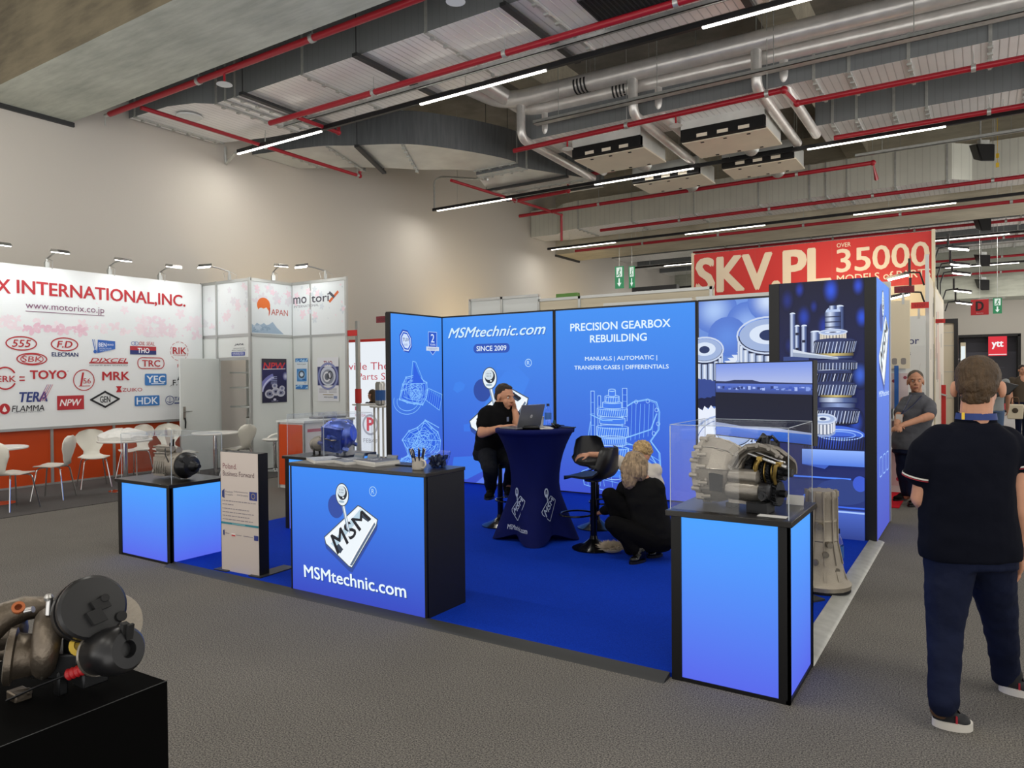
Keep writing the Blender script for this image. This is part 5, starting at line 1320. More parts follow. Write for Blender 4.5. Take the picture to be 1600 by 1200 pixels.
A = Art((.562, .05, .05), (0, 1, 0), (0, 0, 1), .9, .88); A.rect(0, 0, 1, 1, 'd9d6d6'); A.rect(.02, .88, .98, .93, 'b8506a'); A.up()
for j in range(5): A.ellipse(.38 + .055 * cos(j * 1.257), .64 + .058 * sin(j * 1.257), .042, .025, 'c4486a', 10, j * 1.257)
A.build('front_print', 'print', t)
o = MB().box(-.25, .25, -.12, .12, 0, .03).build('folder', 'laptop', bevel=.004); o.location = (-8.4, 7.8, .99); o.rotation_euler = (0, 0, 1.4); tag(o, 'dark flat folder lying on the orange-ended desk', 'folder')

# ================================================================== STAND BEHIND, LEFT: white lit wall
t = thing('lit_wall', 'bright white wall lettered Provide The Best Parts Solution', 'light wall', (-12.3, 12.0, 0))
MB().box(0, 3.0, .01, .1, 0, 2.42).build('frame', 'alu', t, smooth=False)
A = Art((0, .008, .02), (1, 0, 0), (0, 0, 1), 3.0, 2.38); A.rect(0, 0, 1, 1, 'e8eef4'); A.up()
A.text('Provide The Best', -.14, .735, .82, .07, 'b84452', .0); A.text('Parts Solutions', .12, .64, .62, .065, 'b84452', .0); A.build('printed_fabric', 'lit', t)
MB().box(.0, 3, .0, .012, 2.4, 2.46).build('head_rail', 'red_panel', t, smooth=False)
t = thing('round_logo_counter', 'white counter with a red P ring sign below the lit wall', 'counter', (-10.95, 10.9, 0))
MB().box(0, 1.5, 0, .5, 0, 1.02).build('body', 'white_gloss', t, smooth=False); MB().box(-.03, 1.53, -.03, .53, 1.02, 1.05).build('top', 'white_gloss', t, bevel=.004)
A = Art((0, -.004, 0), (1, 0, 0), (0, 0, 1), 1.5, 1.02); A.rect(0, 0, 1, 1, 'dfe4ea'); A.up(); A.ring(.3, .62, .13, .19, .045, '9a9ca6', 30); A.text('P', .245, .5, .11, .26, 'c8323c', .06); A.text('FEBAF', .17, .26, .27, .08, '8a8c96', .0); A.rect(.02, .9, .12, .98, 'a02c4c'); A.text('OMEGA', .02, .78, .2, .05, 'b0506a'); A.build('front_print', 'lit', t)
t = thing('pedestal_table', 'slim white round pedestal beside the red P counter', 'table', (-9.79, 10.45, 0))
MB().lathe([(.2, 0), (.21, .01), (.21, .03), (.2, .035)], (0, 0, 1.02), n=24).build('table_top', 'white_gloss', t)
for a in range(4): MB().cyl((.13 * cos(a * pi / 2 + .4), .13 * sin(a * pi / 2 + .4), 0), (.13 * cos(a * pi / 2 + .4), .13 * sin(a * pi / 2 + .4), 1.02), .02).build('leg', 'white_gloss', t)
t = thing('filter_bottle', 'blue-labelled grey cylinder standing on the slim pedestal', 'bottle', (-9.79, 10.45, 1.055))
MB().lathe([(.06, 0), (.1, .03), (.1, .42), (.08, .46)], n=20).build('shell', 'steel', t); MB().lathe([(.102, .1), (.102, .3)], n=20, cap=False).build('label', 'blue_bottle', t)
t = thing('stand_number_sign', 'red number tag at the right end of the panel tower', 'sign', (-9.12, 9.05, 2.32)); MB().box(-.1, .12, -.01, 0, 0, .1).build('plate', 'red_panel', t, smooth=False)
t = thing('upright_post', 'red-banded white post between tower and bright white wall', 'post', (-9.3, 9.3, 0)); MB().box(0, .06, 0, .06, 0, 2.6).build('post', 'alu', t, smooth=False); MB().box(-.01, .07, -.01, .07, 1.15, 1.4).build('band', 'red_panel', t, smooth=False)

# ================================================================== STANDS BEHIND AND TO THE RIGHT
t = thing('fascia', 'cream fascia rail rising behind the blue walls', 'stand wall', (-7.0, 9.6, 0))
MB().box(0, 1.3, 0, .05, 0, 2.82).build('glass_panel', 'white', t, smooth=False); MB().box(1.3, 4.0, 0, .05, 0, 2.76).build('panel', 'cream', t, smooth=False)
for x in (0, .62, 1.3, 2.0, 3.97): MB().box(x - .02, x + .02, -.02, .02, 0, 2.86 if x < 1 else 2.78).build('post', 'alu', t, smooth=False)
MB().box(0, 1.3, -.02, .03, 2.82, 2.86).build('rail', 'alu', t, smooth=False); MB().box(1.3, 4.0, -.02, .03, 2.74, 2.78).build('rail', 'alu', t, smooth=False)
t = thing('green_board', 'small green board sticking up behind the cream fascia', 'sign', (-6.75, 12, 2.9)); MB().box(0, .45, 0, .1, .05, .24).build('board', 'green', t, smooth=False); MB().box(.1, .3, 0, .05, -2.9, .05).build('support', 'white', t, smooth=False)
t = thing('red_black_fascia', 'red and black fascia with lamps left of the red banner', 'sign', (-7.6, 17.5, 0)); MB().box(0, 1.2, 0, .2, 3.3, 3.85).build('black_part', 'plastic', t, smooth=False); MB().box(1.2, 2.6, -.1, .2, 3.2, 3.6).build('red_part', 'red_panel', t, smooth=False); MB().box(.4, .6, 0, .2, 0, 3.3).box(2, 2.2, 0, .2, 0, 3.2).build('leg', 'plastic', t, smooth=False)
A = Art((0, -.004, 3.3), (1, 0, 0), (0, 0, 1), 1.2, .55); A.text('VA', .1, .3, .5, .5, 'c8c4c0', .02); A.build('lettering', 'print', t)
# big red banner
t = thing('banner_fascia', 'big red SKV.PL banner, OVER 35 000 MODELS of PARTS', 'banner', (-4.78, 14.0, 0))
MB().box(0, 4.12, 0, .06, 3.08, 3.96).build('board', 'red_panel', t, smooth=False)
MB().box(0, 4.12, .0, .06, 2.72, 3.08).build('lower_band', 'cream', t, smooth=False)
for x in (0, 4.1): MB().box(x - .025, x + .025, -.03, .06, 0, 3.98).build('post', 'cream', t, smooth=False)
MB().box(.02, 4.1, .02, .07, 0, 2.72).build('back_panel', 'cream', t, smooth=False)
A = Art((0, -.004, 3.08), (1, 0, 0), (0, 0, 1), 4.12, .88)
for x in (.13, .29, .45, .615, .78): A.rect(x, 0, x + .0012, 1, 'b8453c')
A.up(); A.text('SKV.PL', .02, .13, .585, .75, 'e4d4bb', .055); A.text('OVER', .635, .85, .055, .085, 'e4d4bb', .015); A.text('35', .635, .35, .13, .46, 'e4d4bb', .025); A.text('000', .775, .35, .205, .46, 'e4d4bb', .025); A.text('MODELS of PARTS', .635, .14, .35, .15, 'e4d4bb', .012); A.build('lettering', 'print', t)
# side wall along the aisle, seen edge-on
t = thing('aisle_wall', 'thin grey-edged wall with striped posters along the aisle', 'stand wall', (-.72, 12.6, 0))
MB().box(0, .05, 0, .05, 0, 3.38).build('end_post', 'alu', t, smooth=False); MB().box(.01, .04, .05, 5.2, 0, 3.1).build('panel', 'cream', t, smooth=False)
A = Art((.042, .1, 0), (0, 1, 0), (0, 0, 1), 5, 3.0); A.rect(0, .05, 1, 1, 'd8d0c2'); A.up(); R = random.Random(3)
for i in range(18): x = R.random() * .9; A.rect(x, .2 + .5 * R.random(), x + .03, .45 + .5 * R.random(), R.choice(['c8524c', '8a8a86', 'e6e0d4', '5a5a58', 'd89a8a']))
A.build('poster_print', 'print', t)
def sign_plate(label, x0, x1, y, z0, z1, s, m='red_dark', c='35101a', drop=.15):
    t = thing('stand_number_sign', label, 'sign', (x0, y, z0), 0, 'stand number tags'); MB().box(0, x1 - x0, 0, .012, 0, z1 - z0).build('plate', m, t, smooth=False); MB().box((x1 - x0) / 2 - .03, (x1 - x0) / 2, .012, .02, -drop, .03).build('bracket', 'alu', t, smooth=False)
    A = Art((0, -.001, 0), (1, 0, 0), (0, 0, 1), x1 - x0, z1 - z0); A.text(s, .2, .28, .6, .45, c); A.build('lettering', 'print', t)
sign_plate('dark red 6.0 D32 number tag beside the tower', -.98, -.745, 10.885, 2.66, 2.75, '6.0 D32'); sign_plate('dark red 6.0 D27 number tag on the aisle wall end', -.885, -.655, 12.285, 2.55, 2.64, '6.0 D27', 'red_panel', '6a1a1a'); sign_plate('red number tag further along the aisle walls', -.71, -.52, 14.2, 2.43, 2.5, '6.0 D25', 'red_panel', '6a1a1a', 0.02)
t = thing('beige_partition', 'beige partition with dotted lower panel behind the grey-shirted man', 'stand wall', (-2.4, 10.9, 0)); MB().box(0, 1.6, 0, .04, 1.66, 2.56).build('upper_panel', 'cream', t, smooth=False); MB().box(0, 1.55, .02, .05, 0, 1.66).build('lower_panel', 'white', t, smooth=False)
A = Art((1.2, .018, .1), (1, 0, 0), (0, 0, 1), .38, 1.5); A.rect(0, 0, 1, 1, 'cdbcbb'); A.up(); R = random.Random(5)
for i in range(9): A.ellipse(.7 + .12 * (i % 2), .06 + i * .045, .09, .02, 'b02c44', 14)
for x, y in ((.55, .93), (.9, .96), (.35, .8), (.6, .6), (.3, .5)): A.ellipse(x, y, .06, .014, '8c3a48', 12)
A.build('dot_print', 'print', t)
MB().box(1.25, 1.55, -.3, .02, .98, 1.0).box(1.25, 1.55, -.3, .02, .6, .62).build('shelf', 'white', t, smooth=False)
A = Art((1.3, -.002, 1.68), (1, 0, 0), (0, 0, 1), .3, .86)
for i in range(2): A.rrect(.3 + i * .35, .04, .5 + i * .35, .14, .02, '8a8480')
A.build('socket_print', 'print', t)
for i, (x, z) in enumerate(((-1.02, 1.0), (-.98, 1.0))):
    tag(MB().box(x - .035, x + .035, 10.7, 10.78, z, z + .13).build('carton', 'white' if i else 'steel', smooth=False), ['silver carton on the shelf behind the grey-shirted man', 'white carton on the shelf end by the grey-shirted man'][i], 'carton')
t = thing('blue_banner_roll', 'narrow blue-striped upright banner left of the grey-shirted man', 'banner', (-.98, 10.86, .8)); MB().box(0, .05, 0, .02, 0, .9).build('cloth', 'blue_bottle', t, smooth=False)
t = thing('marble_partition', 'white marbled partition with blue lettering behind the aisle sign', 'stand wall', (-1.9, 12.3, 0)); MB().box(0, 1.2, 0, .03, 0, 2.44).build('panel', 'white', t, smooth=False)
A = Art((0, -.002, 0), (1, 0, 0), (0, 0, 1), 1.2, 2.44); A.text('motor', .62, .83, .31, .035, '3a4270', .02); A.text('parts', .7, .755, .14, .028, '3a4270', .02); R = random.Random(6)
for i in range(10):
    x, y = .7 + .3 * R.random(), R.random() * .7
    for k in range(4): x2, y2 = x + .05 * (R.random() - .3), y + .03 * (R.random() + .2); A.line([(x, y), (min(x2, .99), y2)], .004, 'c2c0be'); x, y = min(x2, .99), y2
A.build('print', 'print', t)
# farther aisle walls on the left of the aisle
t = thing('far_stand_wall', 'white panelled stand wall with dark edge frame further down the aisle', 'stand wall', (-2.2, 19.5, 0)); MB().box(0, 1.66, 0, .05, 0, 2.72).build('panel', 'cream', t, smooth=False); MB().box(.5, 1.74, -.06, .0, 2.72, 2.82).box(1.66, 1.74, -.06, .06, 0, 2.72).build('frame', 'plastic', t, smooth=False)
for z in (.4, 1.0, 1.6, 2.2, 2.5): MB().box(0, 1.66, -.01, 0, z, z + .012).build('joint', 'alu', t, smooth=False)
MB().box(.98, 1.3, -.02, -.005, 1.98, 2.08).build('tag_plate', 'red_panel', t, smooth=False)
t = thing('red_totem', 'red floor totem at the foot of the far aisle wall', 'sign', (-.76, 16.6, 0)); MB().box(0, .16, 0, .1, 0, 1.35).build('body', 'red_panel', t, smooth=False); MB().obox((.12, -.02, 1.16), (.14, .03, .03), (0, .3, 0)).build('holder', 'alu', t, smooth=False)
t = thing('lit_panel', 'narrow bright panel at the far end of the stand wall', 'light wall', (-.5, 23.5, 0)); MB().box(0, .12, 0, .05, 0, 2.4).build('panel', 'cream', t, smooth=False); A = Art((0.01, -.004, .1), (1, 0, 0), (0, 0, 1), .1, 2.2); A.rect(0, 0, 1, 1, 'e6f0f2'); A.build('print', 'lit', t)
# ytt stand at the far end
t = thing('dark_far_stand', 'dark far stand with a red ytt sign at the end of the aisle', 'stand', (-1.9, 34, 0))
MB().box(0, 3.15, .5, .6, 0, 3.0).build('back_wall', 'plastic', t, smooth=False); MB().box(0, 3.15, 0, .5, 2.95, 3.05).box(3.05, 3.15, 0, .5, 0, 3).box(1.22, 1.3, .3, .5, 0, 2.95).build('frame', 'black', t, smooth=False)
MB().box(1.3, 3.0, .0, .5, 0, 1.0).build('counter', 'plastic', t, smooth=False); MB().box(2.1, 2.7, -.12, -.04, 2.2, 2.95).build('sign_box', 'red_panel', t, smooth=False)
A = Art((2.1, -.125, 2.2), (1, 0, 0), (0, 0, 1), .6, .75); A.rect(0, 0, 1, 1, 'd8202c'); A.up(); A.text('ytt', .2, .36, .6, .38, 'f4f0f0', .05); A.rect(.02, .04, .98, .09, 'f0d8d8'); A.build('sign_print', 'lit', t)
A = Art((0, .49, 0), (1, 0, 0), (0, 0, 1), 3.1, 3.0); A.rect(.41, .0, .97, .97, '3a3a44'); A.rect(.1, .55, .38, .95, '2a2a30'); A.up(); A.blob(.26, .8, .1, .1, '6a6a70', '2a2a30'); A.text('automotive', .04, .685, .36, .035, 'b8b8bc', .02); A.rect(.02, .86, .1, .97, 'c8ccd0')
for i in range(4): A.rect(.45, .3 + .14 * i, .85, .305 + .14 * i, '5a5a64')
A.build('wall_print', 'print', t)
A = Art((1.3, -.003, 0), (1, 0, 0), (0, 0, 1), 1.7, 1.0); A.rect(.45, .1, .8, .35, 'a83038'); A.text('not', .62, .76, .22, .14, 'b4b4b8', .01); A.build('counter_print', 'print', t)
t = thing('orange_far_stand', 'orange-edged stand at the right picture edge, far away', 'stand', (1.36, 33.6, 0)); MB().box(0, 2, 0, .1, 0, 3.25).build('wall', 'cream', t, smooth=False); MB().box(.17, 2, -.05, -.01, 1.2, 3.1).build('panel', mat('bright_orange', 'e06a18', .5), t, smooth=False)
# hanging signs
def man_arrow(A):
    A.rect(0, .0, 1, 1, '2a7d4e'); A.up(); A.rect(.18, .52, .85, .95, 'd8e6da'); A.up(); A.ellipse(.6, .87, .07, .035, '2a7d4e', 10); A.line([(.55, .82), (.48, .7), (.62, .62), (.55, .55)], .03 * A.W / .3, '2a7d4e'); A.line([(.48, .7), (.36, .6), (.25, .6)], .03 * A.W / .3, '2a7d4e'); A.line([(.68, .8), (.55, .8), (.42, .74)], .025 * A.W / .3, '2a7d4e')
    A.poly([(.42, .45), (.58, .45), (.58, .25), (.75, .25), (.5, .08), (.25, .25), (.42, .25)], 'e4efe6')
def exit_sign(label, x, y, z, w, h):
    t = thing('exit_sign', label, 'exit sign', (x, y, z), 0, 'green exit signs'); MB().box(0, w, 0, .04, 0, h).build('box', 'exit_green', t, smooth=False); A = Art((0, -.003, 0), (1, 0, 0), (0, 0, 1), w, h); man_arrow(A); A.build('face', 'lit', t)
    MB().cyl((w / 2, .02, h), (w / 2, .02, 8.38 - z), .008, n=6).build('rod', 'galv', t)
exit_sign('green exit sign with running man over the cream fascia', -10.1, 21.9, 4.42, .3, .72)
exit_sign('second green exit sign half behind the one over the cream fascia', -9.7, 22.1, 4.42, .2, .72)
exit_sign('green exit sign right of the red D sign', .29, 28, 3.45, .24, .5)
t = thing('hall_sign', 'red hanging sign with a black letter D', 'sign', (-.31, 28, 3.43)); t.scale = (.66, 1, .66); MB().box(0, .74, 0, .04, 0, .76).build('board', 'red_panel', t, smooth=False); A = Art((0, -.004, 0), (1, 0, 0), (0, 0, 1), .74, .76); A.rect(0, 0, 1, 1, 'b01c24'); A.up(); A.text('D', .3, .28, .4, .58, '1c0a0c', .06); A.text('Batteries', .32, .08, .38, .07, 'd8b0b0', .01); A.build('face', 'print', t); MB().cyl((.37, .02, .76), (.37, .02, 5.0), .01, n=6).box(.3, 1.4, .0, .03, .76, .79).build('rod', 'galv', t)
# clip lamps along the aisle wall
def clip_lamp(label, x, y, z, rz, drop=0):
    t = thing('clip_lamp', label, 'spotlight', (x, y, z), rz, 'black clip lamps on the aisle wall'); MB().tube([(0, 0, 0), (.06, 0, .2), (.28, 0, .22)], .014).obox((.2, 0, .32), (.035, .03, .22)).build('arm', 'plastic', t)
    if drop: MB().cyl((0, 0, -drop), (0, 0, .0), .012).build('mount', 'plastic', t)
    MB().obox((.36, 0, .17), (.32, .16, .04), (0, .2, 0)).build('lamp_head', 'plastic', t); MB().obox((.355, 0, .144), (.29, .14, .012), (0, .2, 0)).build('lens', 'lamp_face', t, smooth=False)
clip_lamp('clip lamp left of the aisle wall end, lower on the banner', -.75, 12.9, 2.95, radians(180)); clip_lamp('clip lamp at the lower right corner of the red banner', -.72, 12.65, 2.62, radians(185))
for i, (y, z) in enumerate(((14.6, 3.55), (15.6, 3.4), (16.6, 3.35), (17.6, 3.1), (18.8, 2.95))):
    clip_lamp(['nearest of the glowing lamps right of the banner', 'second glowing lamp from the top, right of the banner', 'third glowing lamp from the top, right of the banner', 'fourth glowing lamp from the top, right of the banner', 'lowest glowing lamp right of the banner'][i], -.69, y, z, radians(-5), max(0, z - 3.05))
t = thing('clip_lamp', 'lit spotlight above the red and black fascia', 'spotlight', (-5.3, 17.47, 3.6), radians(15)); MB().tube([(-.1, .05, -.12), (-.25, 0, .3), (0, 0, .28)], .015).build('arm', 'plastic', t); MB().obox((.1, 0, .26), (.3, .2, .04), (0, .2, 0)).build('lamp_head', 'plastic', t); MB().obox((.1, 0, .235), (.28, .18, .015), (0, .2, 0)).build('lens', 'lamp_face', t, smooth=False)
# ================================================================== GEARBOXES AND SMALL THINGS
def bolts(mb, c, ax, r, n, s=.008, t0=0, h=.012, t1=2 * pi):
    c = V(c); q = V(ax).to_track_quat('Z', 'Y')
    for i in range(n):
        a = t0 + (t1 - t0) * i / n; p = c + q @ V(r * cos(a), r * sin(a), 0); mb.cyl(p, p + q @ V(0, 0, h), s, n=6)
    return mb
def gear(mb, c, ax, r, w, n=28, hub=.35, depth=.1, helix=.12):
    c = V(c); q = V(ax).to_track_quat('Z', 'Y'); rings = []
    for k in range(4):
        z = -w / 2 + w * k / 3; rg = []
        for i in range(n):
            for dt, rr in ((0, 1 - depth), (.25, 1), (.5, 1), (.75, 1 - depth)):
                a = 2 * pi * (i + dt) / n + helix * k / 3; rg.append(c + q @ V(r * rr * cos(a), r * rr * sin(a), z))
        rings.append(rg)
    return mb.loft(rings)

# ---- big cutaway gearbox: bell housing to the left, geartrain to the right
t = thing('cutaway_gearbox', 'large cutaway gearbox with angular bell housing in the right clear case', 'gearbox', (-1.09, 3.98, .9))
# local x: along the shaft, bell end at x = -.2
b = MB()
def bell(x, s, sq, n=9):                   # faceted outline of the bell at position x
    return [(x, s * (1 + .05 * cos(3 * i + 1) * sq) * cos(2 * pi * i / n + .22), .2 + s * (1 + .05 * cos(2 * i) * sq) * sin(2 * pi * i / n + .22)) for i in range(n)]
def rim(x, s): return [(x, s * cos(2 * pi * i / 36), .2 + s * sin(2 * pi * i / 36)) for i in range(36)]
b.loft([rim(-.235, .183), rim(-.222, .19), rim(-.205, .19), rim(-.2, .178)])
b.loft([bell(-.205, .186, .3), bell(-.13, .182, .6), bell(-.045, .158, .8), bell(.0, .122, .6), bell(.035, .1, .3)])
b.build('bell_housing', 'cast_light', t, smooth=False, bevel=.003)
for i in range(9): MB().tube([V(bell(x, s, q_)[i]) for x, s, q_ in ((-.2, .185, .3), (-.13, .182, .6), (-.045, .158, .8), (0, .122, .6))], .0045, 6).build('edge_rib', 'cast', t)
k = MB()
for i in range(14):
    a = 2 * pi * i / 14 + .1; y, z = .186 * cos(a), .2 + .186 * sin(a); k.cyl((-.24, y, z), (-.19, y, z), .014, n=10); k.cyl((-.245, y, z), (-.238, y, z), .008, n=8)
k.build('flange_boss', 'cast_light', t)
MB().lathe([(.13, 0), (.15, .004), (.15, .01)], (-.236, 0, .2), (-1, 0, 0), 28).build('bell_opening', 'cast_dark', t)
w = MB()
w.hexa([(-.12, -.176, .10), (-.045, -.165, .095), (-.05, -.155, .1), (-.12, -.165, .1)], [(-.125, -.176, .205), (-.045, -.158, .19), (-.05, -.15, .19), (-.12, -.165, .2)])
w.build('inspection_window', 'slot', t)
r = MB()
for a0 in (.92, 1.62, 2.31, 3.71, 4.4):
    for s_ in (0,):
        a = a0; r.tube([(-.2, .18 * cos(a), .2 + .18 * sin(a)), (-.08, .165 * cos(a), .2 + .165 * sin(a)), (.02, .115 * cos(a), .2 + .115 * sin(a))], .007, 6)
for y, z in ((-.18, .3), (-.187, .235), (-.17, .14), (-.13, .06)): r.obox((-.2, y, z), (.05, .03, .03)).cyl((-.19, y - .01, z), (-.14, y + .005, z), .012, n=8)
for i in range(5): r.ell((-.17 + .02 * (i % 2), -.165 + .004 * i, .13 + .028 * i), .016, nu=8, nv=6)
r.build('rib', 'cast_light', t)
# cut flange of the main case: arched edge with bolt holes
f = MB(); arc = [(.03, -.11, .1), (.0, -.125, .17), (-.01, -.13, .24), (.03, -.125, .31), (.08, -.115, .35), (.14, -.1, .36), (.2, -.08, .345), (.24, -.06, .31)]
f.tube([V(p) for p in arc], .017, 8); f.tube([V(p) + V(.01, .03, -.02) for p in arc], .014, 8); f.tube([V(p) + V(.015, .08, -.01) for p in arc], .016, 8)
for p in arc[1:]: f.cyl(V(p) + V(0, -.02, 0), V(p) + V(0, .01, 0), .011, n=8)
f.build('cut_flange', 'cast', t)
c = MB(); cs = []
for x, y0, rr in ((.02, .0, .125), (.1, .0, .14), (.18, .0, .13), (.25, .0, .1), (.29, 0, .07)):
    cs.append([(x, .02 + rr * cos(a), .22 + rr * sin(a) * .95) for a in [pi * -.12 + pi * .58 * i / 14 for i in range(15)]] + [(x, .02 + (rr - .015) * cos(a), .22 + (rr - .015) * sin(a) * .95) for a in [pi * -.12 + pi * .58 * (14 - i) / 14 for i in range(15)]])
c.loft(cs); c.build('rear_case', 'cast_light', t, ang=30)
u = MB().lathe([(.05, 0), (.055, .02), (.06, .16), (.05, .19), (.032, .2)], (-.03, -.12, .11), (1, .05, 0), 18).lathe([(.04, 0), (.045, .02), (.045, .17), (.03, .18)], (-.02, -.115, .185), (1, 0, .0), 16).obox((.07, -.02, .07), (.2, .2, .07))
u.build('lower_case', 'cast', t)
MB().lathe([(.042, 0), (.045, .006), (.045, .05), (.03, .055)], (.17, -.13, .12), (1, 0, 0), 16).cyl((.2, -.185, .1), (.2, -.16, .1), .024).cyl((.2, -.19, .1), (.2, -.185, .1), .012, n=6).build('plug', 'plastic', t)
gs = MB()
for x, rr, ww, n in ((.06, .06, .02, 22), (.09, .085, .025, 30), (.125, .07, .02, 26), (.155, .09, .028, 32), (.19, .075, .02, 26), (.22, .06, .022, 22), (.255, .045, .03, 18)): gear(gs, (x, -.03, .215), (1, 0, 0), rr, ww, n)
gs.cyl((.0, -.03, .215), (.31, -.03, .215), .022)
gs.build('geartrain', 'cast_dark', t, ang=30)
gl = MB()
for x, rr, ww, n in ((.08, .06, .03, 22), (.13, .075, .025, 24), (.18, .06, .03, 22), (.23, .07, .03, 24)): gear(gl, (x, -.045, .1), (1, 0, 0), rr, ww, n)
gl.cyl((.02, -.045, .1), (.28, -.045, .1), .02); gl.build('layshaft', 'cast_dark', t, ang=30)
for x, rr in ((.108, .072), (.172, .08), (.207, .062)): MB().lathe([(rr * .8, 0), (rr, .002), (rr, .008), (rr * .8, .01)], (x, -.03, .215), (1, 0, 0), 28).build('synchro_ring', 'bronze', t)
sh = MB().cyl((.04, -.09, .325), (.3, -.09, .25), .01).cyl((.06, -.06, .335), (.28, -.06, .27), .008); sh.build('selector_rod', 'steel', t)
for x in (.15, .26): MB().tube([(x, -.09, .3 - (x - .1) * .2), (x - .005, -.13, .26), (x - .015, -.13, .2), (x - .02, -.1, .16)], .011, 8).obox((x, -.09, .3 - (x - .1) * .22), (.03, .035, .025)).build('shift_fork', 'bronze', t)
MB().tube([(.07, .05, .36), (.12, .02, .41), (.14, 0, .4)], .012).tube([(.1, .04, .36), (.16, .05, .4), (.2, .02, .375)], .01).cyl((.13, .03, .34), (.13, .03, .405), .025).build('shift_turret', 'plastic', t)
MB().box(.1, .22, -.17, -.06, 0, .06).box(-.06, -.02, -.1, .0, 0, .03).build('support_block', 'black', t, bevel=.003)
MB().box(.12, .2, -.2, -.14, .06, .062).build('felt', 'slot', t)
t.rotation_euler = (0, 0, radians(-8)); t.scale = (.9, 1.0, .95)
# name card inside the case
t = thing('name_card', 'cream card lying by the case front under the large gearbox', 'card', (-.95, 3.72, .902)); MB().box(0, .14, 0, .06, 0, .002).build('card', 'paper', t, smooth=False)
t = thing('name_card', 'small card standing inside the right clear case at the back', 'card', (-.84, 4.14, .902)); MB().hexa([(-.06, 0, 0), (.03, 0, 0), (.03, .002, 0), (-.06, .002, 0)], [(-.06, .02, .05), (.03, .02, .05), (.03, .022, .05), (-.06, .022, .05)]).build('card', 'paper', t, smooth=False)

# ---- small gearbox on the left plinth
t = thing('small_gearbox', 'pale cast gearbox with black flange in the left clear case', 'gearbox', (-6.3, 3.93, .7), radians(4))
b = MB(); b.lathe([(.07, 0), (.1, .01), (.11, .06), (.105, .14), (.12, .16), (.12, .19)], (.0, 0, .125), (1, 0, .0), 22); b.obox((-.06, 0, .11), (.16, .17, .17)); b.cyl((-.13, 0, .09), (-.17, 0, .09), .06); b.cyl((-.05, -.08, .09), (-.05, .08, .09), .07)
b.cyl((-.15, -.02, .2), (.03, -.02, .2), .045).cyl((-.13, .04, .25), (.06, .04, .25), .035).cyl((-.14, -.03, .275), (.06, -.03, .275), .03); b.build('main_casting', 'cast_light', t, ang=35)
k = MB(); bolts(k, (-.172, 0, .09), (-1, 0, 0), .045, 6); bolts(k, (.165, 0, .125), (-1, 0, 0), .115, 10, .009)
for z in (.17, .23, .29): k.tube([(-.15, -.07, z), (.0, -.075, z + .005), (.06, -.06, z)], .008, 6)
for i in range(6): k.tube([(-.1 + .03 * i, -.1, .05), (-.09 + .03 * i, -.115, .1), (-.1 + .03 * i, -.1, .16)], .006, 6).ell((-.13 + .05 * i, -.09, .06 + .03 * (i % 3)), .016, nu=8, nv=6)
k.build('rib', 'cast', t)
MB().lathe([(.115, 0), (.12, .02), (.1, .05), (.085, .09), (.085, .1), (.05, .11), (.035, .15), (.02, .16), (.018, .2)], (.19, 0, .125), (1, 0, 0), 24).cyl((.24, -.06, .18), (.3, -.07, .19), .03).build('black_flange', 'plastic', t)
MB().lathe([(.05, 0), (.055, .02), (.03, .025)], (-.172, 0, .09), (-1, 0, 0), 18).build('output_plug', 'cast_dark', t)
MB().tube([(.06, -.02, .3), (.075, -.03, .34), (.08, -.03, .36)], .008).tube([(.05, -.05, .3), (.07, -.06, .33)], .006).tube([(.08, -.06, .1), (.1, -.1, .16), (.07, -.11, .22), (.04, -.09, .28)], .006).build('breather_hose', 'rubber', t)
# ---- blue-tinted gearbox behind the counter
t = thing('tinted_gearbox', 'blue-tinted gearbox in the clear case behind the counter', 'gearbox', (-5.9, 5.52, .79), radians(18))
b = MB(); R = random.Random(3)
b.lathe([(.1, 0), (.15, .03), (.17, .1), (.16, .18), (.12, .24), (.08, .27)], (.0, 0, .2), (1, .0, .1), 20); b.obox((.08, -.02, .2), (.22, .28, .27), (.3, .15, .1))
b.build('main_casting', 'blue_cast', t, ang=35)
MB().lathe([(.05, 0), (.08, .02), (.085, .1), (.1, .14)], (-.2, 0, .1), (1, 0, .15), 18).cyl((-.22, -.0, .1), (-.2, 0, .1), .06).build('snout', 'cast', t, ang=35)
k = MB()
for i in range(34):
    a = R.random() * 2 * pi; x = -.05 + .27 * R.random(); r_ = .15 + .03 * R.random(); p = (x, r_ * cos(a), .2 + r_ * sin(a) * .9); k.obox(p, (.03 + .03 * R.random(), .03, .03), (a, .4, R.random())); k.cyl(p, (p[0], p[1] * 1.12, .2 + (p[2] - .2) * 1.12), .012, n=8)
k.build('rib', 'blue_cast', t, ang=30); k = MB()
for i in range(8): a = i * .8; k.tube([(-.05, .15 * cos(a), .2 + .15 * sin(a)), (.1, .17 * cos(a + .2), .2 + .17 * sin(a + .2)), (.22, .13 * cos(a + .3), .22 + .13 * sin(a + .3))], .009, 6)
k.build('highlight_rib', 'cast', t, ang=30)  # pale ribs added as white highlights on the blue casting
MB().cyl((-.24, 0, .1), (-.215, 0, .1), .03).build('shaft_bore', 'slot', t); MB().cyl((-.17, -.06, 0), (-.17, -.06, .08), .012).cyl((-.17, .06, 0), (-.17, .06, .08), .012).cyl((.12, -.08, 0), (.12, -.08, .06), .014).cyl((.12, .08, 0), (.12, .08, .06), .014).build('support_leg', 'cast_dark', t)

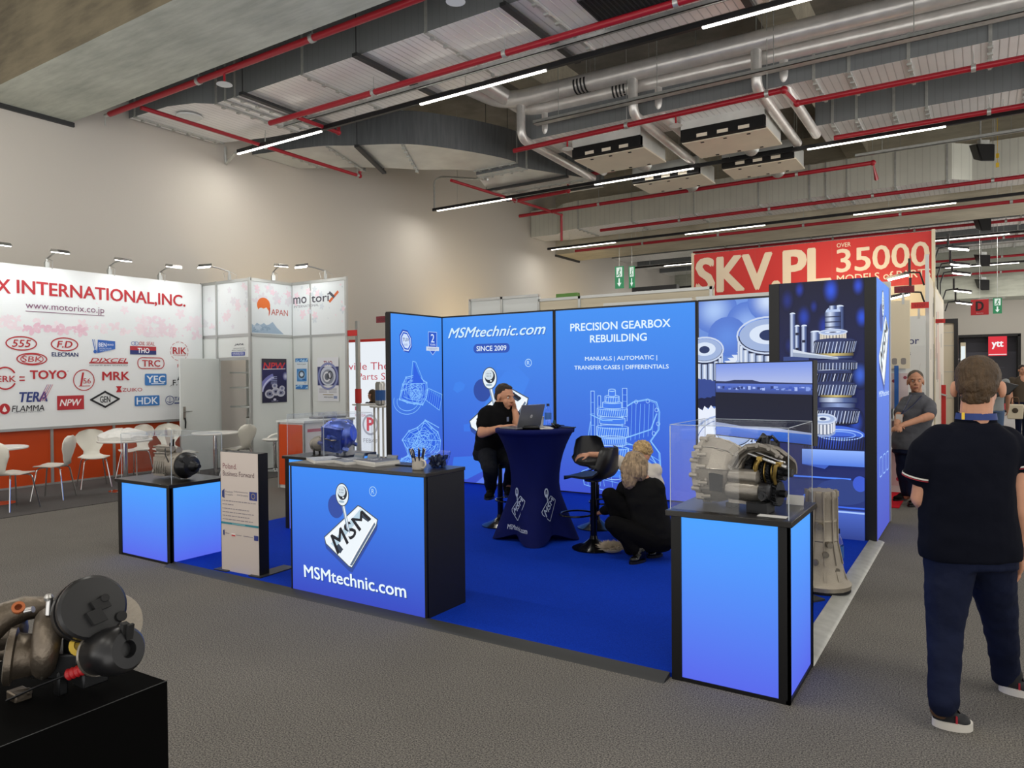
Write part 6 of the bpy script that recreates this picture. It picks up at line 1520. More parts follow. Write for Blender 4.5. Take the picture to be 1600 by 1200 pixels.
# ---- gearbox casing standing on its bell on the carpet
t = thing('upright_gearbox_casing', 'pale cast gearbox casing standing on its flared bell beside the right plinth', 'gearbox', (-1.0, 5.75, .022))
b = MB(); b.lathe([(.2, .02), (.205, .05), (.165, .1), (.14, .2), (.12, .3), (.108, .36), (.112, .37), (.108, .38), (.105, .5), (.108, .51), (.1, .52), (.1, .66), (.108, .68), (.105, .72), (.09, .73)], n=26); b.build('casing', 'cast_light', t, ang=30)
k = MB()
for i in range(10):
    a = 2 * pi * i / 10; X, Y = cos(a), sin(a); k.hexa([(.2 * X - .012 * Y, .2 * Y + .012 * X, .02), (.2 * X + .012 * Y, .2 * Y - .012 * X, .02), (.1 * X + .012 * Y, .1 * Y - .012 * X, .02), (.1 * X - .012 * Y, .1 * Y + .012 * X, .02)], [(.15 * X - .01 * Y, .15 * Y + .01 * X, .16), (.15 * X + .01 * Y, .15 * Y - .01 * X, .16), (.1 * X + .01 * Y, .1 * Y - .01 * X, .16), (.1 * X - .01 * Y, .1 * Y + .01 * X, .16)])
    k.tube([(.145 * X, .145 * Y, .2), (.112 * X, .112 * Y, .36), (.108 * X, .108 * Y, .7)], .006, 6); k.cyl((.108 * X, .108 * Y, .69), (.108 * X, .108 * Y, .73), .012, n=8)
k.build('rib', 'cast_light', t)
for a, z in ((-1.2, .28), (-1.5, .48), (-.6, .16), (-1.9, .62), (-1.0, .35), (-1.7, .22)): MB().cyl((.1 * cos(a), .1 * sin(a), z), (.15 * cos(a), .15 * sin(a), z), .022, n=12).build('boss', 'cast', t)
MB().lathe([(.2, 0), (.2, .02)], n=26).build('foot_pad', 'black', t)

# ---- water bottles
def bottle(label, loc, s=1):
    t = thing('water_bottle', label, 'bottle', loc, 0, None); h = .24 * s
    MB().lathe([(.02, 0), (.031, .004), (.033, .03), (.031, .06), (.033, .09), (.033, .14), (.03, .16), (.016, .195), (.013, .2), (.013, .215)], n=20).build('body', 'bottle', t, ang=60)
    MB().lathe([(.0335, .075), (.0337, .08), (.0337, .135), (.0335, .14)], n=20, cap=False).build('label_band', 'blue_bottle', t); MB().lathe([(.015, .205), (.015, .228), (.012, .23)], n=16).build('cap', 'navy_plastic', t)
    t.scale = (s, s, s); return t
bottle('blue-capped water bottle on the high table', (-3.6, 6.22, 1.105))
t = bottle('large clear water bottle on the carpet behind the upright casing', (-.98, 6.3, .022), 1.5); t2 = bottle('clear water bottle standing nearer the upright casing', (-1.06, 6.12, .022), 1.45)
# ---- things on the high table
t = thing('laptop', 'silver laptop open on the high table', 'laptop', (-3.66, 5.95, 1.105), radians(79))
# local: hinge along x, keyboard towards +y, screen leans back
MB().box(-.165, .165, 0, .23, 0, .014).build('base', 'laptop', t, bevel=.003); MB().box(-.15, .15, .03, .12, .0141, .0155).build('keyboard', 'plastic', t, smooth=False)
R_ = Matrix.Rotation(radians(17), 3, 'X'); l = MB().obox(R_ @ V(0, -.0, .115), (.33, .008, .225), R_).build('lid', 'laptop', t, bevel=.002); l.location = (0, .0, .014)
A = Art(R_ @ V(.165, -.0045, 0) + V(0, 0, .014), (-1, 0, 0), R_ @ V(0, 0, 1), .33, .225); A.n = R_ @ V(0, -1, 0)
A.ellipse(.5, .5, .05, .075, 'c8c8cc', 20); A.up(); A.text('hp', .475, .465, .05, .07, '3a3c42', .01, .25); A.build('lid_badge', 'print', t)
A = Art(R_ @ V(-.155, .0045, .01) + V(0, 0, .014), (1, 0, 0), R_ @ V(0, 0, 1), .31, .205); A.n = R_ @ V(0, 1, 0); A.rect(0, 0, 1, 1, 'aebcd0'); A.build('display', 'screen', t)
t = thing('phone_pouch', 'black flat pouch lying before the laptop', 'pouch', (-3.63, 5.93, 1.105), radians(25)); MB().box(-.09, .09, -.04, .04, 0, .032).build('pouch', 'plastic', t, bevel=.012)
t = thing('paper_sheets', 'white papers under the black pouch', 'papers', (-3.6, 5.86, 1.1), radians(30)); MB().box(-.13, .13, -.06, .06, 0, .004).build('sheet', 'paper', t, smooth=False)
t = thing('white_cup', 'white paper cup behind the laptop', 'cup', (-3.68, 6.2, 1.105)); MB().lathe([(.03, 0), (.04, .1), (.042, .103), (.038, .1)], n=20).build('cup', 'paper', t)
t = thing('pile_of_keys', 'small pile of metal samples by the bottle', 'metal parts', (-3.46, 6.12, 1.105)); b = MB(); R = random.Random(9)
for i in range(16): b.obox((.1 * (R.random() - .5), .09 * (R.random() - .5), .008 + .03 * R.random()), (.05, .016, .006), (R.random(), R.random(), R.random() * 3)); b.lathe([(.012, 0), (.016, .006)], (.1 * (R.random() - .5), .1 * (R.random() - .5), .01 + .02 * R.random()), (R.random(), R.random(), 1), 10)
o = b.build('sample', 'cast_dark', t, smooth=False); o['kind'] = 'stuff'
t = thing('paper_sheets', 'crumpled papers between pouch and metal samples', 'papers', (-3.5, 6.0, 1.105), radians(40)); MB().box(-.06, .06, -.05, .05, 0, .012).obox((.02, 0, .015), (.09, .08, .006), (.1, .15, .3)).build('sheet', 'paper', t, smooth=False)
t = thing('mobile_phone', 'dark phone at the right rim of the high table', 'phone', (-3.36, 6.2, 1.105), radians(20)); MB().box(-.07, .07, -.035, .035, 0, .009).build('body', 'plastic', t, bevel=.003)
t = thing('lighter', 'dark green lighter standing by the bottle', 'lighter', (-3.52, 6.2, 1.105)); MB().box(-.01, .01, -.006, .006, 0, .07).build('body', mat('dark_green', '1d4a48', .3), t, bevel=.002)
# ---- on the counter
def brochures(which, loc, rz, n, col, skew):
    R = random.Random(n + int(col, 16) % 7); first = None
    for i in range(n):
        a = (R.random() - .5) * .012; last = i == n - 1
        t = thing('brochure', ('top brochure of the ' if last else 'brochure under the top one in the ') + which + ' on the counter', 'brochure', (loc[0] + a, loc[1] + a * .6, loc[2] + i * .004), rz + a * 3 + skew * i, 'brochures in the ' + which)
        MB().box(-.105, .105, -.1425, .1425, .0002, .0038).build('sheets', 'paper', t, smooth=False)
        if last:
            A = Art((-.105, -.1425, .0038), (1, 0, 0), (0, 1, 0), .21, .285); A.rect(0, 0, 1, 1, col); A.up(); A.rect(.0, 0, 1, .12, '6a7384'); A.up(); emblem(A, .5, .5, .22, 'c8ccd4'); A.build('cover', 'print', t)
brochures('leftmost pale stack', (-4.2, 3.86, .98), radians(60), 5, '9aa0ac', .01); brochures('middle grey stack', (-3.965, 3.9, .98), radians(70), 5, '6f7684', -.012); brochures('right dark stack', (-3.71, 3.91, .98), radians(75), 8, '474d5c', .008)
for x, y, l in ((-4.05, 4.07, 'card holder behind the left brochures'), (-3.9, 4.06, 'card holder behind the middle brochures'), (-3.72, 4.08, 'card holder behind the dark brochures')):
    t = thing('card_holder', 'clear ' + l, 'card holder', (x, y, .98), radians(10), 'card holders on the counter'); MB().hexa([(-.05, -.02, 0), (.05, -.02, 0), (.05, .02, 0), (-.05, .02, 0)], [(-.05, .01, .035), (.05, .01, .035), (.05, .03, .05), (-.05, .03, .05)]).build('holder', 'bottle', t, smooth=False); MB().hexa([(-.042, -.008, .004), (.042, -.008, .004), (.042, .014, .004), (-.042, .014, .004)], [(-.042, .014, .045), (.042, .014, .045), (.042, .028, .045), (-.042, .028, .045)]).build('cards', 'laptop', t, smooth=False)
t = thing('enamel_mug', 'white enamel mug with black emblem at the counter end', 'mug', (-3.24, 3.82, .98), radians(-10))
MB().lathe([(.036, 0), (.041, .006), (.041, .08), (.043, .083), (.04, .083), (.039, .01), (.0, .008)], n=28).build('body', 'mug', t, ang=60); MB().tube([(.04, 0, .068), (.075, 0, .065), (.08, 0, .035), (.06, 0, .016), (.04, 0, .015)], .0065, 10, bend=.02).build('handle', 'mug', t)
A = Art((0, 0, 0), (1, 0, 0), (0, 0, 1), .07, .08, 0); emblem(A, .4, .62, .085, '1c1c20'); A.rect(.08, .2, .9, .33, '3a3634'); A.v = [V(.0416 * sin((p.x - .035) / .0416), -.0416 * cos((p.x - .035) / .0416), p.z) for p in A.v]; o = A.build('emblem', 'print', t); o.rotation_euler = (0, 0, radians(-12))
R = random.Random(12)
for i in range(9):
    a = i * .7 + .3 * R.random(); t = thing('pen', ['navy pen leaning left in the enamel mug', 'white-clipped pen leaning in the enamel mug'][i % 2], 'pen', (-3.24 + .022 * cos(a), 3.82 + .022 * sin(a), .995), a, 'pens in the enamel mug')
    t['label'] = 'promotional pen standing in the white enamel mug'
    t.rotation_euler = (0, radians(6 + 14 * R.random()), a); MB().cyl((0, 0, 0), (0, 0, .13), .0045, n=8).build('barrel', 'navy_plastic', t); MB().box(.004, .006, -.002, .002, .09, .128).cyl((0, 0, .122), (0, 0, .134), .004, n=8).build('clip', ['white_gloss', 'chrome', 'navy_plastic'][i % 3], t)
t = thing('glass_bowl', 'glass bowl of dark sweets behind the mug', 'bowl', (-3.2, 3.99, .98)); MB().lathe([(.05, 0), (.06, .004), (.078, .05), (.09, .11), (.088, .11), (.075, .05), (.055, .008), (.0, .007)], n=30).build('bowl', 'bowl', t, ang=60)
b = MB(); R = random.Random(4)
for i in range(60): a, r_, z = R.random() * 6.28, .06 * R.random() ** .5, .018 + .055 * R.random(); b.obox((r_ * cos(a), r_ * sin(a), z), (.03, .018, .012), (R.random() * 3, R.random() * 3, R.random() * 3))
o = b.build('wrapped_sweets', 'navy_plastic', smooth=False); o.location = (-3.2, 3.99, .98); tag(o, 'dark blue wrapped sweets filling the glass bowl', 'sweets', kind='stuff')
t = thing('tablet', 'dark flat tablet lying between brochures and mug', 'tablet', (-3.45, 3.98, .98), radians(5)); MB().box(-.09, .09, -.06, .06, 0, .008).build('body', 'plastic', t, bevel=.002)
# ---- fluffy thing by the crouching woman
b = MB(); R = random.Random(21)
for i in range(700):
    a, e = R.random() * 6.28, R.random() * 1.5; d = V(cos(a) * sin(e), sin(a) * sin(e), cos(e)); c_ = V((R.random() - .5) * .14, (R.random() - .5) * .05, .035); p1_ = c_ + d * .03; p2_ = c_ + V(d.x * .1, d.y * .085, d.z * .075) + V(.02 * (R.random() - .5), .02 * (R.random() - .5), .02 * (R.random() - .5))
    w_ = d.orthogonal().normalized() * .0055; b.add([p1_ - w_, p1_ + w_, p2_], [(0, 1, 2)]); w2 = d.cross(w_); b.add([p1_ - w2, p1_ + w2, p2_], [(0, 1, 2)])
b.ell((0, 0, .03), (.085, .04, .03)); o = b.build('fluffy_tuft', 'fur', smooth=False); o.location = (-2.78, 5.93, .022); o.rotation_euler = (0, 0, .6); tag(o, 'cream fluffy tuft on the blue carpet beside the stool base', 'fluffy tuft')
tag(MB().box(-6.5, -5.6, 4.5, 4.52, .03, .05).build('cable', 'rubber', smooth=False), 'thin black cable on the carpet behind the left plinth', 'cable') if False else None

# ================================================================== FOREGROUND: turbocharger on a black box
fgc = at(262, 1062, 1.5)   # right rear top corner of the black box
t = thing('black_crate', 'black box at the lower left picture corner carrying a turbocharger', 'box', (0, 0, 0))
ZT = fgc.z
def onz(u, v, z):
    d = _R * ((u - 800) / F_PX) - _U * ((v - 600) / F_PX) + _fw; return CAM + d * ((z - CAM.z) / d.z)
P1, P2 = onz(262, 1064, ZT), onz(205, 1040, ZT)
dx = (onz(0, 1168, ZT) - P1); dx.z = 0; dx.normalize(); dy = (P2 - P1); dy.z = 0; dy = (dy - dx * dy.dot(dx)).normalized()
MB().hexa([V(P1.x, P1.y, 0), V(*(P1 + dx * .62).xy, 0), V(*(P1 + dx * .62 + dy * .42).xy, 0), V(*(P1 + dy * .42).xy, 0)], [P1, P1 + dx * .62, P1 + dx * .62 + dy * .42, P1 + dy * .42]).build('body', 'felt', t, bevel=.002)
MB().tube([P1 + V(0, 0, .001), P1 + dx * .62 + V(0, 0, .001)], .0009, 6).build('worn_edge', 'rail', t)
T = thing('turbocharger', 'used turbocharger with black actuator cans on the black box', 'turbocharger', (0, 0, 0))
D0 = 1.42
def pt(u, v, d=D0): return at(u, v, d)
view = (pt(100, 1000, 1) - CAM).normalized()
mm = D0 / F_PX   # metres per photo pixel at the turbocharger
# big round actuator lid facing us and slightly right
ax = (-view + _R * .35 + _U * .15).normalized()
c = pt(143, 950)
MB().lathe([(47 * mm, -.05), (50 * mm, -.03), (50 * mm, -.012), (46 * mm, -.012), (46 * mm, -.006), (49 * mm, -.004), (49 * mm, .01), (45 * mm, .016), (0, .018)], c, ax, 40).build('actuator_can', 'plastic', T)
k = MB(); q = ax.to_track_quat('Z', 'Y'); X, Y = _R - ax * _R.dot(ax), _U - ax * _U.dot(ax); X.normalize(); Y.normalize()
R3 = Matrix((X, ax, -Y)).transposed() if False else Matrix((X, Y, ax)).transposed()
k.obox(c + X * 8 * mm + Y * 4 * mm + ax * .024, (26 * mm, 16 * mm, .014), R3 @ Matrix.Rotation(.5, 3, 'Z')).obox(c + X * 0 * mm - Y * 16 * mm + ax * .024, (24 * mm, 20 * mm, .016), R3 @ Matrix.Rotation(.5, 3, 'Z')).cyl(c + X * 38 * mm - Y * 10 * mm + ax * .01, c + X * 38 * mm - Y * 10 * mm + ax * .024, 8 * mm).cyl(c + X * 14 * mm + Y * 14 * mm + ax * .01, c + X * 14 * mm + Y * 14 * mm + ax * .034, 6 * mm)
k.build('connector', 'rubber', T, bevel=.001)
# turbine housing: snail with inlet flange at left
ax2 = (-_R * .92 - view * .45 - _U * .05).normalized()
c2 = pt(74, 1008, D0 + .02)
b = MB(); sp = []; rad = []
side = ax2.cross(_U).normalized(); upv = side.cross(ax2)
for i in range(26):
    a = 2 * pi * i / 25 + .6; rr = (50 - .35 * i) * mm; sp.append(c2 + (side * cos(a) + upv * sin(a)) * rr * .75); rad.append((24 - .45 * i) * mm)
b.tube(sp, rad, 16); b.build('turbine_snail', 'turbo', T, ang=80)
b = MB(); b.lathe([(26 * mm, -.01), (30 * mm, .01), (34 * mm, .045), (36 * mm, .05), (43 * mm, .053), (43 * mm, .064), (38 * mm, .066), (30 * mm, .066), (27 * mm, .03), (0, .02)], c2 - upv * 14 * mm, ax2, 30); b.build('outlet_flange', 'turbo', T)
MB().lathe([(50 * mm, 0), (52 * mm, .006), (50 * mm, .012)], c2 - ax2 * .005, ax2, 30).build('band_clamp', 'cast', T)
b = MB(); b.ell(pt(10, 985, D0 + .05), (34 * mm, 30 * mm, 34 * mm)); b.tube([pt(-30, 990, D0), pt(5, 965, D0 + .03), pt(40, 950, D0 + .06), pt(75, 948, D0 + .08)], [26 * mm, 24 * mm, 20 * mm, 16 * mm], 14); b.ell(pt(18, 1010, D0 + .06), (30 * mm, 28 * mm, 22 * mm)); b.build('manifold', 'turbo', T, ang=80)
MB().lathe([(7 * mm, 0), (9 * mm, .004), (9 * mm, .012), (5 * mm, .012), (5 * mm, 0)], pt(29, 952, D0 - .02), (-view + _U * .4).normalized(), 16).build('orange_seal_port', 'copper', T)
MB().tube([pt(76, 960, D0), pt(77, 944, D0), pt(78, 936, D0)], 5 * mm).lathe([(6 * mm, 0), (7 * mm, .006), (4 * mm, .012)], pt(76, 938, D0), _U, 10).cyl(pt(40, 955, D0), pt(52, 952, D0), 5 * mm).build('bolt', 'steel', T)
# compressor side: pale ring behind, second black can in front
ax3 = (_R * .8 - view * .55 + _U * .12).normalized()
MB().lathe([(40 * mm, -.05), (46 * mm, -.02), (46 * mm, .02), (42 * mm, .03), (38 * mm, .03)], pt(172, 975, D0 + .06), ax3, 32).build('compressor_housing', 'cast_light', T)
c3 = pt(180, 1017, D0 - .03)
MB().lathe([(30 * mm, -.085), (33 * mm, -.08), (33 * mm, -.05), (36 * mm, -.045), (36 * mm, -.02), (33 * mm, .0), (28 * mm, .006), (13 * mm, .007), (11 * mm, -.006), (0, -.006)], c3 + ax3 * .03, ax3, 36).build('vacuum_can', 'plastic', T)
MB().lathe([(31 * mm, 0), (34 * mm, .004), (34 * mm, .01)], c3 - ax3 * .055, ax3, 30).build('can_rim', 'cast', T)
MB().obox(pt(194, 985, D0 - .04), (.012, .012, .03), (0, .2, 0)).obox(pt(203, 987, D0 - .04), (.006, .012, .03), (0, .2, 0)).build('plug', 'rubber', T)
MB().lathe([(14 * mm, -.02), (17 * mm, 0), (17 * mm, .006), (10 * mm, .008), (9 * mm, .0), (0, 0)], pt(127, 1008, D0 - .01), (-view + _U * .2).normalized(), 20).build('yellow_plug', mat('yellow_cap', 'b89a2a', .5), T)
b = MB().obox(pt(120, 1018, D0 + .02), (.03, .04, .06)).obox(pt(105, 1030, D0 + .03), (.1, .08, .05), (0, 0, .5)).cyl(pt(60, 1050, D0 + .02), pt(90, 1040, D0 + .02), 9 * mm).obox(pt(142, 1056, D0), (.04, .05, .03)).obox(pt(95, 1066, D0 + .0), (.02, .02, .05)); b.build('centre_casting', 'cast_dark', T, bevel=.004)
b = MB(); pts = [pt(104, 1055, D0 - .03), pt(146, 1040, D0 - .03)]; pr = []
for i in range(13): pr.append(((9 if i % 2 else 7) * mm * (.8 if i in (0, 12) else 1), (pts[1] - pts[0]).length * i / 12))
b.lathe(pr, pts[0], (pts[1] - pts[0]).normalized(), 16); b.build('red_bellows', 'red_rubber', T)
MB().tube([pts[0], pt(60, 1072, D0 - .03), pt(10, 1095, D0 - .02)], 1.8 * mm, 8).build('actuator_rod', 'cast_dark', T)
MB().obox(pt(30, 1090, D0 + .0), (.04, .03, .03)).cyl(pt(20, 1085, D0), pt(48, 1080, D0), 6 * mm).build('bracket', 'turbo', T, bevel=.003); MB().cyl(pt(130, 1052, D0), pt(150, 1050, D0), 12 * mm).build('lug', 'cast', T)
# ================================================================== PEOPLE
from mathutils import noise
def ruffle(o, amp, freq, seed=0):
    for v in o.data.vertices:
        p = v.co; k = noise.noise(V(p.x * freq + seed, p.y * freq, p.z * freq * 1.6)) + .5 * noise.noise(V(p.x * freq * 2.3, p.y * freq * 2.3 + seed, p.z * freq * 3))
        v.co = p + v.normal * (k * amp)
    o.data.update()

def basis(f, up=(0, 0, 1)):
    f = V(f).normalized(); r = f.cross(V(up)).normalized(); u = r.cross(f)
    return Matrix((r, f, u)).transposed(), r, f, u
def cdir(x, z, y=0):
    """direction given as (right, forward, up) seen from the photographer"""
    return (V(_R.x, _R.y, 0).normalized() * x + V(_fw.x, _fw.y, 0).normalized() * z + V(0, 0, 1) * y).normalized()

def head_parts(c, f, up=(0, 0, 1), s=1.0):
    B, r, f, u = basis(f, up); q = lambda x, y, z: V(c) + (r * x + f * y + u * z) * s
    E = lambda x, y, z, a, b, d: ('e', q(x, y, z), (a * s, b * s, d * s), B)
    el = [E(0, -.008, .03, .077, .096, .09), E(0, .028, -.045, .058, .068, .075), E(0, .068, -.097, .022, .02, .018), E(0, .078, .032, .054, .018, .013),
          ('c', q(0, .09, .018), .009 * s, q(0, .11, -.02), .0135 * s), E(.014, .1, -.026, .009, .01, .008), E(-.014, .1, -.026, .009, .01, .008),
          E(.038, .056, -.036, .022, .026, .028), E(-.038, .056, -.036, .022, .026, .028), E(0, .086, -.062, .026, .016, .014), E(0, -.05, -.03, .058, .05, .06),
          E(.079, -.008, -.008, .009, .02, .032), E(-.079, -.008, -.008, .009, .02, .032), E(.08, -.004, -.034, .007, .012, .012), E(-.08, -.004, -.034, .007, .012, .012)]
    return el, q, B

def face_bits(t, q, B, s, beard=None):
    for sx in (-1, 1):
        e = MB().ell(q(sx * .031, .0755, .008), .0095 * s, nu=12, nv=8).build('eye', 'eye', t)
        MB().ell(q(sx * .031, .0822, .008), .0052 * s, nu=10, nv=6).build('iris', 'iris', e)
        MB().ell(q(sx * .031, .084, .031), (.02 * s, .008 * s, .005 * s), B, 10, 6).build('eyebrow', 'hair_dark', t)
    MB().ell(q(0, .1, -.061), (.023 * s, .008 * s, .007 * s), B, 12, 6).build('lips', 'lips', t)

def hand_parts(w, d, n, thumb, curl=.5, s=1.0, spread=1.0):
    """w wrist, d towards the fingers, n out of the back of the hand, thumb = side of the thumb"""
    d, n = V(d).normalized(), V(n); n = (n - d * n.dot(d)).normalized(); t = d.cross(n) if d.cross(n).dot(V(thumb)) > 0 else n.cross(d)
    w = V(w); B = Matrix((t, d, n)).transposed()
    el = [('e', w + d * .05 * s, (.041 * s, .052 * s, .017 * s), B), ('c', w - d * .02 * s, .026 * s, w + d * .03 * s, .027 * s, (1, .8))]
    for i, L in enumerate((.074, .083, .077, .06)):
        o = w + d * .088 * s + t * (.031 - .0208 * i) * s * spread; a = curl * (.8 + .12 * i); p = o; dd = d
        for k, f in enumerate((.45, .32, .25)):
            a2 = a * (k + .6) * .75; dd = d * cos(a2) - n * sin(a2); e = p + dd * L * f * s; el.append(('c', p, (.0088 - .0008 * k) * s, e, (.0082 - .0009 * k) * s)); p = e
    o = w + d * .03 * s + t * .034 * s; m = o + (d * .65 + t * .7 - n * .25).normalized() * .036 * s; el += [('c', w + d * .015 * s + t * .015 * s, .016 * s, o, .013 * s), ('c', o, .0115 * s, m, .0098 * s), ('c', m, .0098 * s, m + (d * .9 + t * .25 - n * .3).normalized() * .028 * s, .0082 * s)]
    return el

def shoe_parts(heel, toe, h=.07, w=.045):
    heel, toe = V(heel), V(toe); d = (toe - heel).normalized(); m = heel.lerp(toe, .5)
    B, r, f, u = basis((d.x, d.y, 0)); L = (toe - heel).length
    up = [('e', heel + f * .05 + u * .05, (w * .8, .06, .05), B), ('e', heel + f * L * .45 + u * .045, (w * .85, L * .3, .045), B), ('e', heel + f * L * .72 + u * .032, (w, L * .28, .032), B), ('c', heel + f * .05 + u * .06, .045, heel + f * .05 + u * .1, .045)]
    so = []
    for z in (0, .022):
        so.append([heel + f * (L / 2 + (L / 2 + .008) * cos(a)) + r * ((w + .004) * sin(a) * (1 + .12 * cos(a))) + u * z for a in [2 * pi * i / 24 for i in range(24)]])
    return up, so
def shoe(t, heel, toe, m, sole='sole', h=.07, w=.045, vox=.009):
    up, so = shoe_parts(heel, toe, h, w); o = blob('shoe', up, m, t, vox); MB().loft(so).build('sole', sole, o); return o

# ---------------------------------------------------------------- walking man, seen from behind
def P(u, v, d): return at(u, v, d)
def walker():
    t = thing('person', 'man in black polo and dark jeans walking away, at the right picture edge', 'person', (0, 0, 0)); k = 3.45 / F_PX
    hc = P(1528, 604, 3.45); f = V(.1, 1, -.04); el, q, B = head_parts(hc, f, s=1.16)
    el += [('e', q(sx * .086, -.006, -.012), (.014, .024, .038), B) for sx in (-1, 1)]
    nb = P(1524, 662, 3.43); el += [('c', P(1527, 622, 3.42), .066, nb, .068), ('c', nb, .06, P(1520, 695, 3.47), .06)]
    sl, sr = P(1456, 695, 3.47), P(1581, 697, 3.44); elb_l, elb_r = P(1439, 778, 3.5), P(1593, 800, 3.42)
    wl, wr = P(1462, 815, 3.72), P(1596, 868, 3.44)
    el += [('c', sl, .055, elb_l, .045), ('c', elb_l, .046, wl, .031), ('c', sr, .055, elb_r, .047), ('c', elb_r, .047, P(1597, 830, 3.43), .044), ('c', elb_r, .044, wr, .031)]
    el += hand_parts(wl, (wl - elb_l).normalized(), (0, 0, 1), (1, 0, 0), .5)
    el += hand_parts(wr, cdir(-.12, .25, -1), cdir(1, -.2, 0), cdir(-.2, 1, 0), .55, 1.05)
    el += [('c', P(1515, 715, 3.45), .1, P(1515, 830, 3.45), .11), ('c', P(1490, 860, 3.45), .08, P(1478, 975, 3.4), .05), ('c', P(1478, 975, 3.4), .05, P(1477, 1100, 3.3), .04), ('c', P(1548, 860, 3.47), .08, P(1562, 965, 3.6), .05), ('c', P(1562, 965, 3.6), .05, P(1570, 1060, 3.69), .04)]
    blob('body', el, 'skin', t, .0055, 2)
    # hair: short crop
    h = [('e', q(0, -.016, .04), (.0835 * 1.15, .098 * 1.15, .09 * 1.15), B), ('e', q(0, -.04, .005), (.078 * 1.13, .078 * 1.13, .074 * 1.13), B), ('e', q(0, -.056, -.045), (.057 * 1.12, .048 * 1.12, .04 * 1.12), B)]
    ruffle(blob('hair', h, 'hair_brown', t, .008, 2), .004, 45)
    # polo shirt: shoulders, back, sleeves
    rr = lambda u, v, d, a, b: ring(P(u, v, d), a, b, V(_R.x, _R.y, 0), V(_fw.x, _fw.y, 0), 28, 2.5)
    tor = [rr(1516, 872, 3.45, .225, .135), rr(1515, 850, 3.45, .228, .14), rr(1512, 810, 3.45, .212, .142), rr(1510, 760, 3.45, .2, .145), rr(1512, 722, 3.45, .208, .145), rr(1518, 697, 3.45, .205, .135), rr(1520, 682, 3.45, .17, .125), rr(1523, 670, 3.44, .12, .105), rr(1524, 660, 3.44, .09, .088)]
    s_ = [('l', tor), ('c', P(1470, 690, 3.46), .085, P(1449, 708, 3.47), .085), ('c', P(1449, 705, 3.47), .08, P(1437, 738, 3.48), .072), ('c', P(1568, 692, 3.45), .085, P(1584, 708, 3.44), .083), ('c', P(1584, 705, 3.44), .08, P(1589, 720, 3.43), .074)]
    o = blob('polo_shirt', s_, 'navy', t, .011, 5); ruffle(o, .006, 7, 3)
    for c0, c1, r_ in ((P(1436, 739, 3.48), P(1434, 747, 3.485), .069), (P(1588, 722, 3.43), P(1589.5, 730, 3.43), .071)):
        MB().cyl(c0, c1, r_, r_ * .98, 28).build('sleeve_cuff', 'navy', t); MB().cyl(c0.lerp(c1, .35), c0.lerp(c1, .62), r_ + .0018, n=28).build('white_stripe', 'sole', t); MB().cyl(c0.lerp(c1, .75), c0.lerp(c1, .88), r_ + .0018, n=28).build('red_stripe', 'red_thread', t)
    MB().loft([rr(1524, 664, 3.44, .088, .08), rr(1525, 655, 3.44, .08, .074), rr(1525, 648, 3.44, .075, .07)], cap=False).build('collar', 'navy', t)
    MB().loft([rr(1525, 655, 3.435, .083, .078), rr(1525, 645, 3.435, .078, .075)], cap=False).build('lanyard', 'lanyard', t)
    o = MB().obox(P(1505, 650, 3.355), (.012, .004, .032), B).build('lanyard_clip', 'yellow', t)
    # jeans
    pel = [rr(1516, 838, 3.45, .205, .125), rr(1516, 862, 3.45, .21, .13), rr(1516, 885, 3.45, .205, .125)]
    j = [('l', pel), ('c', P(1486, 878, 3.45), .108, P(1480, 925, 3.43), .1), ('c', P(1480, 920, 3.43), .102, P(1477, 985, 3.4), .077), ('c', P(1477, 985, 3.4), .077, P(1474, 1085, 3.31), .064), ('c', P(1474, 1085, 3.31), .066, P(1474, 1097, 3.3), .066),
         ('c', P(1546, 878, 3.47), .108, P(1552, 920, 3.53), .098), ('c', P(1552, 915, 3.52), .1, P(1563, 975, 3.6), .077), ('c', P(1563, 975, 3.6), .077, P(1571, 1045, 3.68), .066), ('c', P(1571, 1045, 3.68), .068, P(1572, 1056, 3.69), .066)]
    o = blob('jeans', j, 'jeans', t, .011, 3); ruffle(o, .006, 11, 9)
    g = lambda u, v: V(*_floor(u, v))
    for h_, to, w_ in ((g(1459, 1132), g(1517, 1139), .05), (g(1563, 1078), g(1618, 1089), .05)):
        up, so = shoe_parts(h_, to, .08, w_); o = blob('shoe', up, 'shoe', t, .008); MB().loft([[p + V(0, 0, .0) for p in so[0]], [p + V(0, 0, .012) for p in so[1]]]).build('sole', 'sole', o)
        d = (to - h_).normalized(); MB().ell(h_ + d * .03 + V(0, 0, .07), (.047, .047, .04)).build('heel_patch', 'leather', o); L = (to - h_).length; m = h_ + d * L * .55 + V(0, 0, .045); r_ = d.cross(V(0, 0, 1)); MB().obox(m + r_ * .04, (.012, .008, .04), basis(d)[0]).build('red_stripe', 'red_thread', o)
        MB().tube([h_ + d * L * .5 + V(0, 0, .09) - r_ * .025, h_ + d * L * .58 + V(0, 0, .09), h_ + d * L * .66 + V(0, 0, .076) + r_ * .025], .004, 6).build('laces', 'black_cloth', o)
def _floor(u, v):
    d = _R * ((u - 800) / F_PX) - _U * ((v - 600) / F_PX) + _fw; p = CAM + d * (-CAM.z / d.z); return (p.x, p.y, 0)
walker()

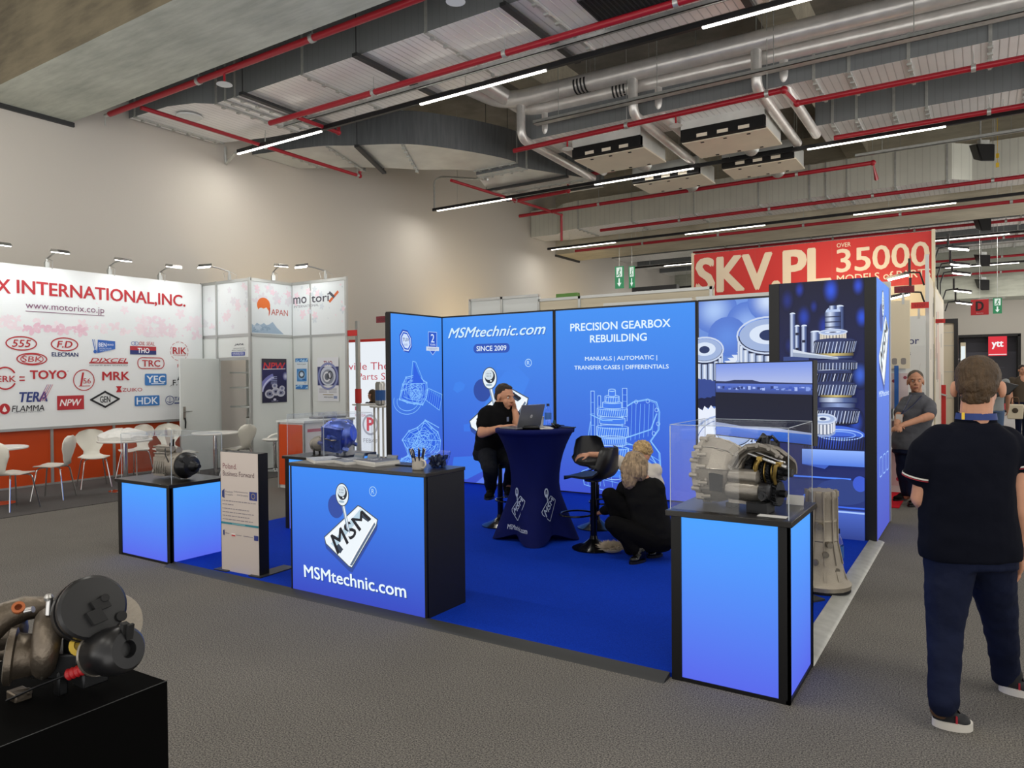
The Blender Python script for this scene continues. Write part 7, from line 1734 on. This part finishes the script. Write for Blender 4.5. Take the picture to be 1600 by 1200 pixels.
# ---------------------------------------------------------------- man at the laptop
def laptop_man():
    t = thing('person', 'man in black polo sitting at the laptop, cheek on hand', 'person', (0, 0, 0))
    hc = P(788.5, 620, 7.62); el, q, B = head_parts(hc, cdir(.72, -.66, -.2), s=1.06)
    sr, sl = P(759, 645, 7.5), P(800, 641, 7.72); er, el_ = P(753, 677, 7.36), P(809, 664, 7.52); wr, wl = P(783, 668.5, 7.22), P(804, 641, 7.6)
    el += [('c', P(786, 628, 7.63), .058, P(781, 638, 7.63), .066), ('c', P(781, 638, 7.63), .07, P(776, 652, 7.6), .12), ('c', P(775, 655, 7.6), .12, P(768, 700, 7.6), .13),
           ('c', sr, .056, er, .048), ('c', er, .05, er.lerp(wr, .35), .047), ('c', er, .046, wr, .032), ('c', sl, .055, el_, .045), ('c', el_, .045, wl, .032)]
    el += hand_parts(wr, cdir(.9, .25, .25), (0, 0, 1), cdir(.2, .9, 0), .45, 1.0)
    el += hand_parts(wl, cdir(-.12, .05, 1), cdir(.85, .35, 0), cdir(-.3, -.8, 0), .75, 1.0)
    el += [('c', P(760, 706, 7.55), .08, P(766, 733, 7.2), .06), ('c', P(766, 733, 7.2), .05, P(767, 766, 7.4), .04), ('c', P(776, 706, 7.65), .08, P(803, 722, 7.35), .06), ('c', P(803, 722, 7.35), .05, P(793, 764, 7.55), .04)]
    blob('body', el, 'skin_tan', t, .006, 2); face_bits(t, q, B, 1.06)
    s = 1.06; h = [('e', q(0, -.024, .048), (.081 * s, .092 * s, .084 * s), B), ('e', q(0, -.05, .0), (.074 * s, .062 * s, .07 * s), B), ('e', q(0, .02, .1), (.052 * s, .05 * s, .02 * s), B)]
    ruffle(blob('hair', h, 'hair_dark', t, .008, 2), .004, 50)
    rr = lambda u, v, d, a, b: ring(P(u, v, d), a, b, cdir(.75, -.66).cross(V(0, 0, 1)), cdir(.75, -.66), 26, 2.4)
    tor = [rr(768, 712, 7.6, .19, .15), rr(768, 700, 7.6, .195, .155), rr(770, 685, 7.58, .195, .155), rr(773, 668, 7.57, .2, .145), rr(776, 653, 7.59, .205, .13), rr(779, 643, 7.61, .185, .11), rr(781, 636, 7.62, .11, .08), rr(783, 631, 7.63, .075, .068)]
    sh = [('l', tor), ('c', P(764, 645, 7.52), .085, sr.lerp(er, .2), .08), ('c', sr.lerp(er, .1), .08, sr.lerp(er, .62), .073), ('c', P(796, 643, 7.68), .08, sl.lerp(el_, .55), .07)]
    o = blob('polo_shirt', sh, 'black_cloth', t, .011, 4); ruffle(o, .006, 9, 5)
    MB().loft([rr(782.5, 634, 7.62, .082, .075), rr(784, 627.5, 7.63, .072, .07)], cap=False).build('collar', 'black_cloth', t)
    f = cdir(.8, -.6); o = MB().obox(P(793.5, 655, 7.42), (.03, .004, .045), basis(f)[0]).build('chest_emblem', 'laptop', t)
    pel = [rr(768, 697, 7.6, .185, .15), rr(767, 708, 7.6, .2, .165), rr(767, 718, 7.58, .185, .155)]
    j = [('l', pel), ('c', P(761, 708, 7.5), .1, P(766, 733, 7.2), .082), ('c', P(766, 733, 7.2), .082, P(767, 762, 7.4), .06), ('c', P(778, 708, 7.6), .1, P(803, 722, 7.35), .08), ('c', P(803, 722, 7.35), .08, P(794, 757, 7.55), .06)]
    o = blob('jeans', j, 'jeans_black', t, .011, 3); ruffle(o, .006, 11, 2)
    for a, b in ((P(768.5, 775, 7.45), P(761.5, 778.5, 7.2)), (P(791, 772, 7.58), P(800, 776, 7.35))): shoe(t, a, b, 'black_cloth', 'plastic')
laptop_man()

# ---------------------------------------------------------------- woman crouching on the blue carpet
def crouching_woman():
    t = thing('person', 'woman in black blazer with light brown hair crouching on the blue carpet', 'person', (0, 0, 0)); D = 6.3
    hc = P(990, 727, D - .02); el, q, B = head_parts(hc, cdir(-.75, .6, -.25), cdir(-.2, .1, 1), .98)
    el += [('c', P(993, 734, D), .05, P(998, 748, D), .055), ('c', P(1000, 752, D), .09, P(1015, 820, D), .12)]
    k1, k2 = P(953, 774, D + .05), P(958, 819, D - .1); a1, a2 = P(984, 858, D + .1), P(1001, 866, D - .08)
    el += [('c', P(1012, 822, D + .05), .075, k1, .05), ('c', k1, .045, a1, .035), ('c', P(1016, 836, D - .08), .075, k2, .05), ('c', k2, .045, a2, .036)]
    s1, s2 = P(976, 764, D + .1), P(1026, 763, D - .06); e1, e2 = P(962, 790, D + .25), P(1030, 800, D - .02); w1, w2 = P(940, 800, D + .4), P(985, 805, D + .3)
    el += [('c', s1, .045, e1, .04), ('c', e1, .038, w1, .026), ('c', s2, .04, e2, .036), ('c', e2, .034, w2, .026)]
    el += hand_parts(w1, cdir(-.8, .4, -.4), (0, 0, 1), cdir(.3, .9, 0), .5, .9) + hand_parts(w2, cdir(-.8, .5, -.3), (0, 0, 1), cdir(.3, .9, 0), .5, .9)
    blob('body', el, 'skin', t, .007, 2); face_bits(t, q, B, .98)
    h = [('e', q(0, -.018, .034), (.086, .1, .092), B), ('e', P(986, 735, D - .05), (.095, .08, .12)), ('e', P(983, 745, D - .06), (.07, .06, .11)), ('e', P(1000, 734, D - .08), (.07, .07, .1)), ('c', P(1004, 722, D - .08), .05, P(1007, 742, D - .1), .028), ('c', P(978, 735, D - .04), .04, P(976, 752, D - .04), .022)]
    o = blob('hair', h, 'hair_blond', t, .009, 3); ruffle(o, .006, 34, 4)
    rr = lambda u, v, d, a, b: ring(P(u, v, d), a, b, cdir(.93, -.35), cdir(.35, .93), 26, 2.3)
    tor = [rr(1020, 838, D, .19, .15), rr(1019, 822, D, .185, .15), rr(1013, 800, D, .17, .14), rr(1010, 780, D, .175, .14), rr(1006, 764, D, .18, .125), rr(1003, 753, D, .155, .105), rr(999, 745, D, .09, .075)]
    j = [('l', tor), ('c', P(980, 762, D + .08), .072, s1.lerp(e1, .5), .066), ('e', s1, (.07, .07, .07)), ('c', s1.lerp(e1, .4), .066, e1, .055), ('c', e1, .056, e1.lerp(w1, .8), .045), ('c', P(1022, 760, D - .05), .075, s2.lerp(e2, .5), .07), ('e', s2, (.075, .075, .075)), ('c', s2.lerp(e2, .4), .064, e2, .056), ('c', e2, .056, e2.lerp(w2, .8), .042)]
    o = blob('blazer', j, 'jacket', t, .011, 3); ruffle(o, .007, 8, 6)
    pel = [rr(1021, 830, D, .18, .15), rr(1022, 846, D, .19, .16), rr(1020, 858, D, .14, .13)]
    tr = [('l', pel), ('c', P(1010, 826, D + .06), .105, k1, .072), ('c', k1, .072, a1, .05), ('c', P(1014, 842, D - .08), .105, k2, .074), ('c', k2, .074, a2, .052)]
    o = blob('trousers', tr, 'black_cloth', t, .011, 3); ruffle(o, .005, 9, 1)
    g = lambda u, v: V(*_floor(u, v)) + V(0, 0, .022)
    shoe(t, g(1008, 880), g(985, 886), 'black_gloss', 'plastic', w=.036); shoe(t, g(1034, 872), g(1012, 876), 'black_gloss', 'plastic', w=.036)
crouching_woman()

def reaching_person():
    t = thing('person', 'person with curly fair hair in white top, reaching an arm over the stool', 'person', (0, 0, 0)); D = 6.85
    hc = P(1003, 708, D); el, q, B = head_parts(hc, cdir(-.25, .95, -.15), s=.95)
    sl, sr = P(976, 726, D), P(1024, 735, D - .02); e1, w1 = P(955, 712, D + .05), P(921, 710, D + .02); e2, w2 = P(1030, 768, D), P(1008, 785, D + .2)
    el += [('c', P(1002, 716, D), .048, P(1001, 728, D), .055), ('c', P(1001, 735, D), .09, P(1006, 790, D), .11), ('c', sl, .045, e1, .04), ('c', e1, .037, w1, .026), ('c', sr, .045, e2, .04), ('c', e2, .037, w2, .026),
           ('c', P(998, 800, D), .08, P(975, 800, D + .35), .06), ('c', P(975, 800, D + .35), .055, P(992, 846, D + .15), .04), ('c', P(1014, 800, D), .08, P(1000, 800, D + .4), .06), ('c', P(1000, 800, D + .4), .055, P(1012, 846, D + .15), .04)]
    el += hand_parts(w1, cdir(-1, 0, -.12), cdir(0, -.3, 1), cdir(0, -.9, -.3), .75, .95) + hand_parts(w2, cdir(-.5, .8, 0), (0, 0, 1), cdir(.4, .8, 0), .4, .9)
    blob('body', el, 'skin', t, .006, 2); face_bits(t, q, B, .95)
    h = [('e', q(0, -.018, .035), (.088, .1, .09), B), ('e', P(1000, 700, D - .03), (.07, .07, .05)), ('e', P(1010, 704, D - .04), (.06, .06, .07)), ('e', P(996, 706, D - .06), .05)]
    ruffle(blob('hair', h, 'hair_fair', t, .008, 2), .012, 30, 8)
    rr = lambda u, v, d, a, b: ring(P(u, v, d), a, b, V(_R.x, _R.y, 0), V(_fw.x, _fw.y, 0), 24, 2.3)
    s_ = [('l', [rr(1006, 805, D, .17, .14), rr(1005, 785, D, .165, .13), rr(1003, 760, D, .17, .125), rr(1001, 740, D, .175, .115), rr(1000, 730, D, .15, .09), rr(1001, 722, D, .075, .065)]), ('c', P(982, 732, D), .062, sl.lerp(e1, .45), .056), ('c', P(1019, 736, D - .02), .068, sr.lerp(e2, .6), .062), ('e', sr, (.068, .068, .068)), ('e', sl, (.06, .06, .06))]
    o = blob('white_top', s_, 'white_cloth', t, .01, 3); ruffle(o, .005, 10, 3)
    tr = [('l', [rr(1006, 795, D, .165, .14), rr(1006, 815, D, .17, .15)]), ('c', P(998, 806, D), .1, P(975, 802, D + .35), .075), ('c', P(975, 802, D + .35), .075, P(992, 842, D + .15), .055), ('c', P(1014, 806, D), .1, P(1000, 802, D + .4), .075), ('c', P(1000, 802, D + .4), .075, P(1012, 842, D + .15), .055)]
    blob('trousers', tr, 'black_cloth', t, .012, 3)
    for u in (992, 1012):
        a = P(u, 846, D + .15); a.z = .022; shoe(t, a, a + cdir(-.2, .95) * .23, 'black_cloth', 'plastic')
reaching_person()

# ---------------------------------------------------------------- man in the grey shirt at the next stand
def grey_man():
    t = thing('person', 'grey-haired man in grey shirt with lanyard badge standing by the red carpet', 'person', (0, 0, 0)); D = 8.85
    hc = P(1430.5, 596, D); el, q, B = head_parts(hc, cdir(-.42, -.9, -.03), s=1.1)
    sr, sl = P(1413, 627, D + .1), P(1451, 629, D - .05); e1, w1 = P(1453, 650, D - .25), P(1411, 664, D - .4); e2, w2 = P(1404, 652, D - .1), P(1401, 666, D - .35)
    el += [('c', P(1432, 608, D), .058, P(1433, 623, D), .06), ('c', P(1430, 640, D), .1, P(1424, 690, D), .14), ('c', sl, .055, e1, .048), ('c', e1, .05, e1.lerp(w1, .3), .047), ('c', e1, .046, w1, .032), ('c', sr, .055, e2, .046), ('c', e2, .045, w2, .032)]
    el += hand_parts(w1, cdir(-.9, -.2, -.2), (0, 0, 1), cdir(-.2, .9, 0), .6) + hand_parts(w2, cdir(-.3, -.9, -.1), (0, 0, 1), cdir(.9, 0, 0), .6)
    el += [('c', P(1412, 706, D + .03), .055, P(1412, 740, D + .02), .045), ('c', P(1412, 740, D + .02), .042, P(1417, 776, D + .02), .038), ('c', P(1424, 706, D - .03), .055, P(1424, 740, D - .05), .045), ('c', P(1424, 740, D - .05), .042, P(1428, 778, D - .08), .038)]
    blob('body', el, 'skin_tan', t, .0075, 2); face_bits(t, q, B, 1.1); s = 1.1
    ruffle(blob('hair', [('e', q(0, -.018, .044), (.081 * s, .094 * s, .084 * s), B), ('e', q(0, -.05, -.0), (.075 * s, .06 * s, .07 * s), B)], 'hair_grey', t, .009, 2), .003, 50)
    rr = lambda u, v, d, a, b: ring(P(u, v, d), a, b, cdir(.9, -.3), cdir(.3, .9), 26, 2.4)
    tor = [rr(1420, 702, D, .185, .15), rr(1420, 690, D, .2, .165), rr(1424, 672, D, .2, .165), rr(1429, 652, D, .2, .15), rr(1432, 638, D, .2, .135), rr(1433, 628, D, .175, .125), rr(1433, 621, D, .115, .1), rr(1433, 616.5, D, .085, .085)]
    sh = [('l', tor), ('c', P(1446, 630, D - .03), .085, sl.lerp(e1, .3), .08), ('c', sl.lerp(e1, .2), .08, sl.lerp(e1, .8), .075), ('c', P(1417, 629, D + .06), .08, sr.lerp(e2, .7), .075)]
    o = blob('shirt', sh, 'grey_shirt', t, .012, 3); ruffle(o, .008, 9, 5)
    MB().loft([rr(1433, 620, D, .09, .085), rr(1432, 613, D, .078, .078)], cap=False).build('collar', 'grey_shirt', t)
    MB().tube([P(1424, 617, D - .09), P(1417, 632, D - .14), P(1408, 648, D - .22)], .009, 6).tube([P(1440, 619, D - .1), P(1426, 634, D - .17), P(1408, 648, D - .23)], .009, 6).build('lanyard', 'navy_plastic', t)
    MB().obox(P(1405, 655, D - .25), (.07, .004, .115), basis(cdir(-.6, -.8))[0]).build('badge', 'paper', t)
    tr = [('l', [rr(1419, 692, D, .165, .135), rr(1418, 708, D, .17, .14)]), ('c', P(1412, 705, D + .03), .1, P(1412, 740, D + .02), .078), ('c', P(1412, 740, D + .02), .078, P(1416, 768, D + .02), .062), ('c', P(1424, 705, D - .03), .1, P(1424, 740, D - .05), .078), ('c', P(1424, 740, D - .05), .078, P(1426, 770, D - .08), .062)]
    o = blob('jeans', tr, 'jeans', t, .012, 3); ruffle(o, .006, 11, 2)
    g = lambda u, v: V(*_floor(u, v)) + V(0, 0, .012)
    shoe(t, g(1418, 781), g(1397, 784), 'black_cloth', 'plastic'); shoe(t, g(1436, 786), g(1421, 793), 'black_gloss', 'plastic')
grey_man()

# ---------------------------------------------------------------- small figures far behind
def far_person(label, foot, f, top, trousers, hair, arms=(0, 0), skin='skin', h=1.75, long_hair=False, legs=.1, sit=0):
    """standing figure: foot point, facing f; arms = forward swing of right/left arm in radians"""
    t = thing('person', label, 'person', foot, 0); B, r, f, u = basis(V(*f, 0)); k = h / 1.75; q = lambda x, y, z: (r * x + f * y + u * (z - (sit if z > .6 else 0))) * k
    el, hq, HB = head_parts(q(0, .02, 1.63), f, s=.98 * k); el += [('c', q(0, .01, 1.56), .055, q(0, 0, 1.44), .06), ('c', q(0, 0, 1.4), .11, q(0, 0, 1.0), .12)]
    tp = [('l', [ring(q(0, 0, z), a * k, b * k, r, f, 20) for z, a, b in ((.88, .18, .13), (1.0, .175, .125), (1.2, .185, .12), (1.36, .195, .11), (1.44, .15, .085), (1.49, .07, .06))])]
    for s, a in ((1, arms[0]), (-1, arms[1])):
        S = q(s * .2, 0, 1.41); E = S + q(s * .04, sin(a) * .28, -cos(a) * .28); W = E + q(0, sin(a + .3) * .25, -cos(a + .3) * .25); el += [('c', S, .05, E, .042), ('c', E, .042, W, .03)] + hand_parts(W, (W - E).normalized(), r * s, f, .4, k); tp += [('c', S, .068, S.lerp(E, .7), .062)]
    tr = [('l', [ring(q(0, 0, z), .165 * k, .125 * k, r, f, 20) for z in (.85, .95)])]
    for s in (1, -1):
        K, A_ = (q(s * .1, .42, .52), q(s * .1, .4, .09)) if sit else (q(s * .1, s * legs, .5), q(s * .1, s * legs * 1.2 - .03, .09)); el += [('c', q(s * .09, 0, .85), .08, K, .055), ('c', K, .05, A_, .04)]; tr += [('c', q(s * .09, 0, .88), .098, K, .072), ('c', K, .072, A_, .055)]
    blob('body', el, skin, t, .011, 2); face_bits(t, hq, HB, .98 * k); blob('top', tp, top, t, .014, 2); blob('trousers', tr, trousers, t, .014, 2)
    hr = [('e', hq(0, -.018, .042), (.083 * k, .098 * k, .088 * k), HB), ('e', hq(0, -.05, 0), (.077 * k, .062 * k, .075 * k), HB)]
    if long_hair: hr += [('c', hq(0, -.05, -.02), .085 * k, hq(0, -.07, -.22), .075 * k), ('c', hq(.03, -.06, -.15), .06 * k, hq(.02, -.08, -.32), .04 * k)]
    blob('hair', hr, hair, t, .012, 2)
    for s in (1, -1): b_ = q(s * .1, .34 if sit else s * legs * 1.2 - .09, 0); shoe(t, b_, b_ + f * .25, 'black_cloth', 'plastic', vox=.014)
    return t
M['olive'] = mat('brown_olive_cloth', '4a4034', .85); M['grey_cloth'] = mat('pale_grey_cloth', '8c9090', .85); M['denim_light'] = mat('light_denim', '4f6484', .85)
fp = lambda u, d: V(P(u, 600, d).x, P(u, 600, d).y, 0)
far_person('person in brown T-shirt with tote bag cut by the right picture edge', fp(1597, 17), cdir(-.3, -.9).xy, 'olive', 'jeans', 'hair_dark', (.1, .05))
t = thing('tote_bag', 'cream tote bag held at the right picture edge', 'bag', (fp(1586, 16.8).x, fp(1586, 16.8).y, .5)); MB().hexa([(-.15, -.05, 0), (.15, -.05, 0), (.15, .05, 0), (-.15, .05, 0)], [(-.17, -.06, .34), (.17, -.06, .34), (.17, .06, .34), (-.17, .06, .34)]).build('body', 'cream', t, bevel=.02); MB().tube([(-.08, 0, .33), (-.06, 0, .5), (.06, 0, .5), (.08, 0, .33)], .012, bend=.04).build('handle', 'leather', t); MB().ell((0, -.065, .2), (.06, .01, .06)).build('emblem', 'olive', t)
far_person('person in grey top with black shoulder bag behind the walking man', fp(1551, 13.5), cdir(.5, .85).xy, 'grey_cloth', 'denim_light', 'hair_brown', (.2, .2))
t = thing('shoulder_bag', 'black slanting bag beside the walking man, right of his ear', 'bag', P(1567, 604, 13.2)); MB().hexa([(-.2, -.08, -.22), (.1, -.08, -.14), (.1, .08, -.14), (-.2, .08, -.22)], [(-.15, -.06, .13), (.24, -.06, .03), (.24, .06, .03), (-.15, .06, .13)]).build('body', 'plastic', t, bevel=.02); MB().tube([(-.15, 0, .12), (-.22, .02, .3), (-.22, .05, .42)], .015).build('strap', 'plastic', t)
far_person('woman with long brown hair sitting behind the slim white pedestal', V(-11.15, 11.66, 0), cdir(-.85, .4).xy, 'black_cloth', 'black_cloth', 'hair_brown', (.3, .3), h=1.68, long_hair=True, sit=.36)
fc = dup(c0, (-11.17, 11.66, 0), atan2(cdir(-.85, .4).y, cdir(-.85, .4).x), 'white chair under the woman behind the red P counter')
far_person('person in white shirt far off before the dark ytt stand', fp(1581, 30), cdir(-.4, -.9).xy, 'white_cloth', 'jeans_black', 'hair_dark', (.5, .4))
